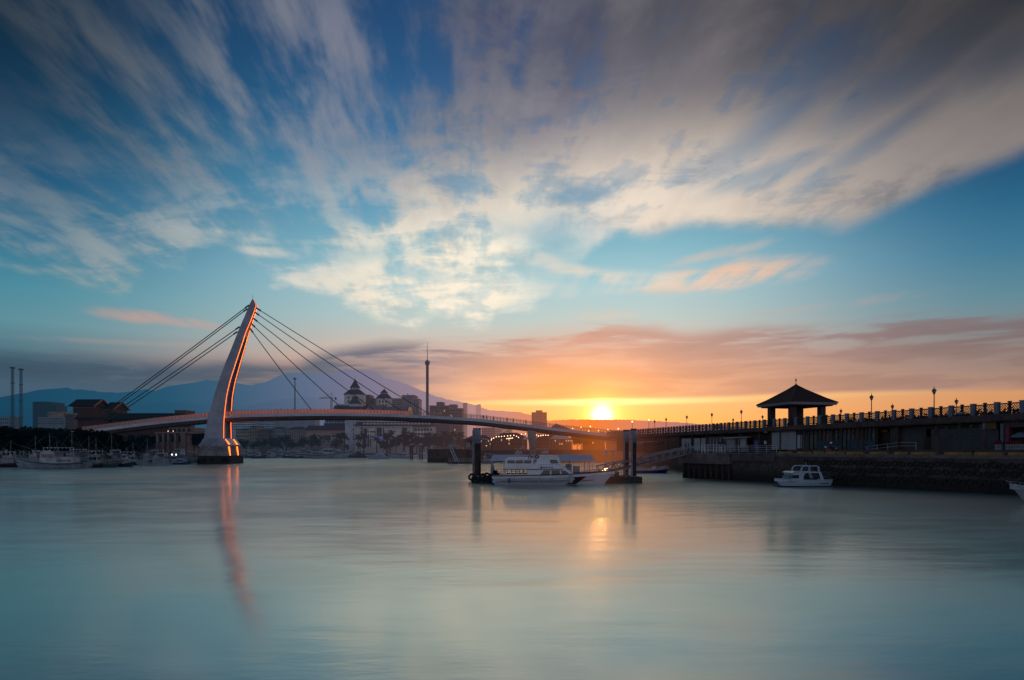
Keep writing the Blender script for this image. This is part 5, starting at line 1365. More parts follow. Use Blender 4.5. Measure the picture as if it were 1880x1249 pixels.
block('harbour_office', 'low building behind the right pair of piles', 'building', 1120, 1162, 798, 262, 12, m_brown, z0=HIZ, nx=10, ny=2, py1=818, seed=37, roof='hip')
# pavilion with hipped roof
Yp = 285
t = thing('pavilion', 'hip roofed pavilion silhouette behind the right end of the bridge deck', 'pavilion')
mb = MB(); mb.box(wx(1014,Yp), wx(1042,Yp), Yp+2, Yp+9, HIZ, wz(787,Yp)); mb.build('wall', m_brown, t)
mb = MB(); xa, xb = wx(1007,Yp), wx(1049,Yp); mb.add([(xa,Yp,wz(788,Yp)),(xb,Yp,wz(788,Yp)),(xb,Yp+11,wz(788,Yp)),(xa,Yp+11,wz(788,Yp)),(wx(1021,Yp),Yp+5.5,wz(778,Yp)),(wx(1025,Yp),Yp+5.5,wz(778,Yp))], [(0,1,5,4),(1,2,5),(2,3,4,5),(3,0,4),(3,2,1,0)]); mb.build('roof', m_brown, t)
mb = MB(); mb.tube([(wx(1022.5,Yp),Yp+5.5,wz(778,Yp)),(wx(1022.5,Yp),Yp+5.5,wz(776,Yp))],[.4,.05],6); mb.build('finial', m_brown, t)
# tents
def tent(label, px, Y, half, pyap, pyeave, z0=HIZ):
    t = thing('tent', label, 'tent', (wx(px,Y), Y, z0), group='white peaked market tents')
    k = Y/F; w = half*k; za, ze = wz(pyap,Y)-z0, wz(pyeave,Y)-z0
    rings = []
    for f, g in ((1,0),(.72,.16),(.45,.38),(.22,.68),(.04,1.)):
        rings.append([(w*f*math.cos(a), w*f*math.sin(a), ze+(za-ze)*g) for a in [i*math.pi/4+math.pi/8 for i in range(8)]])
    mb = MB(); mb.loft(rings); mb.build('canopy', m_white2, t)
    for i in range(0, 8, 2):
        a = i*math.pi/4+math.pi/8; mb = MB(); mb.tube([(w*.93*math.cos(a), w*.93*math.sin(a), 0), (w*.93*math.cos(a), w*.93*math.sin(a), ze)], .07, 6); mb.build('pole', m_bw2, t)
    return t
tent('left of the two joined white peaked tents right of the pier', 1021, 245, 15, 795.5, 806)
tent('right of the two joined white peaked tents, nearest the sun', 1034, 247, 16, 795, 806)
tent('small white tent poking out left of the bridge pier', 965, 250, 7.5, 799.5, 807)
tent('small flat topped white sunshade below the market lights', 960, 242, 5, 819.5-1, 821)
t = thing('arched_canopy', 'thin white arched canopy right behind the thick pile', 'canopy')
Y = 250; mb = MB(); pts = [W(882.5+i*1.9, 809-3.2*math.sin(math.pi*(.30+.62*i/10))+2.2*(i/10), Y) for i in range(11)]
vs = [];
for p in pts: vs += [p, p+Vector((0,4,0)), p+Vector((0,4,.22)), p+Vector((0,0,.22))]
mb.add(vs, [(4*i+a, 4*i+(a+1) % 4, 4*i+4+(a+1) % 4, 4*i+4+a) for i in range(10) for a in range(4)]+[(0,1,2,3),(40,41,42,43)]); mb.build('shell', m_white2, t)
for q in (pts[1], pts[5], pts[9]): mb = MB(); mb.tube([(q.x,Y+2,HIZ),(q.x,Y+2,q.z)], .08, 6); mb.build('post', m_bw2, t)
# string lights
def zz(lst): return [(x/6.714+780, y/6.714+720) for x, y in lst]
for lab, Y, pts in [('arc of warm string lights over the market, left of the pier', 252, zz([(820,590),(850,567),(880,552),(912,549),(945,548),(980,544),(1020,541),(1055,538),(1097,533),(1130,545),(1155,560)])),
    ('short lower row of warm bulbs below the long arc', 256, zz([(1010,575),(1028,574),(1045,572),(1062,570),(1080,567)])),
    ('row of big warm bulbs from the pier to the tents', 248, zz([(1190,520),(1240,515),(1295,516),(1350,510),(1375,530),(1400,541),(1430,537),(1458,533),(1490,532),(1520,533)]))]:
    t = thing('string_lights', lab, 'string lights', group='warm string lights over the market')
    P = [W(a, b, Y) for a, b in pts]
    mb = MB(); mb.tube([p+Vector((0,0,.3)) for p in P], .03, 4); mb.build('wire', m_dark, t)
    for p in P: mb = MB(); mb.sphere(p, .20, 8); mb.build('bulb', m_bulb, t)
    for p in (P[0], P[-1]): mb = MB(); mb.tube([(p.x,Y,HIZ),(p.x,Y,p.z+.3)], .07, 5); mb.build('pole', m_dark, t)
# street lamps, lit
SL = None
for px, py, Y, lab in [(1051.3,788,245,'lit street lamp just right of the peaked tents'),(1066.8,786,255,'lit street lamp second to the right of the tents'),(1083.7,784.5,262,'tallest lit street lamp left of the sun'),
    (1081,792.5,240,'lower lit street lamp left of the sun glare'),(1098.6,792,250,'lit street lamp directly below the sun'),(1116,790,252,'lit street lamp first right of the sun'),(1135,788.7,250,'lit street lamp left of the twin piles'),
    (1160.7,776,232,'lit street lamp rising behind the near pile'),(1191.3,773,238,'tall lit street lamp at the far end of the promenade'),(903,806,262,'small lit lamp among the market stalls'),(893,819,245,'lit lamp low beside the thick pile')]:
    p = W(px, py, Y); zg = HIZ
    if SL is None:
        SL = thing('street_lamp', lab, 'street lamp', (p.x, Y, zg), group='lit street lamps near the sun')
        hh = p.z-zg
        mb = MB(); mb.tube([(0,0,0),(0,0,hh)], .09, 6); mb.build('pole', m_dark, SL)
        mb = MB(); mb.sphere((0,0,hh+.25), .26, 8); mb.build('lamp_globe', m_bulb, SL); SLH = hh
    else: dup(SL, (p.x, Y, zg), label=lab, scale=(1,1,(p.z-zg)/SLH))
# tall things: lattice masts, radio mast, crane
m_lat = mat('lattice steel', (.04,.045,.055), .7, var=.2)
def lattice(name, label, px, pytop, Y, w, cat, z0=LOWZ, step=None, taper=.7):
    t = thing(name, label, cat, (wx(px,Y), Y, z0), group='twin lattice towers at the far left' if name == 'lattice_tower' else None)
    H = wz(pytop,Y)-z0; mb = MB(); n = int(H/(step or w*1.2))
    def c(i, j):
        f = 1-(1-taper)*i/n; return Vector(((-1 if j in (0,3) else 1)*w/2*f, (-1 if j < 2 else 1)*w/2*f, H*i/n))
    for j in range(4):
        mb.bar(c(0,j), c(n,j), w*.13)
        for i in range(n): mb.bar(c(i,j), c(i+1,(j+1) % 4), w*.07); mb.bar(c(i,j), c(i,(j+1) % 4), w*.07)
    mb.build('lattice', m_lat, t)
    for f in (.42,.62,.82) if name == 'lattice_tower' else ():
        mb = MB(); mb.box(-w*.62,w*.62,-w*.62,w*.62,H*f,H*f+.8); mb.build('platform', m_lat, t)
    mb = MB(); mb.box(-w*.75,w*.75,-w*.75,w*.75,H+.01,H+1.6); mb.build('head', m_lat, t)
    return t
lattice('lattice_tower', 'left of two tall lattice towers at the far left', 23, 677, 650, 2.1, 'lattice tower')
lattice('lattice_tower', 'right and slightly shorter of the two lattice towers at the far left', 38.6, 680, 650, 2.1, 'lattice tower')
lattice('radio_mast', 'thin radio mast rising behind the deck between the first two right cables', 541.5, 697, 620, 1.6, 'mast', taper=.35)
Yk = 700; k = Yk/F
t = thing('tower_crane', 'small tower crane with its jib pointing left, beside the second right cable', 'crane', (wx(608.5,Yk), Yk, LOWZ))
mb = MB(); H = wz(732,Yk)-LOWZ; w = 1.6
for j in ((-1,-1),(1,-1),(1,1),(-1,1)): mb.bar((j[0]*w/2,j[1]*w/2,0),(j[0]*w/2,j[1]*w/2,H),.3)
for i in range(int(H/2)): mb.bar((-w/2,-w/2,i*2),(w/2,-w/2,i*2+2),.15); mb.bar((-w/2,w/2,i*2+2),(w/2,w/2,i*2),.15)
mb.build('mast', m_lat, t)
mb = MB(); xl = -22*k; xr = 9*k
mb.bar((xl,0,H+.4),(xr,0,H+.6),.35,.7); mb.bar((xl,0,H+1.6),(0,0,H+1.8),.2); 
for i in range(10): a = xl*(1-i/10); mb.bar((a,0,H+.5),(a-xl*.05,0,H+1.6),.15)
mb.build('jib', m_lat, t)
mb = MB(); mb.bar((0,0,H+.5),(0,0,H+6.5),.4); mb.bar((0,0,H+6.3),(xr,0,H+.8),.16); mb.bar((0,0,H+6.3),(xl*.6,0,H+1.4),.16); mb.build('apex', m_lat, t)
mb = MB(); mb.box(xr-1.4,xr+.3,-.8,.8,H-1.6,H+1.4); mb.build('counterweight', m_lat, t)
# tiny scaffold-like skyline just above the deck, right of the pylon
t = block('scaffolded_building', 'low building with a forest of thin rods on its roof, seen just over the deck', 'building', 504, 578, 757, 560, 14, m_greyw)
rnd = random.Random(8)
mb = MB()
for i in range(46):
    x = wx(505+i*1.58,560); h = rnd.uniform(.8,3.6); mb.bar((x,562,wz(757,560)+.4),(x,562,wz(757,560)+h),.35)
mb.bar((wx(505,560),562,wz(757,560)+1.2),(wx(577,560),562,wz(757,560)+1.2),.3)
mb.build('rooftop_rods', m_lat, t)
# piles and small landing in front of the high quay wall, left of the thick pile
for i, (px, py, lab) in enumerate([(857,812,'pale leaning pile pair left post in front of the quay wall'),(871,812,'short pale pile immediately left of the thick pile')]): pass
G = 'pale piles in front of the dark quay wall'
for px, pyt, pyb, Y, lab in [(833,812,834,205,'widest pale pile in front of the dark quay wall'),(859,812,842,204,'thin pale pile halfway between jetty block and thick pile')]:
    t = thing('quay_pile', lab, 'pile', (wx(px,Y), Y, 0), group=G)
    mb = MB(); mb.lathe((0,0,-1), [(.6,0),(.6,wz(826,Y)+1)], 12); mb.build('lower_shaft', m_piled, t)
    mb = MB(); mb.lathe((0,0,wz(826,Y)+.002), [(.63,0),(.6,wz(pyt,Y)-wz(826,Y))], 12); mb.build('sleeve', m_pileg, t)
t = thing('landing_stage', 'low floating landing stage with rails in front of the dark quay wall', 'landing stage')
Y = 203; mb = MB(); mb.box(wx(823,Y), wx(878,Y), Y-3, Y+1, -.3, .5); mb.build('float', m_dark, t)
mb = MB()
for i in range(16): x = wx(825+i*3.4,Y); mb.bar((x,Y-2.9,.5),(x,Y-2.9,1.6),.08)
for h in (1.,1.6): mb.bar((wx(825,Y),Y-2.9,h),(wx(877,Y),Y-2.9,h),.07)
mb.build('handrail', m_bw2, t)
mb = MB(); mb.bar((wx(828,Y),Y,wz(818,Y)),(wx(842,Y),Y-2,.6),.3); mb.bar((wx(824,Y),Y,wz(818,Y)),(wx(838,Y),Y-2,.6),.3); mb.build('gangplank', m_bw2, t)
t = fishing_boat('small pale boat moored just right of the thick pile, far side', 890, 206, 7, 180, m_bw3, m_dark, m_bw2, None, hx=.4, tall=1.7, seed=50, mast=2.5, gear=False)
fishing_boat('boat with pale rails seen over the pontoon shelter roof, left half', 952, 212, 12, 175, m_bw3, m_dark, m_bw2, None, hx=.4, tall=3.2, seed=51, mast=5, gear=False)
fishing_boat('boat with a bright cabin roof seen over the ferry mast', 1000, 214, 12, 10, m_bw3, m_dark, m_bw2, None, hx=.4, tall=3.0, seed=52, mast=5, gear=False)
# ------------------------------------------------------------------ trees
def leaf_mat(name, c, haze=1.):
    m = bpy.data.materials.new(name); m.use_nodes = True; nt = m.node_tree; nt.nodes.clear(); X.nt = nt
    out = nt.nodes.new('ShaderNodeOutputMaterial'); tc = nt.nodes.new('ShaderNodeTexCoord')
    n1 = noise(tc.outputs['Object'], .9, 3, .6)
    a = nt.nodes.new('ShaderNodeRGB'); a.outputs[0].default_value = (*c, 1)
    b = nt.nodes.new('ShaderNodeRGB'); b.outputs[0].default_value = (c[0]*.35, c[1]*.4, c[2]*.4, 1)
    col = mixc(sstep(n1, .4, .6), a.outputs[0], b.outputs[0])
    d = nt.nodes.new('ShaderNodeBsdfDiffuse'); nt.links.new(col, d.inputs[0])
    tr = nt.nodes.new('ShaderNodeBsdfTranslucent'); nt.links.new(col, tr.inputs[0])
    mx = nt.nodes.new('ShaderNodeMixShader'); mx.inputs[0].default_value = .25
    nt.links.new(d.outputs[0], mx.inputs[1]); nt.links.new(tr.outputs[0], mx.inputs[2])
    h = nt.nodes.new('ShaderNodeGroup'); h.node_tree = haze_group()
    nt.links.new(mx.outputs[0], h.inputs[0]); nt.links.new(h.outputs[0], out.inputs[0]); return m
m_leafd = leaf_mat('dark leaves', (.020,.032,.022)); m_leaf = leaf_mat('leaves', (.045,.06,.035)); m_leafw = leaf_mat('warm leaves', (.075,.06,.03))
m_bark = mat('bark', (.05,.035,.028), .95, var=.4, vscale=2)
def crown_mesh(seed, r=4., h=3.4, n=1500, leaf=.34, m=None, lumps=9):
    rnd = random.Random(seed); mb = MB()
    cl = []
    for i in range(lumps):
        a = rnd.uniform(0, 6.28); rr = rnd.uniform(.15, .75)*r
        cl.append((Vector((rr*math.cos(a), rr*math.sin(a), rnd.uniform(-.55, .6)*h)), rnd.uniform(.32, .6)*r))
    for i in range(n):
        c, q = cl[rnd.randrange(lumps)]
        d = Vector((rnd.gauss(0,1), rnd.gauss(0,1), rnd.gauss(0,1))).normalized()
        p = c+d*q*(rnd.random()**.35)
        if p.z < -h*.95: continue
        u = Vector((rnd.gauss(0,1), rnd.gauss(0,1), rnd.gauss(0,.5))).normalized(); v = u.cross(Vector((rnd.gauss(0,1), rnd.gauss(0,1), rnd.gauss(0,1)))).normalized()
        s_ = leaf*rnd.uniform(.6, 1.5)
        mb.add([p-u*s_-v*s_*.5, p+u*s_-v*s_*.4, p+u*s_*.7+v*s_*.6, p-u*s_*.6+v*s_*.5], [(0,1,2,3)])
    o = mb.build('crown', m or m_leaf, fix=False); me = o.data; bpy.data.objects.remove(o); return me
def trunk_mesh(seed, h, r0=.22):
    rnd = random.Random(seed); mb = MB()
    pts = [(0,0,0),(rnd.uniform(-.2,.2),rnd.uniform(-.2,.2),h*.5),(rnd.uniform(-.4,.4),rnd.uniform(-.3,.3),h)]
    mb.tube(pts, [r0, r0*.75, r0*.5], 7)
    for i in range(5):
        a = rnd.uniform(0,6.28); z = h*rnd.uniform(.6,.95); L_ = rnd.uniform(1.2,2.4)
        mb.tube([(0,0,z),(math.cos(a)*L_*.6,math.sin(a)*L_*.6,z+L_*.6),(math.cos(a)*L_,math.sin(a)*L_,z+L_*1.1)], [r0*.4,r0*.25,r0*.1], 5)
    o = mb.build('trunk', m_bark); me = o.data; bpy.data.objects.remove(o); return me
CR = {k: [crown_mesh(s, m=mm, n=n_) for s in range(3)] for k, mm, n_ in (('d', m_leafd, 1500), ('g', m_leaf, 900), ('w', m_leafw, 900))}
TR = [trunk_mesh(s, 3.2) for s in range(3)]
def tree(label, px, Y, pytop, wpx, kind='g', z0=LOWZ, group=None, seed=0, pyl=None, name='tree'):
    k = Y/F; H = wz(pytop,Y)-z0; w = wpx*k/2
    t = thing(name, label, 'tree', (wx(px,Y), Y, z0), rz=seed*1.3, group=group)
    hc = H*.62
    o = bpy.data.objects.new('trunk', TR[seed % 3]); COL.objects.link(o); o.parent = t; sc = H*.42/3.2; o.scale = (sc,sc,sc)
    o = bpy.data.objects.new('crown', CR[kind][seed % 3]); COL.objects.link(o); o.parent = t; o.location = (0,0,H-hc*.55); o.scale = (w/3.9, w/3.9, hc*.5/3.3)
    return t
GL = 'dense dark trees behind the moored boats on the left'
rnd = random.Random(5)
GLlab = 'one of the dense dark trees massed behind the boats left of the bridge end'
spots = []
for i in range(30):
    px = -30+i*8.8; Y = rnd.uniform(200, 250) if px > 60 else rnd.uniform(185,235)
    top = 783 + (3 if px > 130 else rnd.uniform(-1,5)) + max(0, px-165)*.42+rnd.uniform(-1,2)
    if px > 235: continue
    tree(GLlab, px, Y, top, rnd.uniform(34,48), 'd', group=GL, seed=i)
for i in range(22):
    px = -20+i*13+rnd.uniform(-3,3); Y = rnd.uniform(186, 200) if px < 130 else rnd.uniform(216, 226)
    tree(GLlab, px, Y, 805+rnd.uniform(-4,8)+(6 if px > 210 else 0), rnd.uniform(26,40), 'd', group=GL, seed=i+3)
for i in range(9):
    tree(GLlab, 146+i*8.5, rnd.uniform(187.5,191.5), 784+i*1.6+rnd.uniform(-1,2), rnd.uniform(24,32), 'd', group=GL, seed=i+5)
for px, top, w in ((255,798,34),(272,797,30),(285,800,26),(356,792,22),(366,795,22)):
    tree({255:'dark tree under the bridge deck, left of the restaurant',272:'dark tree touching the left wall of the restaurant',285:'small dark tree in front of the restaurant corner',356:'dark tree between restaurant and pylon',366:'small tree directly behind the pylon plinth'}[px], px, 238, top, w, 'd', seed=px)
GF = 'broad leaved trees along the far promenade'
names = ['round dark tree', 'wide low tree', 'bushy tree']
places = [(440,806,22),(452,808,20),(466,810,24),(482,806,20),(497,802,20),(508,808,22),(519,800,22),(531,804,22),(545,808,24),(556,803,22),(572,799,20),(583,801,18),(620,805,22),(612,813,18),(637,814,14),(662,812,18),(705,808,22),(713,812,18),(727,801,20),(743,796,20),(752,804,20),(765,800,22),(778,802,24),(789,800,22),(801,804,24),(812,798,20),(823,800,22),(838,803,22),(848,806,22)]
for i, (px, top, w) in enumerate(places):
    tree('tree in the planted row below the far shore hotels', px, 402+rnd.uniform(-3,5), top, w, 'w' if px > 735 and i % 2 else 'g', group=GF, seed=i, z0=LOWZ)
for i, (px, top, w, Y) in enumerate([(868,806,26,258),(1060,800,24,262),(1072,793,26,268),(1088,796,24,262),(1100,792,26,270),(1110,797,22,258),(1128,790,26,266),(1142,795,26,258),(1155,800,20,250),(1176,806,26,238),(1190,808,22,234),(1178,815,20,225),(1205,817,22,222),(1218,818,20,215),(1133,806,22,245),(1068,806,22,246)]):
    tree(['broad tree behind the thick pile','orange washed tree right of the white tents','tall orange washed tree left of the sun','orange washed tree just left below the sun','tall tree straight below the sun','tree just right below the sun','tallest orange tree left of the twin piles','orange tree touching the twin piles','small tree right behind the twin piles','green tree below the promenade, right of the piles','second green tree below the promenade','low bush like tree under the awning','low shrubby tree by the arches','low shrubby tree near the gangway top','small orange tree below the taller one by the piles','small orange tree right of the tents'][i], px, Y, top, w, 'w', z0=HIZ, seed=i)
# palms
def palm_meshes(seed):
    rnd = random.Random(seed); mb = MB(); mb.tube([(0,0,0),(.15,0,3.5),(.1,.1,7)], [.26,.2,.17], 7); o = mb.build('trunk', m_bark); tm = o.data; bpy.data.objects.remove(o)
    mb = MB()
    for i in range(22):
        a = i*2.4; el = rnd.uniform(-.6, 1.2); L_ = rnd.uniform(1.7, 2.3)
        d = Vector((math.cos(a)*math.cos(el), math.sin(a)*math.cos(el), math.sin(el)))
        pts = [Vector((.1,.1,7))+d*L_*t+Vector((0,0,-.9*t*t)) for t in [j/6 for j in range(7)]]
        side = d.cross(Vector((0,0,1))).normalized()
        for j in range(6):
            w = .42*math.sin(math.pi*(j+.7)/7.2)
            for sg in (-1, 1):
                mb.add([pts[j], pts[j+1], pts[j+1]+side*sg*w+Vector((0,0,-.25)), pts[j]+side*sg*w*1.1+Vector((0,0,-.25))], [(0,1,2,3)])
    o = mb.build('crown', m_leaf, fix=False); cm = o.data; bpy.data.objects.remove(o); return tm, cm
PM = [palm_meshes(s) for s in range(2)]
def palm(label, px, Y, pytop, z0=LOWZ, group=None, seed=0):
    H = wz(pytop,Y)-z0; s_ = H/8.3
    t = thing('palm_tree', label, 'palm tree', (wx(px,Y), Y, z0), rz=seed*.9, group=group)
    for nm, me in zip(('trunk','crown'), PM[seed % 2]):
        o = bpy.data.objects.new(nm, me); COL.objects.link(o); o.parent = t; o.scale = (s_*1.15,s_*1.15,s_)
    return t
for i, (px, top) in enumerate([(622,793),(632,793),(658,797),(668,793),(692,801),(710,793),(716,793),(741,790),(755,792),(786,792),(818,790),(831,790),(845,792),(797,793),(526,797),(577,796)]):
    palm('palm in the row in front of the far shore hotels', px, 399+rnd.uniform(-2,2), top, group='palms in front of the far shore hotels', seed=i)
# ------------------------------------------------------------------ raised promenade and shops on the right
PA = Vector((55.6, 68.)); PD = Vector((-.2195, .9756)); PN = Vector((-.9756, -.2195)); PR = math.atan2(PD.y, PD.x)
def PP(s, n, z=0.): p = PA+PD*s+PN*n; return Vector((p.x, p.y, z))
def S_at(px, n=0.): u = (px-CX)/F; return (PA.x+PN.x*n-u*(PA.y+PN.y*n))/(-PD.x+u*PD.y)
def Z_at(px, py, n=0.): p = PP(S_at(px, n), n); return wz(py, p.y)
m_slab = mat('promenade concrete', (.075,.055,.055), .9, var=.5, vscale=.25, bump=.3)
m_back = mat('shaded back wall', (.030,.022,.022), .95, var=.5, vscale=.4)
m_bal = mat('dark balustrade', (.022,.018,.018), .8, var=.3)
m_cap = mat('blue grey post', (.13,.17,.24), .7, var=.25, vscale=1.5)
m_wp = mat('white shutter panel', (.30,.34,.36), .7, var=.2, vscale=.4)
m_gp = mat('grey board', (.045,.055,.062), .8, var=.35, vscale=.6)
m_fg = mat('shop front glass', (.03,.045,.05), .2, var=.3, spec=.7)
m_mull = mat('dark mullion', (.015,.015,.017), .6)
m_yel = mat('worn yellow paint', (.32,.19,.03), .85, var=.9, vscale=1.1, c2=(.09,.07,.04))
m_teal2 = mat('teal wave paint', (.05,.19,.22), .6, var=.2)
m_bluem = mat('blue mural paint', (.018,.05,.09), .7, var=.3)
m_oran = mat('orange brown board', (.16,.06,.025), .8, var=.4)
m_vend = mat('blue machine', (.03,.05,.16), .5, var=.2)
m_redc = mat('red column', (.16,.02,.03), .6, var=.2)
m_signw = mat('brown sign board', (.12,.065,.015), .7, var=.4)
ZS0, ZS1 = 7.72, 8.56
SMAX = 121.; SMIN = -22.
pb = thing('promenade_building', 'long row of shops with a raised promenade on its roof, along the right side', 'building', (PA.x, PA.y, 0), PR)
# local frame: x = s, y = n
mb = MB(); mb.box(SMIN, SMAX, -17, .45, ZS0, ZS1); mb.box(SMIN, SMAX, .451, .62, ZS0+.12, ZS1-.14); mb.build('roof_slab', m_slab, pb)
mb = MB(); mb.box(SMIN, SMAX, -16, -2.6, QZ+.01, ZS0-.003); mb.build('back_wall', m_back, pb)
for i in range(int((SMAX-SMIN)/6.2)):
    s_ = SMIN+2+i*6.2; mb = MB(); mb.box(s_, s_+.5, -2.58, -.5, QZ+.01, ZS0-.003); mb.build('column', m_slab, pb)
def fpan(px0, px1, z0, z1, m, name='panel', n=-.45, th=.12, label=None, sub=None):
    a, b = S_at(px0, n), S_at(px1, n); mb = MB(); mb.box(min(a,b), max(a,b), n-th, n, z0, z1); o = mb.build(name, m, sub or pb, label=label); return o
mb = MB(); a, b = S_at(1450, 1.), S_at(2050, 1.); mb.box(b, a, -2.55, 1.5, QZ+.012, 4.52); mb.build('terrace_step', m_slab, pb)
# white shutters under the pavilion
for a, b in ((1417,1447.3),(1447.8,1461)):
    o = fpan(a, b, 4.53, ZS0-.05, m_wp, 'shutter', n=-.5)
    mb = MB(); s0, s1 = S_at(a, -.5), S_at(b, -.5)
    for k in range(9): z = 4.7+k*.34; mb.box(min(s0,s1)+.05, max(s0,s1)-.05, -.5, -.478, z, z+.03)
    mb.build('shutter_seam', m_gp, o)
# glass front with mullions
fpan(1461.5, 1611, 4.53, ZS0-.05, m_fg, 'shop_front', n=-.75)
px = 1462.
while px < 1611:
    s_ = S_at(px, -.6); mb = MB(); mb.box(s_-.05, s_+.05, -.74, -.6, 4.53, ZS0-.05); mb.build('mullion', m_mull, pb); px += 7.6
fpan(1461.5, 1611, 7.0, 7.12, m_mull, 'transom', n=-.62)
rnd = random.Random(2)
for k in range(17):
    px = 1478+k*7.6+1; fpan(px+.4, px+6.6, 4.6+rnd.uniform(0,.3), 6.9, rnd.choice([m_gp, m_fg, mat('green tinted pane', (.05,.085,.075), .35), mat('brown tinted pane', (.07,.055,.05), .35)]), 'pane', n=-.69, th=.02)
for a, b in ((1463.8,1471.5),(1474,1480)):
    fpan(a, b, 4.75, 6.95, mat('door white', (.32,.42,.46), .5, var=.15), 'door', n=-.64, th=.05)
def wave(px0, px1, z, amp, m=m_teal2, th=.07):
    mb = MB(); P_ = []
    for i in range(15):
        f = i/14; px = px0+(px1-px0)*f; P_.append((S_at(px,-.6), -.585, z+amp*math.sin(f*math.pi*1.4+.4)-f*amp*.5))
    mb.tube(P_, th/2, 5); mb.build('wave_stripe', m, pb)
fpan(1500, 1545, 4.55, 5.9, m_bluem, 'mural', n=-.62, th=.03); fpan(1556, 1608, 4.55, 6.0, m_bluem, 'mural', n=-.62, th=.03)
for q in ((1508,1522,4.9,.35),(1527,1544,5.5,-.4),(1525,1543,5.85,-.25),(1504,1520,5.25,.2),(1560,1580,4.85,.25),(1586,1604,5.1,-.3),(1590,1608,5.4,.2)): wave(*q)
# recess, handrails
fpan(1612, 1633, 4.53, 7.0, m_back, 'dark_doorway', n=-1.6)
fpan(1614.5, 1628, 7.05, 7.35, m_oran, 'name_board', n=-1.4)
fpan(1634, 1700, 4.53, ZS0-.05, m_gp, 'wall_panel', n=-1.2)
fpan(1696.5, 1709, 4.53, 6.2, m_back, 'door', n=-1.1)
# big grooved grey shutters
for a, b in ((1709.5,1762),(1762.6,1833)):
    o = fpan(a, b, 4.53, ZS0-.6, m_gp, 'shutter', n=-.55); s0, s1 = S_at(a, -.5), S_at(b, -.5)
    mb = MB()
    for k in range(12): z = 4.7+k*.21; mb.box(min(s0,s1)+.05, max(s0,s1)-.05, -.55, -.53, z, z+.04)
    mb.build('shutter_seam', m_fg, o)
fpan(1700, 1835, ZS0-.55, ZS0-.06, m_back, 'lintel', n=-.5)
for px in (1716,1735,1757,1780,1798): fpan(px, px+5, ZS0-.62, ZS0-.2, m_wp if 0 else m_gp, 'bracket', n=-.38)
fpan(1808.5, 1828.5, 7.0-.1, 8.05-.2, m_signw, 'sign_board', n=.0)
fpan(1803.5, 1808, 6.9, 7.7, mat('pale sign edge', (.12,.2,.22), .6), 'sign_edge', n=-.02)
# shop with red column, white pillar
fpan(1836.5, 1842, 4.53, ZS0-.2, mat('pale pillar', (.10,.15,.18), .7), 'pillar', n=-.2, th=.4)
fpan(1845.5, 1852.5, 4.53, ZS0-.6, m_redc, 'red_column', n=-.15, th=.4)
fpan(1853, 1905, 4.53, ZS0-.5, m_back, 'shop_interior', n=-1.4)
fpan(1842, 1905, ZS0-.7, ZS0-.05, mat('dull mauve fascia', (.05,.04,.05), .8), 'shop_fascia', n=-.12)
# left part of the row: recess with machine, small shop, white wall panels, arches
fpan(1372, 1416.5, QZ+.02, ZS0-.05, mat('brown recess wall', (.06,.035,.03), .9, var=.3), 'recess_wall', n=-1.9)
o = fpan(1384, 1398, QZ+.03, 6.35, m_vend, 'vending_machine', n=-1.0, th=.7); fpan(1385.5, 1393, 4.7, 6.1, mat('machine front', (.06,.09,.30), .4), 'machine_front', n=-.97, th=.03)
fpan(1371, 1382, 5.5, 7.0, m_win, 'window', n=-1.7, th=.1); fpan(1371, 1383, 4.4, 5.45, m_oran, 'counter', n=-1.5, th=.3)
fpan(1330, 1371, 4.1, ZS0-.7, mat('cluttered shop wall', (.17,.16,.17), .8, var=.4, vscale=1.5), 'shop_wall', n=-.6)
for k in range(5): fpan(1334, 1348.5, 5.1+k*.36, 5.3+k*.36, m_wp, 'louvre', n=-.5, th=.06)
fpan(1350.5, 1354, 4.1, 6.6, m_mull, 'doorway', n=-.5)
fpan(1355, 1369, 5.0, 6.6, m_wp, 'notice_board', n=-.5)
fpan(1326, 1372, 6.75, 6.95, m_wp, 'awning', n=.2, th=.8)
for px in (1331,1336,1341,1347,1361): fpan(px, px+2, 7.0, 7.3, m_mull, 'vent', n=-.5)
fpan(1319, 1333, 5.3, 6.1, m_mull, 'window', n=-.52, th=.05); fpan(1298, 1329.5, 4.1, ZS0-.5, mat('mauve shop wall', (.11,.085,.09), .8, var=.4), 'shop_wall', n=-.7)
for px in (1303,1309,1315,1322): fpan(px, px+1.2, 4.2, 6.9, m_wp, 'door_frame', n=-.6, th=.05)
for a, b in ((1251.5,1271),(1274,1285),(1287,1297)): fpan(a, b, 4.3, ZS0-.7, m_wp, 'wall_panel', n=-.6)
for k in range(7):
    a = 1207+k*6.1; mb = MB(); s0, s1 = S_at(a,-.8), S_at(a+4.4,-.8); sm = (s0+s1)/2; w_ = abs(s0-s1)/2
    pol = [(sm-w_,4.2),(sm+w_,4.2)]+[(sm+w_*math.cos(t_*math.pi/8), 6.2+w_*.6*math.sin(t_*math.pi/8)) for t_ in range(9)]
    mb.ext(pol, -.9, -.84); mb.build('arched_opening', m_mull, pb)
fpan(1170, 1250, 4.2, ZS0-.05, mat('rose brown wall', (.10,.05,.045), .9, var=.3), 'arcade_wall', n=-.95)
fpan(1169, 1197, 6.35, 6.6, mat('pinkish awning', (.35,.22,.2), .8), 'awning', n=1.4, th=2.)
fpan(1170, 1206, 6.1, 6.25, m_wp, 'gutter', n=-.5)

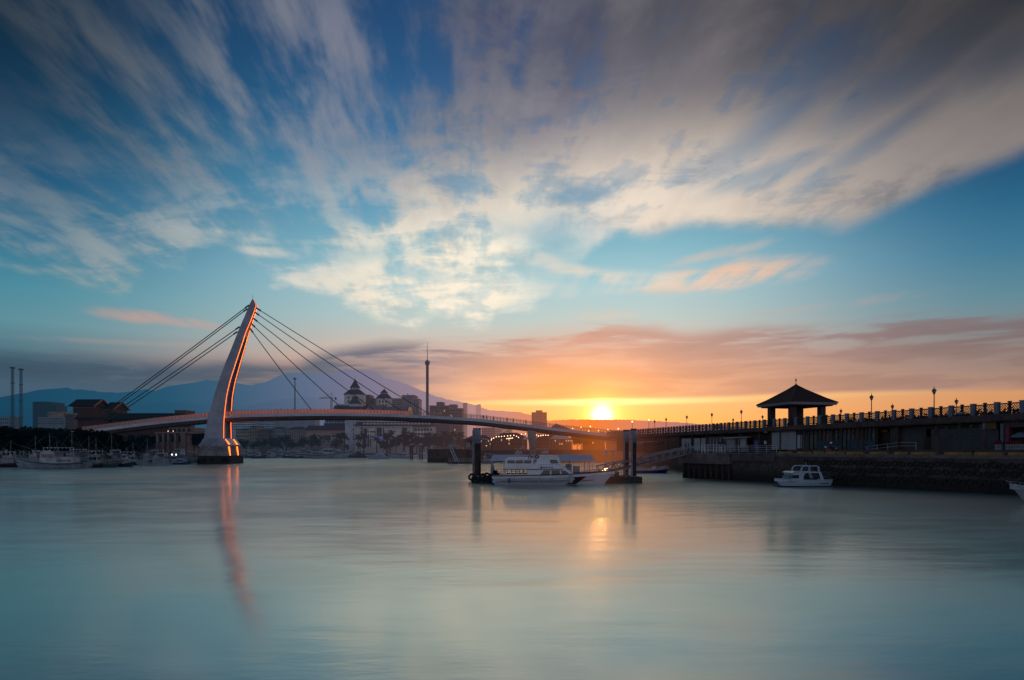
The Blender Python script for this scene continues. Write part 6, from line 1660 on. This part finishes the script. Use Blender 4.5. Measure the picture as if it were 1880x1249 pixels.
# balustrade
bl = thing('balustrade', 'promenade balustrade with pale square posts and dark criss cross panels', 'balustrade', (PA.x, PA.y, 0), PR)
STEP = 2.87; RH = 1.16
ns = int((SMAX-SMIN)/STEP)
_pm = None; _mm = None; _lm = None
s0 = S_at(1878, 0)-STEP*7
for i in range(ns):
    s_ = s0+i*STEP
    if s_ > SMAX: break
    if _pm is None:
        mb = MB(); mb.box(-.22,.22,-.2,.2,0,RH+.14); mb.box(-.26,.26,-.24,.24,RH+.141,RH+.22); o = mb.build('post', m_cap, bl); _pm = o.data
        mb = MB(); mb.box(-.11,.11,-.1,.1,0,RH+.1); mb.box(-.15,.15,-.13,.13,RH+.101,RH+.24); o2 = mb.build('small_post', m_bal, bl); _mm = o2.data
        mb = MB(); half = STEP/2
        a, b = .22, half-.11
        mb.bar((a,0,RH),(b,0,RH),.11); mb.bar((a,0,.14),(b,0,.14),.12)
        nx = 4; w_ = (b-a)/nx
        for k in range(nx):
            for r_ in range(3):
                x0 = a+k*w_; z0 = .18+r_*.31; mb.bar((x0,0,z0),(x0+w_,0,z0+.33),.05); mb.bar((x0+w_,0.01,z0),(x0,0.01,z0+.33),.05)
        o3 = mb.build('lattice_panel', m_bal, bl); _lm = o3.data
        for q in (o, o2, o3): bpy.data.objects.remove(q)
    for nm, me, dx in (('post',_pm,0),('small_post',_mm,STEP/2),('lattice_panel',_lm,0),('lattice_panel',_lm,STEP/2-.11)):
        if nm == 'lattice_panel' and s_ > 62: continue
        q = bpy.data.objects.new(nm, me); COL.objects.link(q); q.parent = bl; q.location = (s_+dx, 0, ZS1)
# the far stretch of panels, too small to tell apart: one mesh
mb = MB(); s_ = s0+STEP*int((62-s0)/STEP)
while s_ < SMAX:
    for h in (.14, .45, .78, RH): mb.bar((s_,0,ZS1+h),(s_+STEP,0,ZS1+h),.09)
    for k in range(6): mb.bar((s_+k*STEP/6,0,ZS1+.14),(s_+(k+1)*STEP/6,0,ZS1+RH),.06); mb.bar((s_+(k+1)*STEP/6,0,ZS1+.14),(s_+k*STEP/6,0,ZS1+RH),.06)
    s_ += STEP
mb.build('lattice_panel', m_bal, bl)
# planting along the foot of the balustrade
mb = MB(); rnd = random.Random(6)
for i in range(2600):
    s_ = rnd.uniform(-20, 30); n_ = -rnd.uniform(.3,.8); z = ZS1+abs(rnd.gauss(0,.16))*(1+.9*math.sin(s_*.9)**2)+.02
    a = rnd.uniform(0,6.28); q = rnd.uniform(.05,.12); u = Vector((math.cos(a),math.sin(a),rnd.uniform(-.5,.5)))*q; v = Vector((-math.sin(a)*.4,math.cos(a)*.4,1))*q
    p = Vector((s_,n_,z)); mb.add([p-u-v,p+u-v,p+u+v,p-u+v],[(0,1,2,3)])
o = mb.build('low_planting', m_leafd, None, kind='stuff', fix=False, loc=(PA.x,PA.y,0)); o.rotation_euler = (0,0,PR); o['label'] = 'low planting along the foot of the promenade balustrade'; o['category'] = 'plants'

# gazebo
gz = thing('gazebo', 'open gazebo with a dark pyramid roof standing on the raised promenade', 'gazebo', tuple(PP(42.2,-3.6,ZS1)), PR)
ER = 4.55; ze = 12.55-ZS1; zap = 15.75-ZS1; CR_ = 2.85
mb = MB(); rings = []
for f, z in ((1.0,0),(.75,.23),(.5,.485),(.25,.74),(.03,1.0)):
    z_ = ze+(zap-ze)*z; w_ = ER*f; rings.append([(-w_,-w_,z_),(w_,-w_,z_),(w_,w_,z_),(-w_,w_,z_)])
mb.loft(rings, smooth=False); m_gr = mat('dark gazebo tiles', (.035,.016,.014), .85, var=.3, vscale=1.); rf = mb.build('roof', m_gr, gz)
for sx, sy in ((-1,-1),(1,-1),(1,1),(-1,1)):
    mb = MB(); mb.tube([(sx*ER*f, sy*ER*f, ze+(zap-ze)*z+.05) for f, z in ((1.03,-.01),(.75,.23),(.5,.485),(.25,.74),(.03,1.0))], .10, 6); mb.build('hip_ridge', m_slab, rf)
mb = MB(); N = 26
for k in range(N):     # tile battens
    w_ = ER*(1-(k+.5)/N); 
mb.box(-ER,ER,-ER,ER,ze-.40,ze-.003); mb.build('fascia', mat('pale fascia', (.26,.25,.27), .7, var=.3), gz)
mb = MB(); mb.box(-ER-.14,ER+.14,-ER-.14,ER+.14,ze-.15,ze-.02); mb.build('gutter', mat('light gutter', (.22,.21,.23), .6), gz)
mb = MB(); mb.box(-ER*.9,ER*.9,-ER*.9,ER*.9,ze-.58,ze-.403); mb.build('soffit', m_gr, gz)
for sx, sy in ((-1,-1),(1,-1),(1,1),(-1,1)):
    mb = MB(); mb.box(sx*CR_-.48,sx*CR_+.48,sy*CR_-.48,sy*CR_+.48,0,ze-.583); mb.build('column', mat('dark column', (.05,.03,.03), .85, var=.4, vscale=.8), gz)
    mb = MB(); mb.box(sx*CR_-.6,sx*CR_+.6,sy*CR_-.6,sy*CR_+.6,0.002,.5); mb.build('column_base', m_slab, gz)
mb = MB(); mb.lathe((0,0,zap-.05), [(.35,0),(.3,.18),(.12,.3),(.05,.5),(.04,.8),(.13,.95),(.13,1.08),(.02,1.3),(.01,1.6)], 10); mb.build('finial', m_dark, gz)
mb = MB(); mb.sphere((-CR_+.6, CR_-.0, ze-1.0), .2, 8); mb.sphere((-CR_+.2, CR_+.6, ze-.8), .14, 8); mb.bar((-CR_+.6,CR_,ze-1),(-CR_+.6,CR_,ze-.5),.05); mb.build('cctv_camera', m_dark, gz)
mb = MB(); mb.sphere((-CR_+.3, CR_+.75, ze-.25), .26, 10); mb.build('globe_lamp', mat('dim globe', (.5,.45,.4), .5), gz)

# promenade lanterns
def make_lantern(label, loc, H, group):
    t = thing('promenade_lamp', label, 'lamp post', loc, group=group)
    mb = MB(); mb.lathe((0,0,0), [(.16,0),(.14,.3),(.07,.45),(.055,H-.95),(.09,H-.9)], 8); mb.build('pole', m_dark, t)
    mb = MB(); mb.lathe((0,0,H-.9), [(.10,0),(.27,.45),(.25,.5)], 8, smooth=False); mb.build('lantern_glass', mat('lantern glass', (.30,.26,.22), .3, trans=.4), t)
    mb = MB(); mb.lathe((0,0,H-.39), [(.30,0),(.2,.12),(.05,.24),(.03,.45),(.01,.6)], 8, smooth=False)
    for k in range(8):
        a = k*math.pi/4; mb.bar((.10*math.cos(a),.10*math.sin(a),-.51),(.27*math.cos(a),.27*math.sin(a),-.02),.02) if 0 else None
    mb.build('lantern_cap', m_dark, t); return t
lan = None
GN = 'lanterns along the near edge of the promenade'; GF2 = 'lanterns along the far edge of the promenade'
for px, Y, lab, g in [(1715,81,'tallest looking promenade lantern, nearest on the right',GN),(1600,91,'promenade lantern next to the right of the gazebo',GN),(1361,126,'promenade lantern just left of the gazebo',GN),(1307,137,'second promenade lantern left of the gazebo',GN),(1261,147,'third promenade lantern left of the gazebo',GN),(1223,158.6,'farthest of the near promenade lanterns, by the hill crest',GN),(1202,170,'tiny promenade lantern near the far end of the balustrade',GN),
    (1756,98.9,'short looking lantern right of the tallest one',GF2),(1638.5,110.8,'short looking lantern between the two tall lanterns',GF2),(1544,124,'short looking lantern just right of the gazebo',GF2),(1400,146,'short looking lantern under the left eave of the gazebo',GF2),(1346,161,'short looking lantern left of the lamp beside the gazebo',GF2)]:
    z = ZS1; H = 8.0+EYE-ZS1
    if lan is None: lan = make_lantern(lab, (wx(px,Y),Y,z), H, g)
    else: dup(lan, (wx(px,Y),Y,z), label=lab, group=g)
# quay lamps with flat disc heads
ql_ = None
for px, py, Y, lab in [(1762,757,70,'quay lamp with pale disc head in front of the grooved shutters on the right'),(1573,772,86,'quay lamp with disc head in front of the glass shop front'),(1405.5,793,103,'quay lamp with a white box on its pole, left of the white shutters'),(1302,788,108,'right quay lamp of the two near the gangway'),(1270,790,110,'left quay lamp of the two near the gangway')]:
    H = wz(py,Y)-QZ
    if ql_ is None:
        ql_ = thing('quay_lamp', lab, 'lamp post', (wx(px,Y),Y,QZ), group='disc headed lamps on the lower quay'); QH = H
        mb = MB(); mb.lathe((0,0,0), [(.12,0),(.1,.2),(.06,.3),(.05,H-.3)], 8); mb.build('pole', m_dark, ql_)
        mb = MB(); mb.lathe((0,0,H-.3), [(.08,0),(.16,.12),(.34,.16),(.36,.2),(.1,.3),(.05,.42)], 14); mb.build('lamp_head', mat('pale lamp head', (.30,.36,.38), .5), ql_)
    else: dup(ql_, (wx(px,Y),Y,QZ), label=lab, scale=(1,1,H/QH))
t = thing('meter_box', 'small white box strapped to the pole of the lamp left of the shutters', 'box', (wx(1404.5,102.8),102.7,QZ+1.5))
mb = MB(); mb.box(-.14,.14,-.12,.1,0,.5); mb.build('case', m_bw, t); mb = MB(); mb.box(-.1,.1,-.13,-.121,.28,.42); mb.build('dial', m_glass, t)

# yellow kerb blocks along the quay edge
rnd = random.Random(9); s_ = 17.6; kbm = {}
GK = 'worn yellow kerb blocks along the quay edge'
while s_ < 62:
    l = rnd.choice([1.5,2.1,2.7])
    if l not in kbm:
        mb = MB(); mb.ext([(-.17,0),(.17,0),(.14,.27),(.10,.30),(-.10,.30),(-.14,.27)], -l/2, l/2, 'x'); o = mb.build('kerb_block', m_yel); kbm[l] = o.data; bpy.data.objects.remove(o)
    o = bpy.data.objects.new('kerb_block', kbm[l]); COL.objects.link(o); p = Q(s_+l/2, -.25, QZ+.034); o.location = p; o.rotation_euler = (0,0,QR)
    tag(o, 'worn yellow concrete kerb block on the edge of the quay', 'kerb block', GK); s_ += l+rnd.choice([.12,.35,.8])
# mooring bollards
bo = None
for s_ in (21.5, 27.5, 33.8, 41.0):
    px = CX+F*Q(s_,0).x/Q(s_,0).y
    lab = {21.5:'dark mooring bollard above the stern of the cabin cruiser',27.5:'dark mooring bollard right of the scooter',33.8:'dark mooring bollard between the handrail ramp and the grooved shutters',41.0:'dark mooring bollard in front of the lamp on the right'}[s_]
    if bo is None:
        bo = thing('bollard', lab, 'bollard', tuple(Q(s_,-.75,QZ)), QR, 'mooring bollards on the quay')
        mb = MB(); mb.lathe((0,0,0), [(.22,0),(.22,.05),(.13,.1),(.12,.36)], 12); mb.build('stem', m_dark, bo)
        mb = MB(); mb.lathe((0,0,.362), [(.2,0),(.24,.06),(.2,.14),(.05,.17)], 12); mb.build('cap', m_dark, bo)
    else: dup(bo, tuple(Q(s_,-.75,QZ)), QR, label=lab)
# tyres hung on the wall
mb = MB(); tyre(mb, (0,0,0), .27, .095, 'y', 14); o = mb.build('fender_tyre', m_tyre); tym = o.data; bpy.data.objects.remove(o)
rnd = random.Random(14)
for r_, (z, sa, sb) in enumerate(((2.95,22,47.5),(2.05,23.5,48),(1.12,26,49))):
    s_ = sa
    while s_ < sb:
        if rnd.random() > .06:
            o = bpy.data.objects.new('hanging_tyre', tym); COL.objects.link(o); o.location = Q(s_, .17, z+rnd.uniform(-.14,.14)); o.rotation_euler = (rnd.uniform(-.12,.12), rnd.uniform(0,.8), QR+rnd.uniform(-.15,.15)); sc = rnd.uniform(.88,1.12); o.scale = (sc,sc,sc)
            tag(o, 'old dark tyre hung as a fender on the quay wall', 'tyre', 'tyres hung in rows on the quay wall')
        s_ += rnd.uniform(.68,.86)
# landing at the quay corner: pale worn slab on piles, railing
t = thing('corner_landing', 'pale worn concrete landing with grooved piles at the quay corner', 'landing')
mb = MB(); p = Q(4.6, .15); mb.obox((p.x,p.y), (QD.x,QD.y), (QN.x,QN.y), 5.2, .55, 2.35, QZ+.05); mb.build('slab', mat('pale worn concrete', (.17,.13,.125), .9, var=.5, vscale=.6), t)
mb = MB(); p = Q(13.6, .12); mb.obox((p.x,p.y), (QD.x,QD.y), (QN.x,QN.y), 3.75, .3, 2.9, QZ+.04); mb.build('ledge', mat('dull worn concrete', (.09,.075,.078), .9, var=.6, vscale=.6), t)
for k in range(9): mb = MB(); p = Q(.4+k*1.15,.45); mb.tube([(p.x,p.y,-1.2),(p.x,p.y,2.35)], .17, 8); mb.build('pile', m_piled, t)
def rail(label, pts, posts, h=1.05, name='handrail', bars=(.35,.7,1.05), m=None, w=.06, cat='railing'):
    t = thing(name, label, cat); mb = MB()
    for a, b in zip(pts[:-1], pts[1:]):
        for q in bars: mb.bar(a+Vector((0,0,q)), b+Vector((0,0,q)), w*.8)
    mb.build('rails', m or m_bw2, t)
    for a, b in zip(pts[:-1], pts[1:]):
        n_ = max(1, int((b-a).length/posts))
        for i in range(n_+1): p = a.lerp(b, i/n_); mb = MB(); mb.bar(p, p+Vector((0,0,h)), w); mb.build('post', m or m_bw2, t)
    return t
rail('pale handrail along the quay edge from the corner towards the white shutters', [Q(1.0,-.3,QZ), Q(17.2,-.3,QZ)], 1.5, h=1.15, bars=(.3,.6,.88,1.15), w=.05)
rail('bright topped rail of the gangway entrance at the quay corner', [Q(.6,-3.4,QZ), Q(2.4,-3.6,QZ), Q(5.2,-3.6,QZ)], .5, h=1.35, bars=(.5,.9,1.35), m=m_bw)
rail('pair of pale sloping handrails of the ramp on the right', [PP(S_at(1682,1.4),1.4,4.53), PP(S_at(1650,1.4),1.4,4.53), PP(S_at(1592,1.4),1.4,4.05)], 1.6, h=.95, bars=(.5,.95), w=.06, m=m_wp)
# picket fence, flowers, parasol at the far right
G = 'white picket fences in front of the shop on the right'
for a, b, lab in ((1827.5,1837.5,'short white picket fence left of the red column'),(1846.5,1904,'longer white picket fence right of the red column')):
    t = thing('picket_fence', lab, 'fence', group=G)
    A, B = PP(S_at(a,1.0),1.0,4.53), PP(S_at(b,1.0),1.0,4.53); n_ = int((B-A).length/.17)
    for i in range(n_+1): p = A.lerp(B, i/n_); mb = MB(); mb.box(p.x-.04,p.x+.04,p.y-.02,p.y+.02,p.z,p.z+.62); mb.build('picket', m_wp, t)
    mb = MB(); mb.bar(A+Vector((0,.04,.15)), B+Vector((0,.04,.15)), .05); mb.bar(A+Vector((0,.04,.5)), B+Vector((0,.04,.5)), .05); mb.build('rail', m_wp, t)
for a, b, lab in ((1829,1838,'dull red flower box above the short picket fence'),(1851,1872,'dull red flower box above the longer picket fence')):
    A, B = PP(S_at(a,.7),.7,4.9), PP(S_at(b,.7),.7,4.9); t = thing('flower_box', lab, 'flower box')
    mb = MB(); mb.bar(A+Vector((0,0,.1)),B+Vector((0,0,.1)),.3,.25); mb.build('box', m_wood, t); mb = MB(); rnd = random.Random(3)
    for i in range(240): p = A.lerp(B, rnd.random())+Vector((rnd.gauss(0,.12),rnd.gauss(0,.1),.28+abs(rnd.gauss(0,.14)))); q = .05; mb.add([p+Vector((-q,0,-q)),p+Vector((q,0.02,-q)),p+Vector((q,0,q)),p+Vector((-q,.02,q))],[(0,1,2,3)])
    mb.build('flowers', m_redc, t, fix=False)
p = PP(S_at(1874,.2),.2,4.53); t = thing('parasol', 'pale blue parasol at the right edge behind the picket fence', 'parasol', tuple(p))
mb = MB(); mb.lathe((0,0,1.35), [(1.0,0),(.7,.28),(.3,.5),(.02,.6)], 8, smooth=False); mb.build('canopy', mat('pale blue cloth', (.10,.15,.22), .8), t); mb = MB(); mb.tube([(0,0,0),(0,0,1.95)], .04, 6); mb.build('pole', m_dark, t)
# old buoy, box lying on the edge
for px, lab in ((1476,'dark coiled rope and boxes on the kerb above the cabin cruiser'),(1768,'dark bundle lying on the kerb below the lamp on the right')):
    u = (px-CX)/F; s_ = (101.7*u-27.9)/(.498+.867*u); t = thing('rope_pile', lab, 'rope pile', tuple(Q(s_,-.3,QZ+.34)), QR)
    mb = MB(); rnd = random.Random(px); mb.tube([(.4*math.cos(i*.5)*(1-i*.012), .3*math.sin(i*.5)*(1-i*.012), .04+i*.006) for i in range(50)], .045, 5); mb.build('rope', m_wood, t)
    mb = MB(); mb.box(.35,.75,-.2,.15,0,.25); mb.build('box', m_dark, t)
# ------------------------------------------------------------------ people, scooter
m_skin = mat('skin', (.30,.17,.12), .6, var=.05); m_hair = mat('black hair', (.012,.010,.010), .6, var=.1)
m_jkt = mat('dark jacket', (.03,.03,.05), .85, var=.2, vscale=3); m_trs = mat('dark trousers', (.02,.02,.03), .85, var=.2); m_shr = mat('grey pink shirt', (.16,.10,.11), .85, var=.2)
m_helm = mat('white helmet', (.6,.6,.62), .3, var=.05)
def skin_mesh(name, verts, edges, radii, m, sub=1):
    me = bpy.data.meshes.new(name); me.from_pydata(verts, edges, []); o = bpy.data.objects.new(name, me); COL.objects.link(o)
    md = o.modifiers.new('skin', 'SKIN'); o.modifiers.new('sub', 'SUBSURF').levels = sub
    for i, r in enumerate(radii): me.skin_vertices[0].data[i].radius = (r, r) if isinstance(r, (int,float)) else r
    me.skin_vertices[0].data[0].use_root = True
    bpy.context.view_layer.update(); dg = bpy.context.evaluated_depsgraph_get()
    nm = bpy.data.meshes.new_from_object(o.evaluated_get(dg)); bpy.data.objects.remove(o)
    nm.materials.clear(); nm.materials.append(m)
    for p in nm.polygons: p.use_smooth = True
    return nm
def person_meshes(J, shirt, trs, hair=True, helmet=False):
    """J: joints dict. returns list of (name, mesh)"""
    V = Vector
    names = ['pelvis','waist','chest','neck','head','top','l_sh','l_el','l_wr','r_sh','r_el','r_wr','l_hip','l_kn','l_an','l_toe','r_hip','r_kn','r_an','r_toe']
    E = [(0,1),(1,2),(2,3),(3,4),(4,5),(2,6),(6,7),(7,8),(2,9),(9,10),(10,11),(0,12),(12,13),(13,14),(14,15),(0,16),(16,17),(17,18),(18,19)]
    rad = {'pelvis':(.14,.10),'waist':(.12,.09),'chest':(.15,.10),'neck':.055,'head':.085,'top':.075,'l_sh':.06,'l_el':.042,'l_wr':.028,'r_sh':.06,'r_el':.042,'r_wr':.028,'l_hip':.085,'l_kn':.058,'l_an':.04,'l_toe':.035,'r_hip':.085,'r_kn':.058,'r_an':.04,'r_toe':.035}
    vs = [V(J[n]) for n in names]; rs = [rad[n] for n in names]
    # hands: five fingers each from the wrist
    ed = list(E)
    for w_, e_ in ((8,7),(11,10)):
        d = (vs[w_]-vs[e_]).normalized(); sd = d.cross(V((0,1,0)));
        if sd.length < .1: sd = d.cross(V((1,0,0)))
        sd.normalize(); vs.append(vs[w_]+d*.075); rs.append(.026); pi = len(vs)-1; ed.append((w_,pi))
        for k in range(4):
            vs.append(vs[pi]+d*(.055+.012*(1-abs(k-1.4)))+sd*(k-1.5)*.022+V((0,.012,-.01))); rs.append(.0085); ed.append((pi,len(vs)-1))
        vs.append(vs[w_]+d*.06+sd*.05); rs.append(.010); ed.append((pi,len(vs)-1))
    out = [('body', skin_mesh('body', vs, ed, rs, m_skin))]
    ids = ['pelvis','waist','chest','neck','l_sh','l_el','l_wr','r_sh','r_el','r_wr']
    vv = [V(J[n]) for n in ids]; vv[3] = vv[2].lerp(vv[3], .6)
    for a, b in ((6,5),(9,8)): vv[a] = vv[b].lerp(vv[a], .85)
    out.append(('shirt', skin_mesh('shirt', vv, [(0,1),(1,2),(2,3),(2,4),(4,5),(5,6),(2,7),(7,8),(8,9)], [(.165,.125),(.15,.115),(.18,.125),.08,.078,.058,.044,.078,.058,.044], shirt)))
    ids = ['pelvis','l_hip','l_kn','l_an','r_hip','r_kn','r_an']; vv = [V(J[n]) for n in ids]
    out.append(('trousers', skin_mesh('trousers', vv, [(0,1),(1,2),(2,3),(0,4),(4,5),(5,6)], [(.16,.12),.105,.075,.058,.105,.075,.058], trs)))
    for nm in ('l','r'):
        a, b = V(J[nm+'_an']), V(J[nm+'_toe']); out.append(('shoe', skin_mesh('shoe', [a, a.lerp(b,.5)+V((0,0,-.01)), b], [(0,1),(1,2)], [.05,.05,.04], m_dark)))
    h = V(J['head']); f = V(J.get('face', (0,-1,0))).normalized(); t_ = V(J['top'])
    if helmet:
        mb = MB(); mb.sphere(h.lerp(t_,.35), .155, 12, 1.05); o = mb.build('helmet', m_helm); out.append(('helmet', o.data)); bpy.data.objects.remove(o)
    else:
        mb = MB(); mb.sphere(h.lerp(t_,.55)-f*.025, .108, 12, 1.0); o = mb.build('hair', m_hair); out.append(('hair', o.data)); bpy.data.objects.remove(o)
    side = f.cross(V((0,0,1))).normalized(); mb = MB()
    hc = h.lerp(t_, .25)
    mb.add([hc+f*.085-side*.012+V((0,0,.02)), hc+f*.085+side*.012+V((0,0,.02)), hc+f*.088+side*.016-V((0,0,.03)), hc+f*.088-side*.016-V((0,0,.03)), hc+f*.115-V((0,0,.028))], [(0,1,4),(1,2,4),(2,3,4),(3,0,4)])
    for s_ in (-1,1): mb.sphere(hc+side*s_*.092, .024, 6)
    o = mb.build('face_features', m_skin); out.append(('face_features', o.data)); bpy.data.objects.remove(o)
    mb = MB()
    for s_ in (-1,1): mb.sphere(hc+f*.082+side*s_*.032+V((0,0,.018)), .012, 6)
    mb.box(hc.x+f.x*.09-.02, hc.x+f.x*.09+.02, hc.y+f.y*.09-.004, hc.y+f.y*.09+.004, hc.z-.055, hc.z-.047)
    o = mb.build('eyes', m_hair); out.append(('eyes', o.data)); bpy.data.objects.remove(o)
    return out
stand = dict(pelvis=(0,0,.93), waist=(0,0,1.08), chest=(0,.01,1.30), neck=(0,.01,1.45), head=(0,-.01,1.55), top=(0,-.01,1.63),
    l_sh=(.17,.01,1.37), l_el=(.21,.03,1.10), l_wr=(.20,-.06,.87), r_sh=(-.17,.01,1.37), r_el=(-.22,.02,1.10), r_wr=(-.19,-.10,.90),
    l_hip=(.09,0,.88), l_kn=(.10,-.03,.48), l_an=(.11,.02,.07), l_toe=(.12,-.13,.03), r_hip=(-.09,0,.88), r_kn=(-.11,.0,.48), r_an=(-.12,.05,.07), r_toe=(-.14,-.10,.03))
def person(label, meshes, loc, rz=0., group=None, s=1.):
    t = thing('person', label, 'person', loc, rz, group); t.scale = (s,s,s)
    for nm, me in meshes:
        o = bpy.data.objects.new(nm, me); COL.objects.link(o); o.parent = t
    return t
PM1 = person_meshes(stand, m_shr, m_trs); 
walk = dict(stand); walk.update(l_kn=(.09,-.16,.50), l_an=(.09,-.20,.10), l_toe=(.09,-.34,.05), r_kn=(-.09,.05,.48), r_an=(-.09,.30,.12), r_toe=(-.09,.20,.04), l_wr=(.2,.12,.9), r_wr=(-.2,-.2,.92), r_el=(-.22,-.03,1.1))
PM2 = person_meshes(walk, m_jkt, m_trs)
p = W(1260, 830, 102.6)
person('dark haired person in a greyish pink top standing at the top of the gangway', PM1, (p.x, 103., QZ+.03), .3)
person('person in dark clothes on the quay just behind the one at the gangway top', PM2, (wx(1264.5,104), 104.2, QZ+.03), 1.2)
# people on the bridge
for i, (px, lab) in enumerate([(476,'person on the bridge closest to the pylon'),(741,'person on the bridge left of the observation tower'),(887,'leftmost person on the right descent of the bridge'),(893,'person walking just right of the leftmost one on the descent'),(906,'person in dark clothes mid descent of the bridge'),(931,'person on the bridge above the thick pile gap'),(942,'person on the bridge left of the lone pink tower'),(965,'person on the bridge directly left of the pier line')]):
    Yb = YD+1.2+(i % 3)*.9
    person(lab, PM1 if i % 2 else PM2, (wx(px,Yb), Yb, dz(px)-.14), [1.57,-1.57,.4][i % 3], 'people crossing the bridge')
# rider on a scooter
u = (1519-CX)/F; s_ = (101.7*u-27.9)/(.498+.867*u); P0 = Q(s_, -1.0, QZ)
sc = thing('scooter', 'dark red scooter parked side on at the quay edge under its rider', 'scooter', tuple(P0), QR)
for x in (-.58,.62):
    mb = MB(); tyre(mb, (x,0,.24), .18, .06, 'y', 14); w_ = mb.build('wheel', m_tyre, sc); mb = MB(); mb.tube([(x,-.03,.24),(x,.03,.24)], .11, 10); mb.build('rim', m_steel, w_)
mb = MB(); mb.ext([(-.75,.42),(-.2,.30),(.25,.26),(.42,.34),(.50,.75),(.42,.80),(.30,.42),(-.05,.40),(-.15,.66),(-.78,.70)], -.13, .13); mb.build('bodywork', mat('dark red scooter paint', (.12,.015,.015), .35), sc)
mb = MB(); mb.ext([(-.80,.71),(-.1,.67),(-.08,.76),(-.5,.80),(-.82,.79)], -.12, .12); mb.build('seat', m_dark, sc)
mb = MB(); mb.tube([(.62,0,.24),(.45,0,.85),(.42,0,.95)], .035, 6); mb.tube([(.40,-.3,1.0),(.43,0,.95),(.40,.3,1.0)], .02, 6); mb.build('fork_and_handlebar', m_dark, sc)
mb = MB(); mb.lathe((.56,0,.78), [(.01,-.1),(.08,-.03),(.08,.03),(.01,.1)], 10); mb.build('headlight', m_helm, sc)
mb = MB(); mb.box(-.98,-.72,-.16,.16,.82,1.05); mb.build('top_box', m_bw2, sc)
sit = dict(pelvis=(-.35,0,.84), waist=(-.33,0,1.0), chest=(-.25,0,1.2), neck=(-.2,0,1.33), head=(-.17,0,1.43), top=(-.17,0,1.51), face=(1,0,0),
    l_sh=(-.23,.17,1.27), l_el=(-.05,.22,1.07), l_wr=(.24,.24,1.03), r_sh=(-.23,-.17,1.27), r_el=(-.05,-.22,1.07), r_wr=(.24,-.24,1.03),
    l_hip=(-.32,.1,.82), l_kn=(.12,.14,.78), l_an=(.14,.13,.42), l_toe=(.27,.13,.36), r_hip=(-.32,-.1,.82), r_kn=(.10,-.16,.76), r_an=(.06,-.22,.10), r_toe=(.19,-.22,.04))
person('helmeted rider in dark clothes sitting on the scooter at the quay edge', person_meshes(sit, m_jkt, m_trs, helmet=True), tuple(P0), QR)
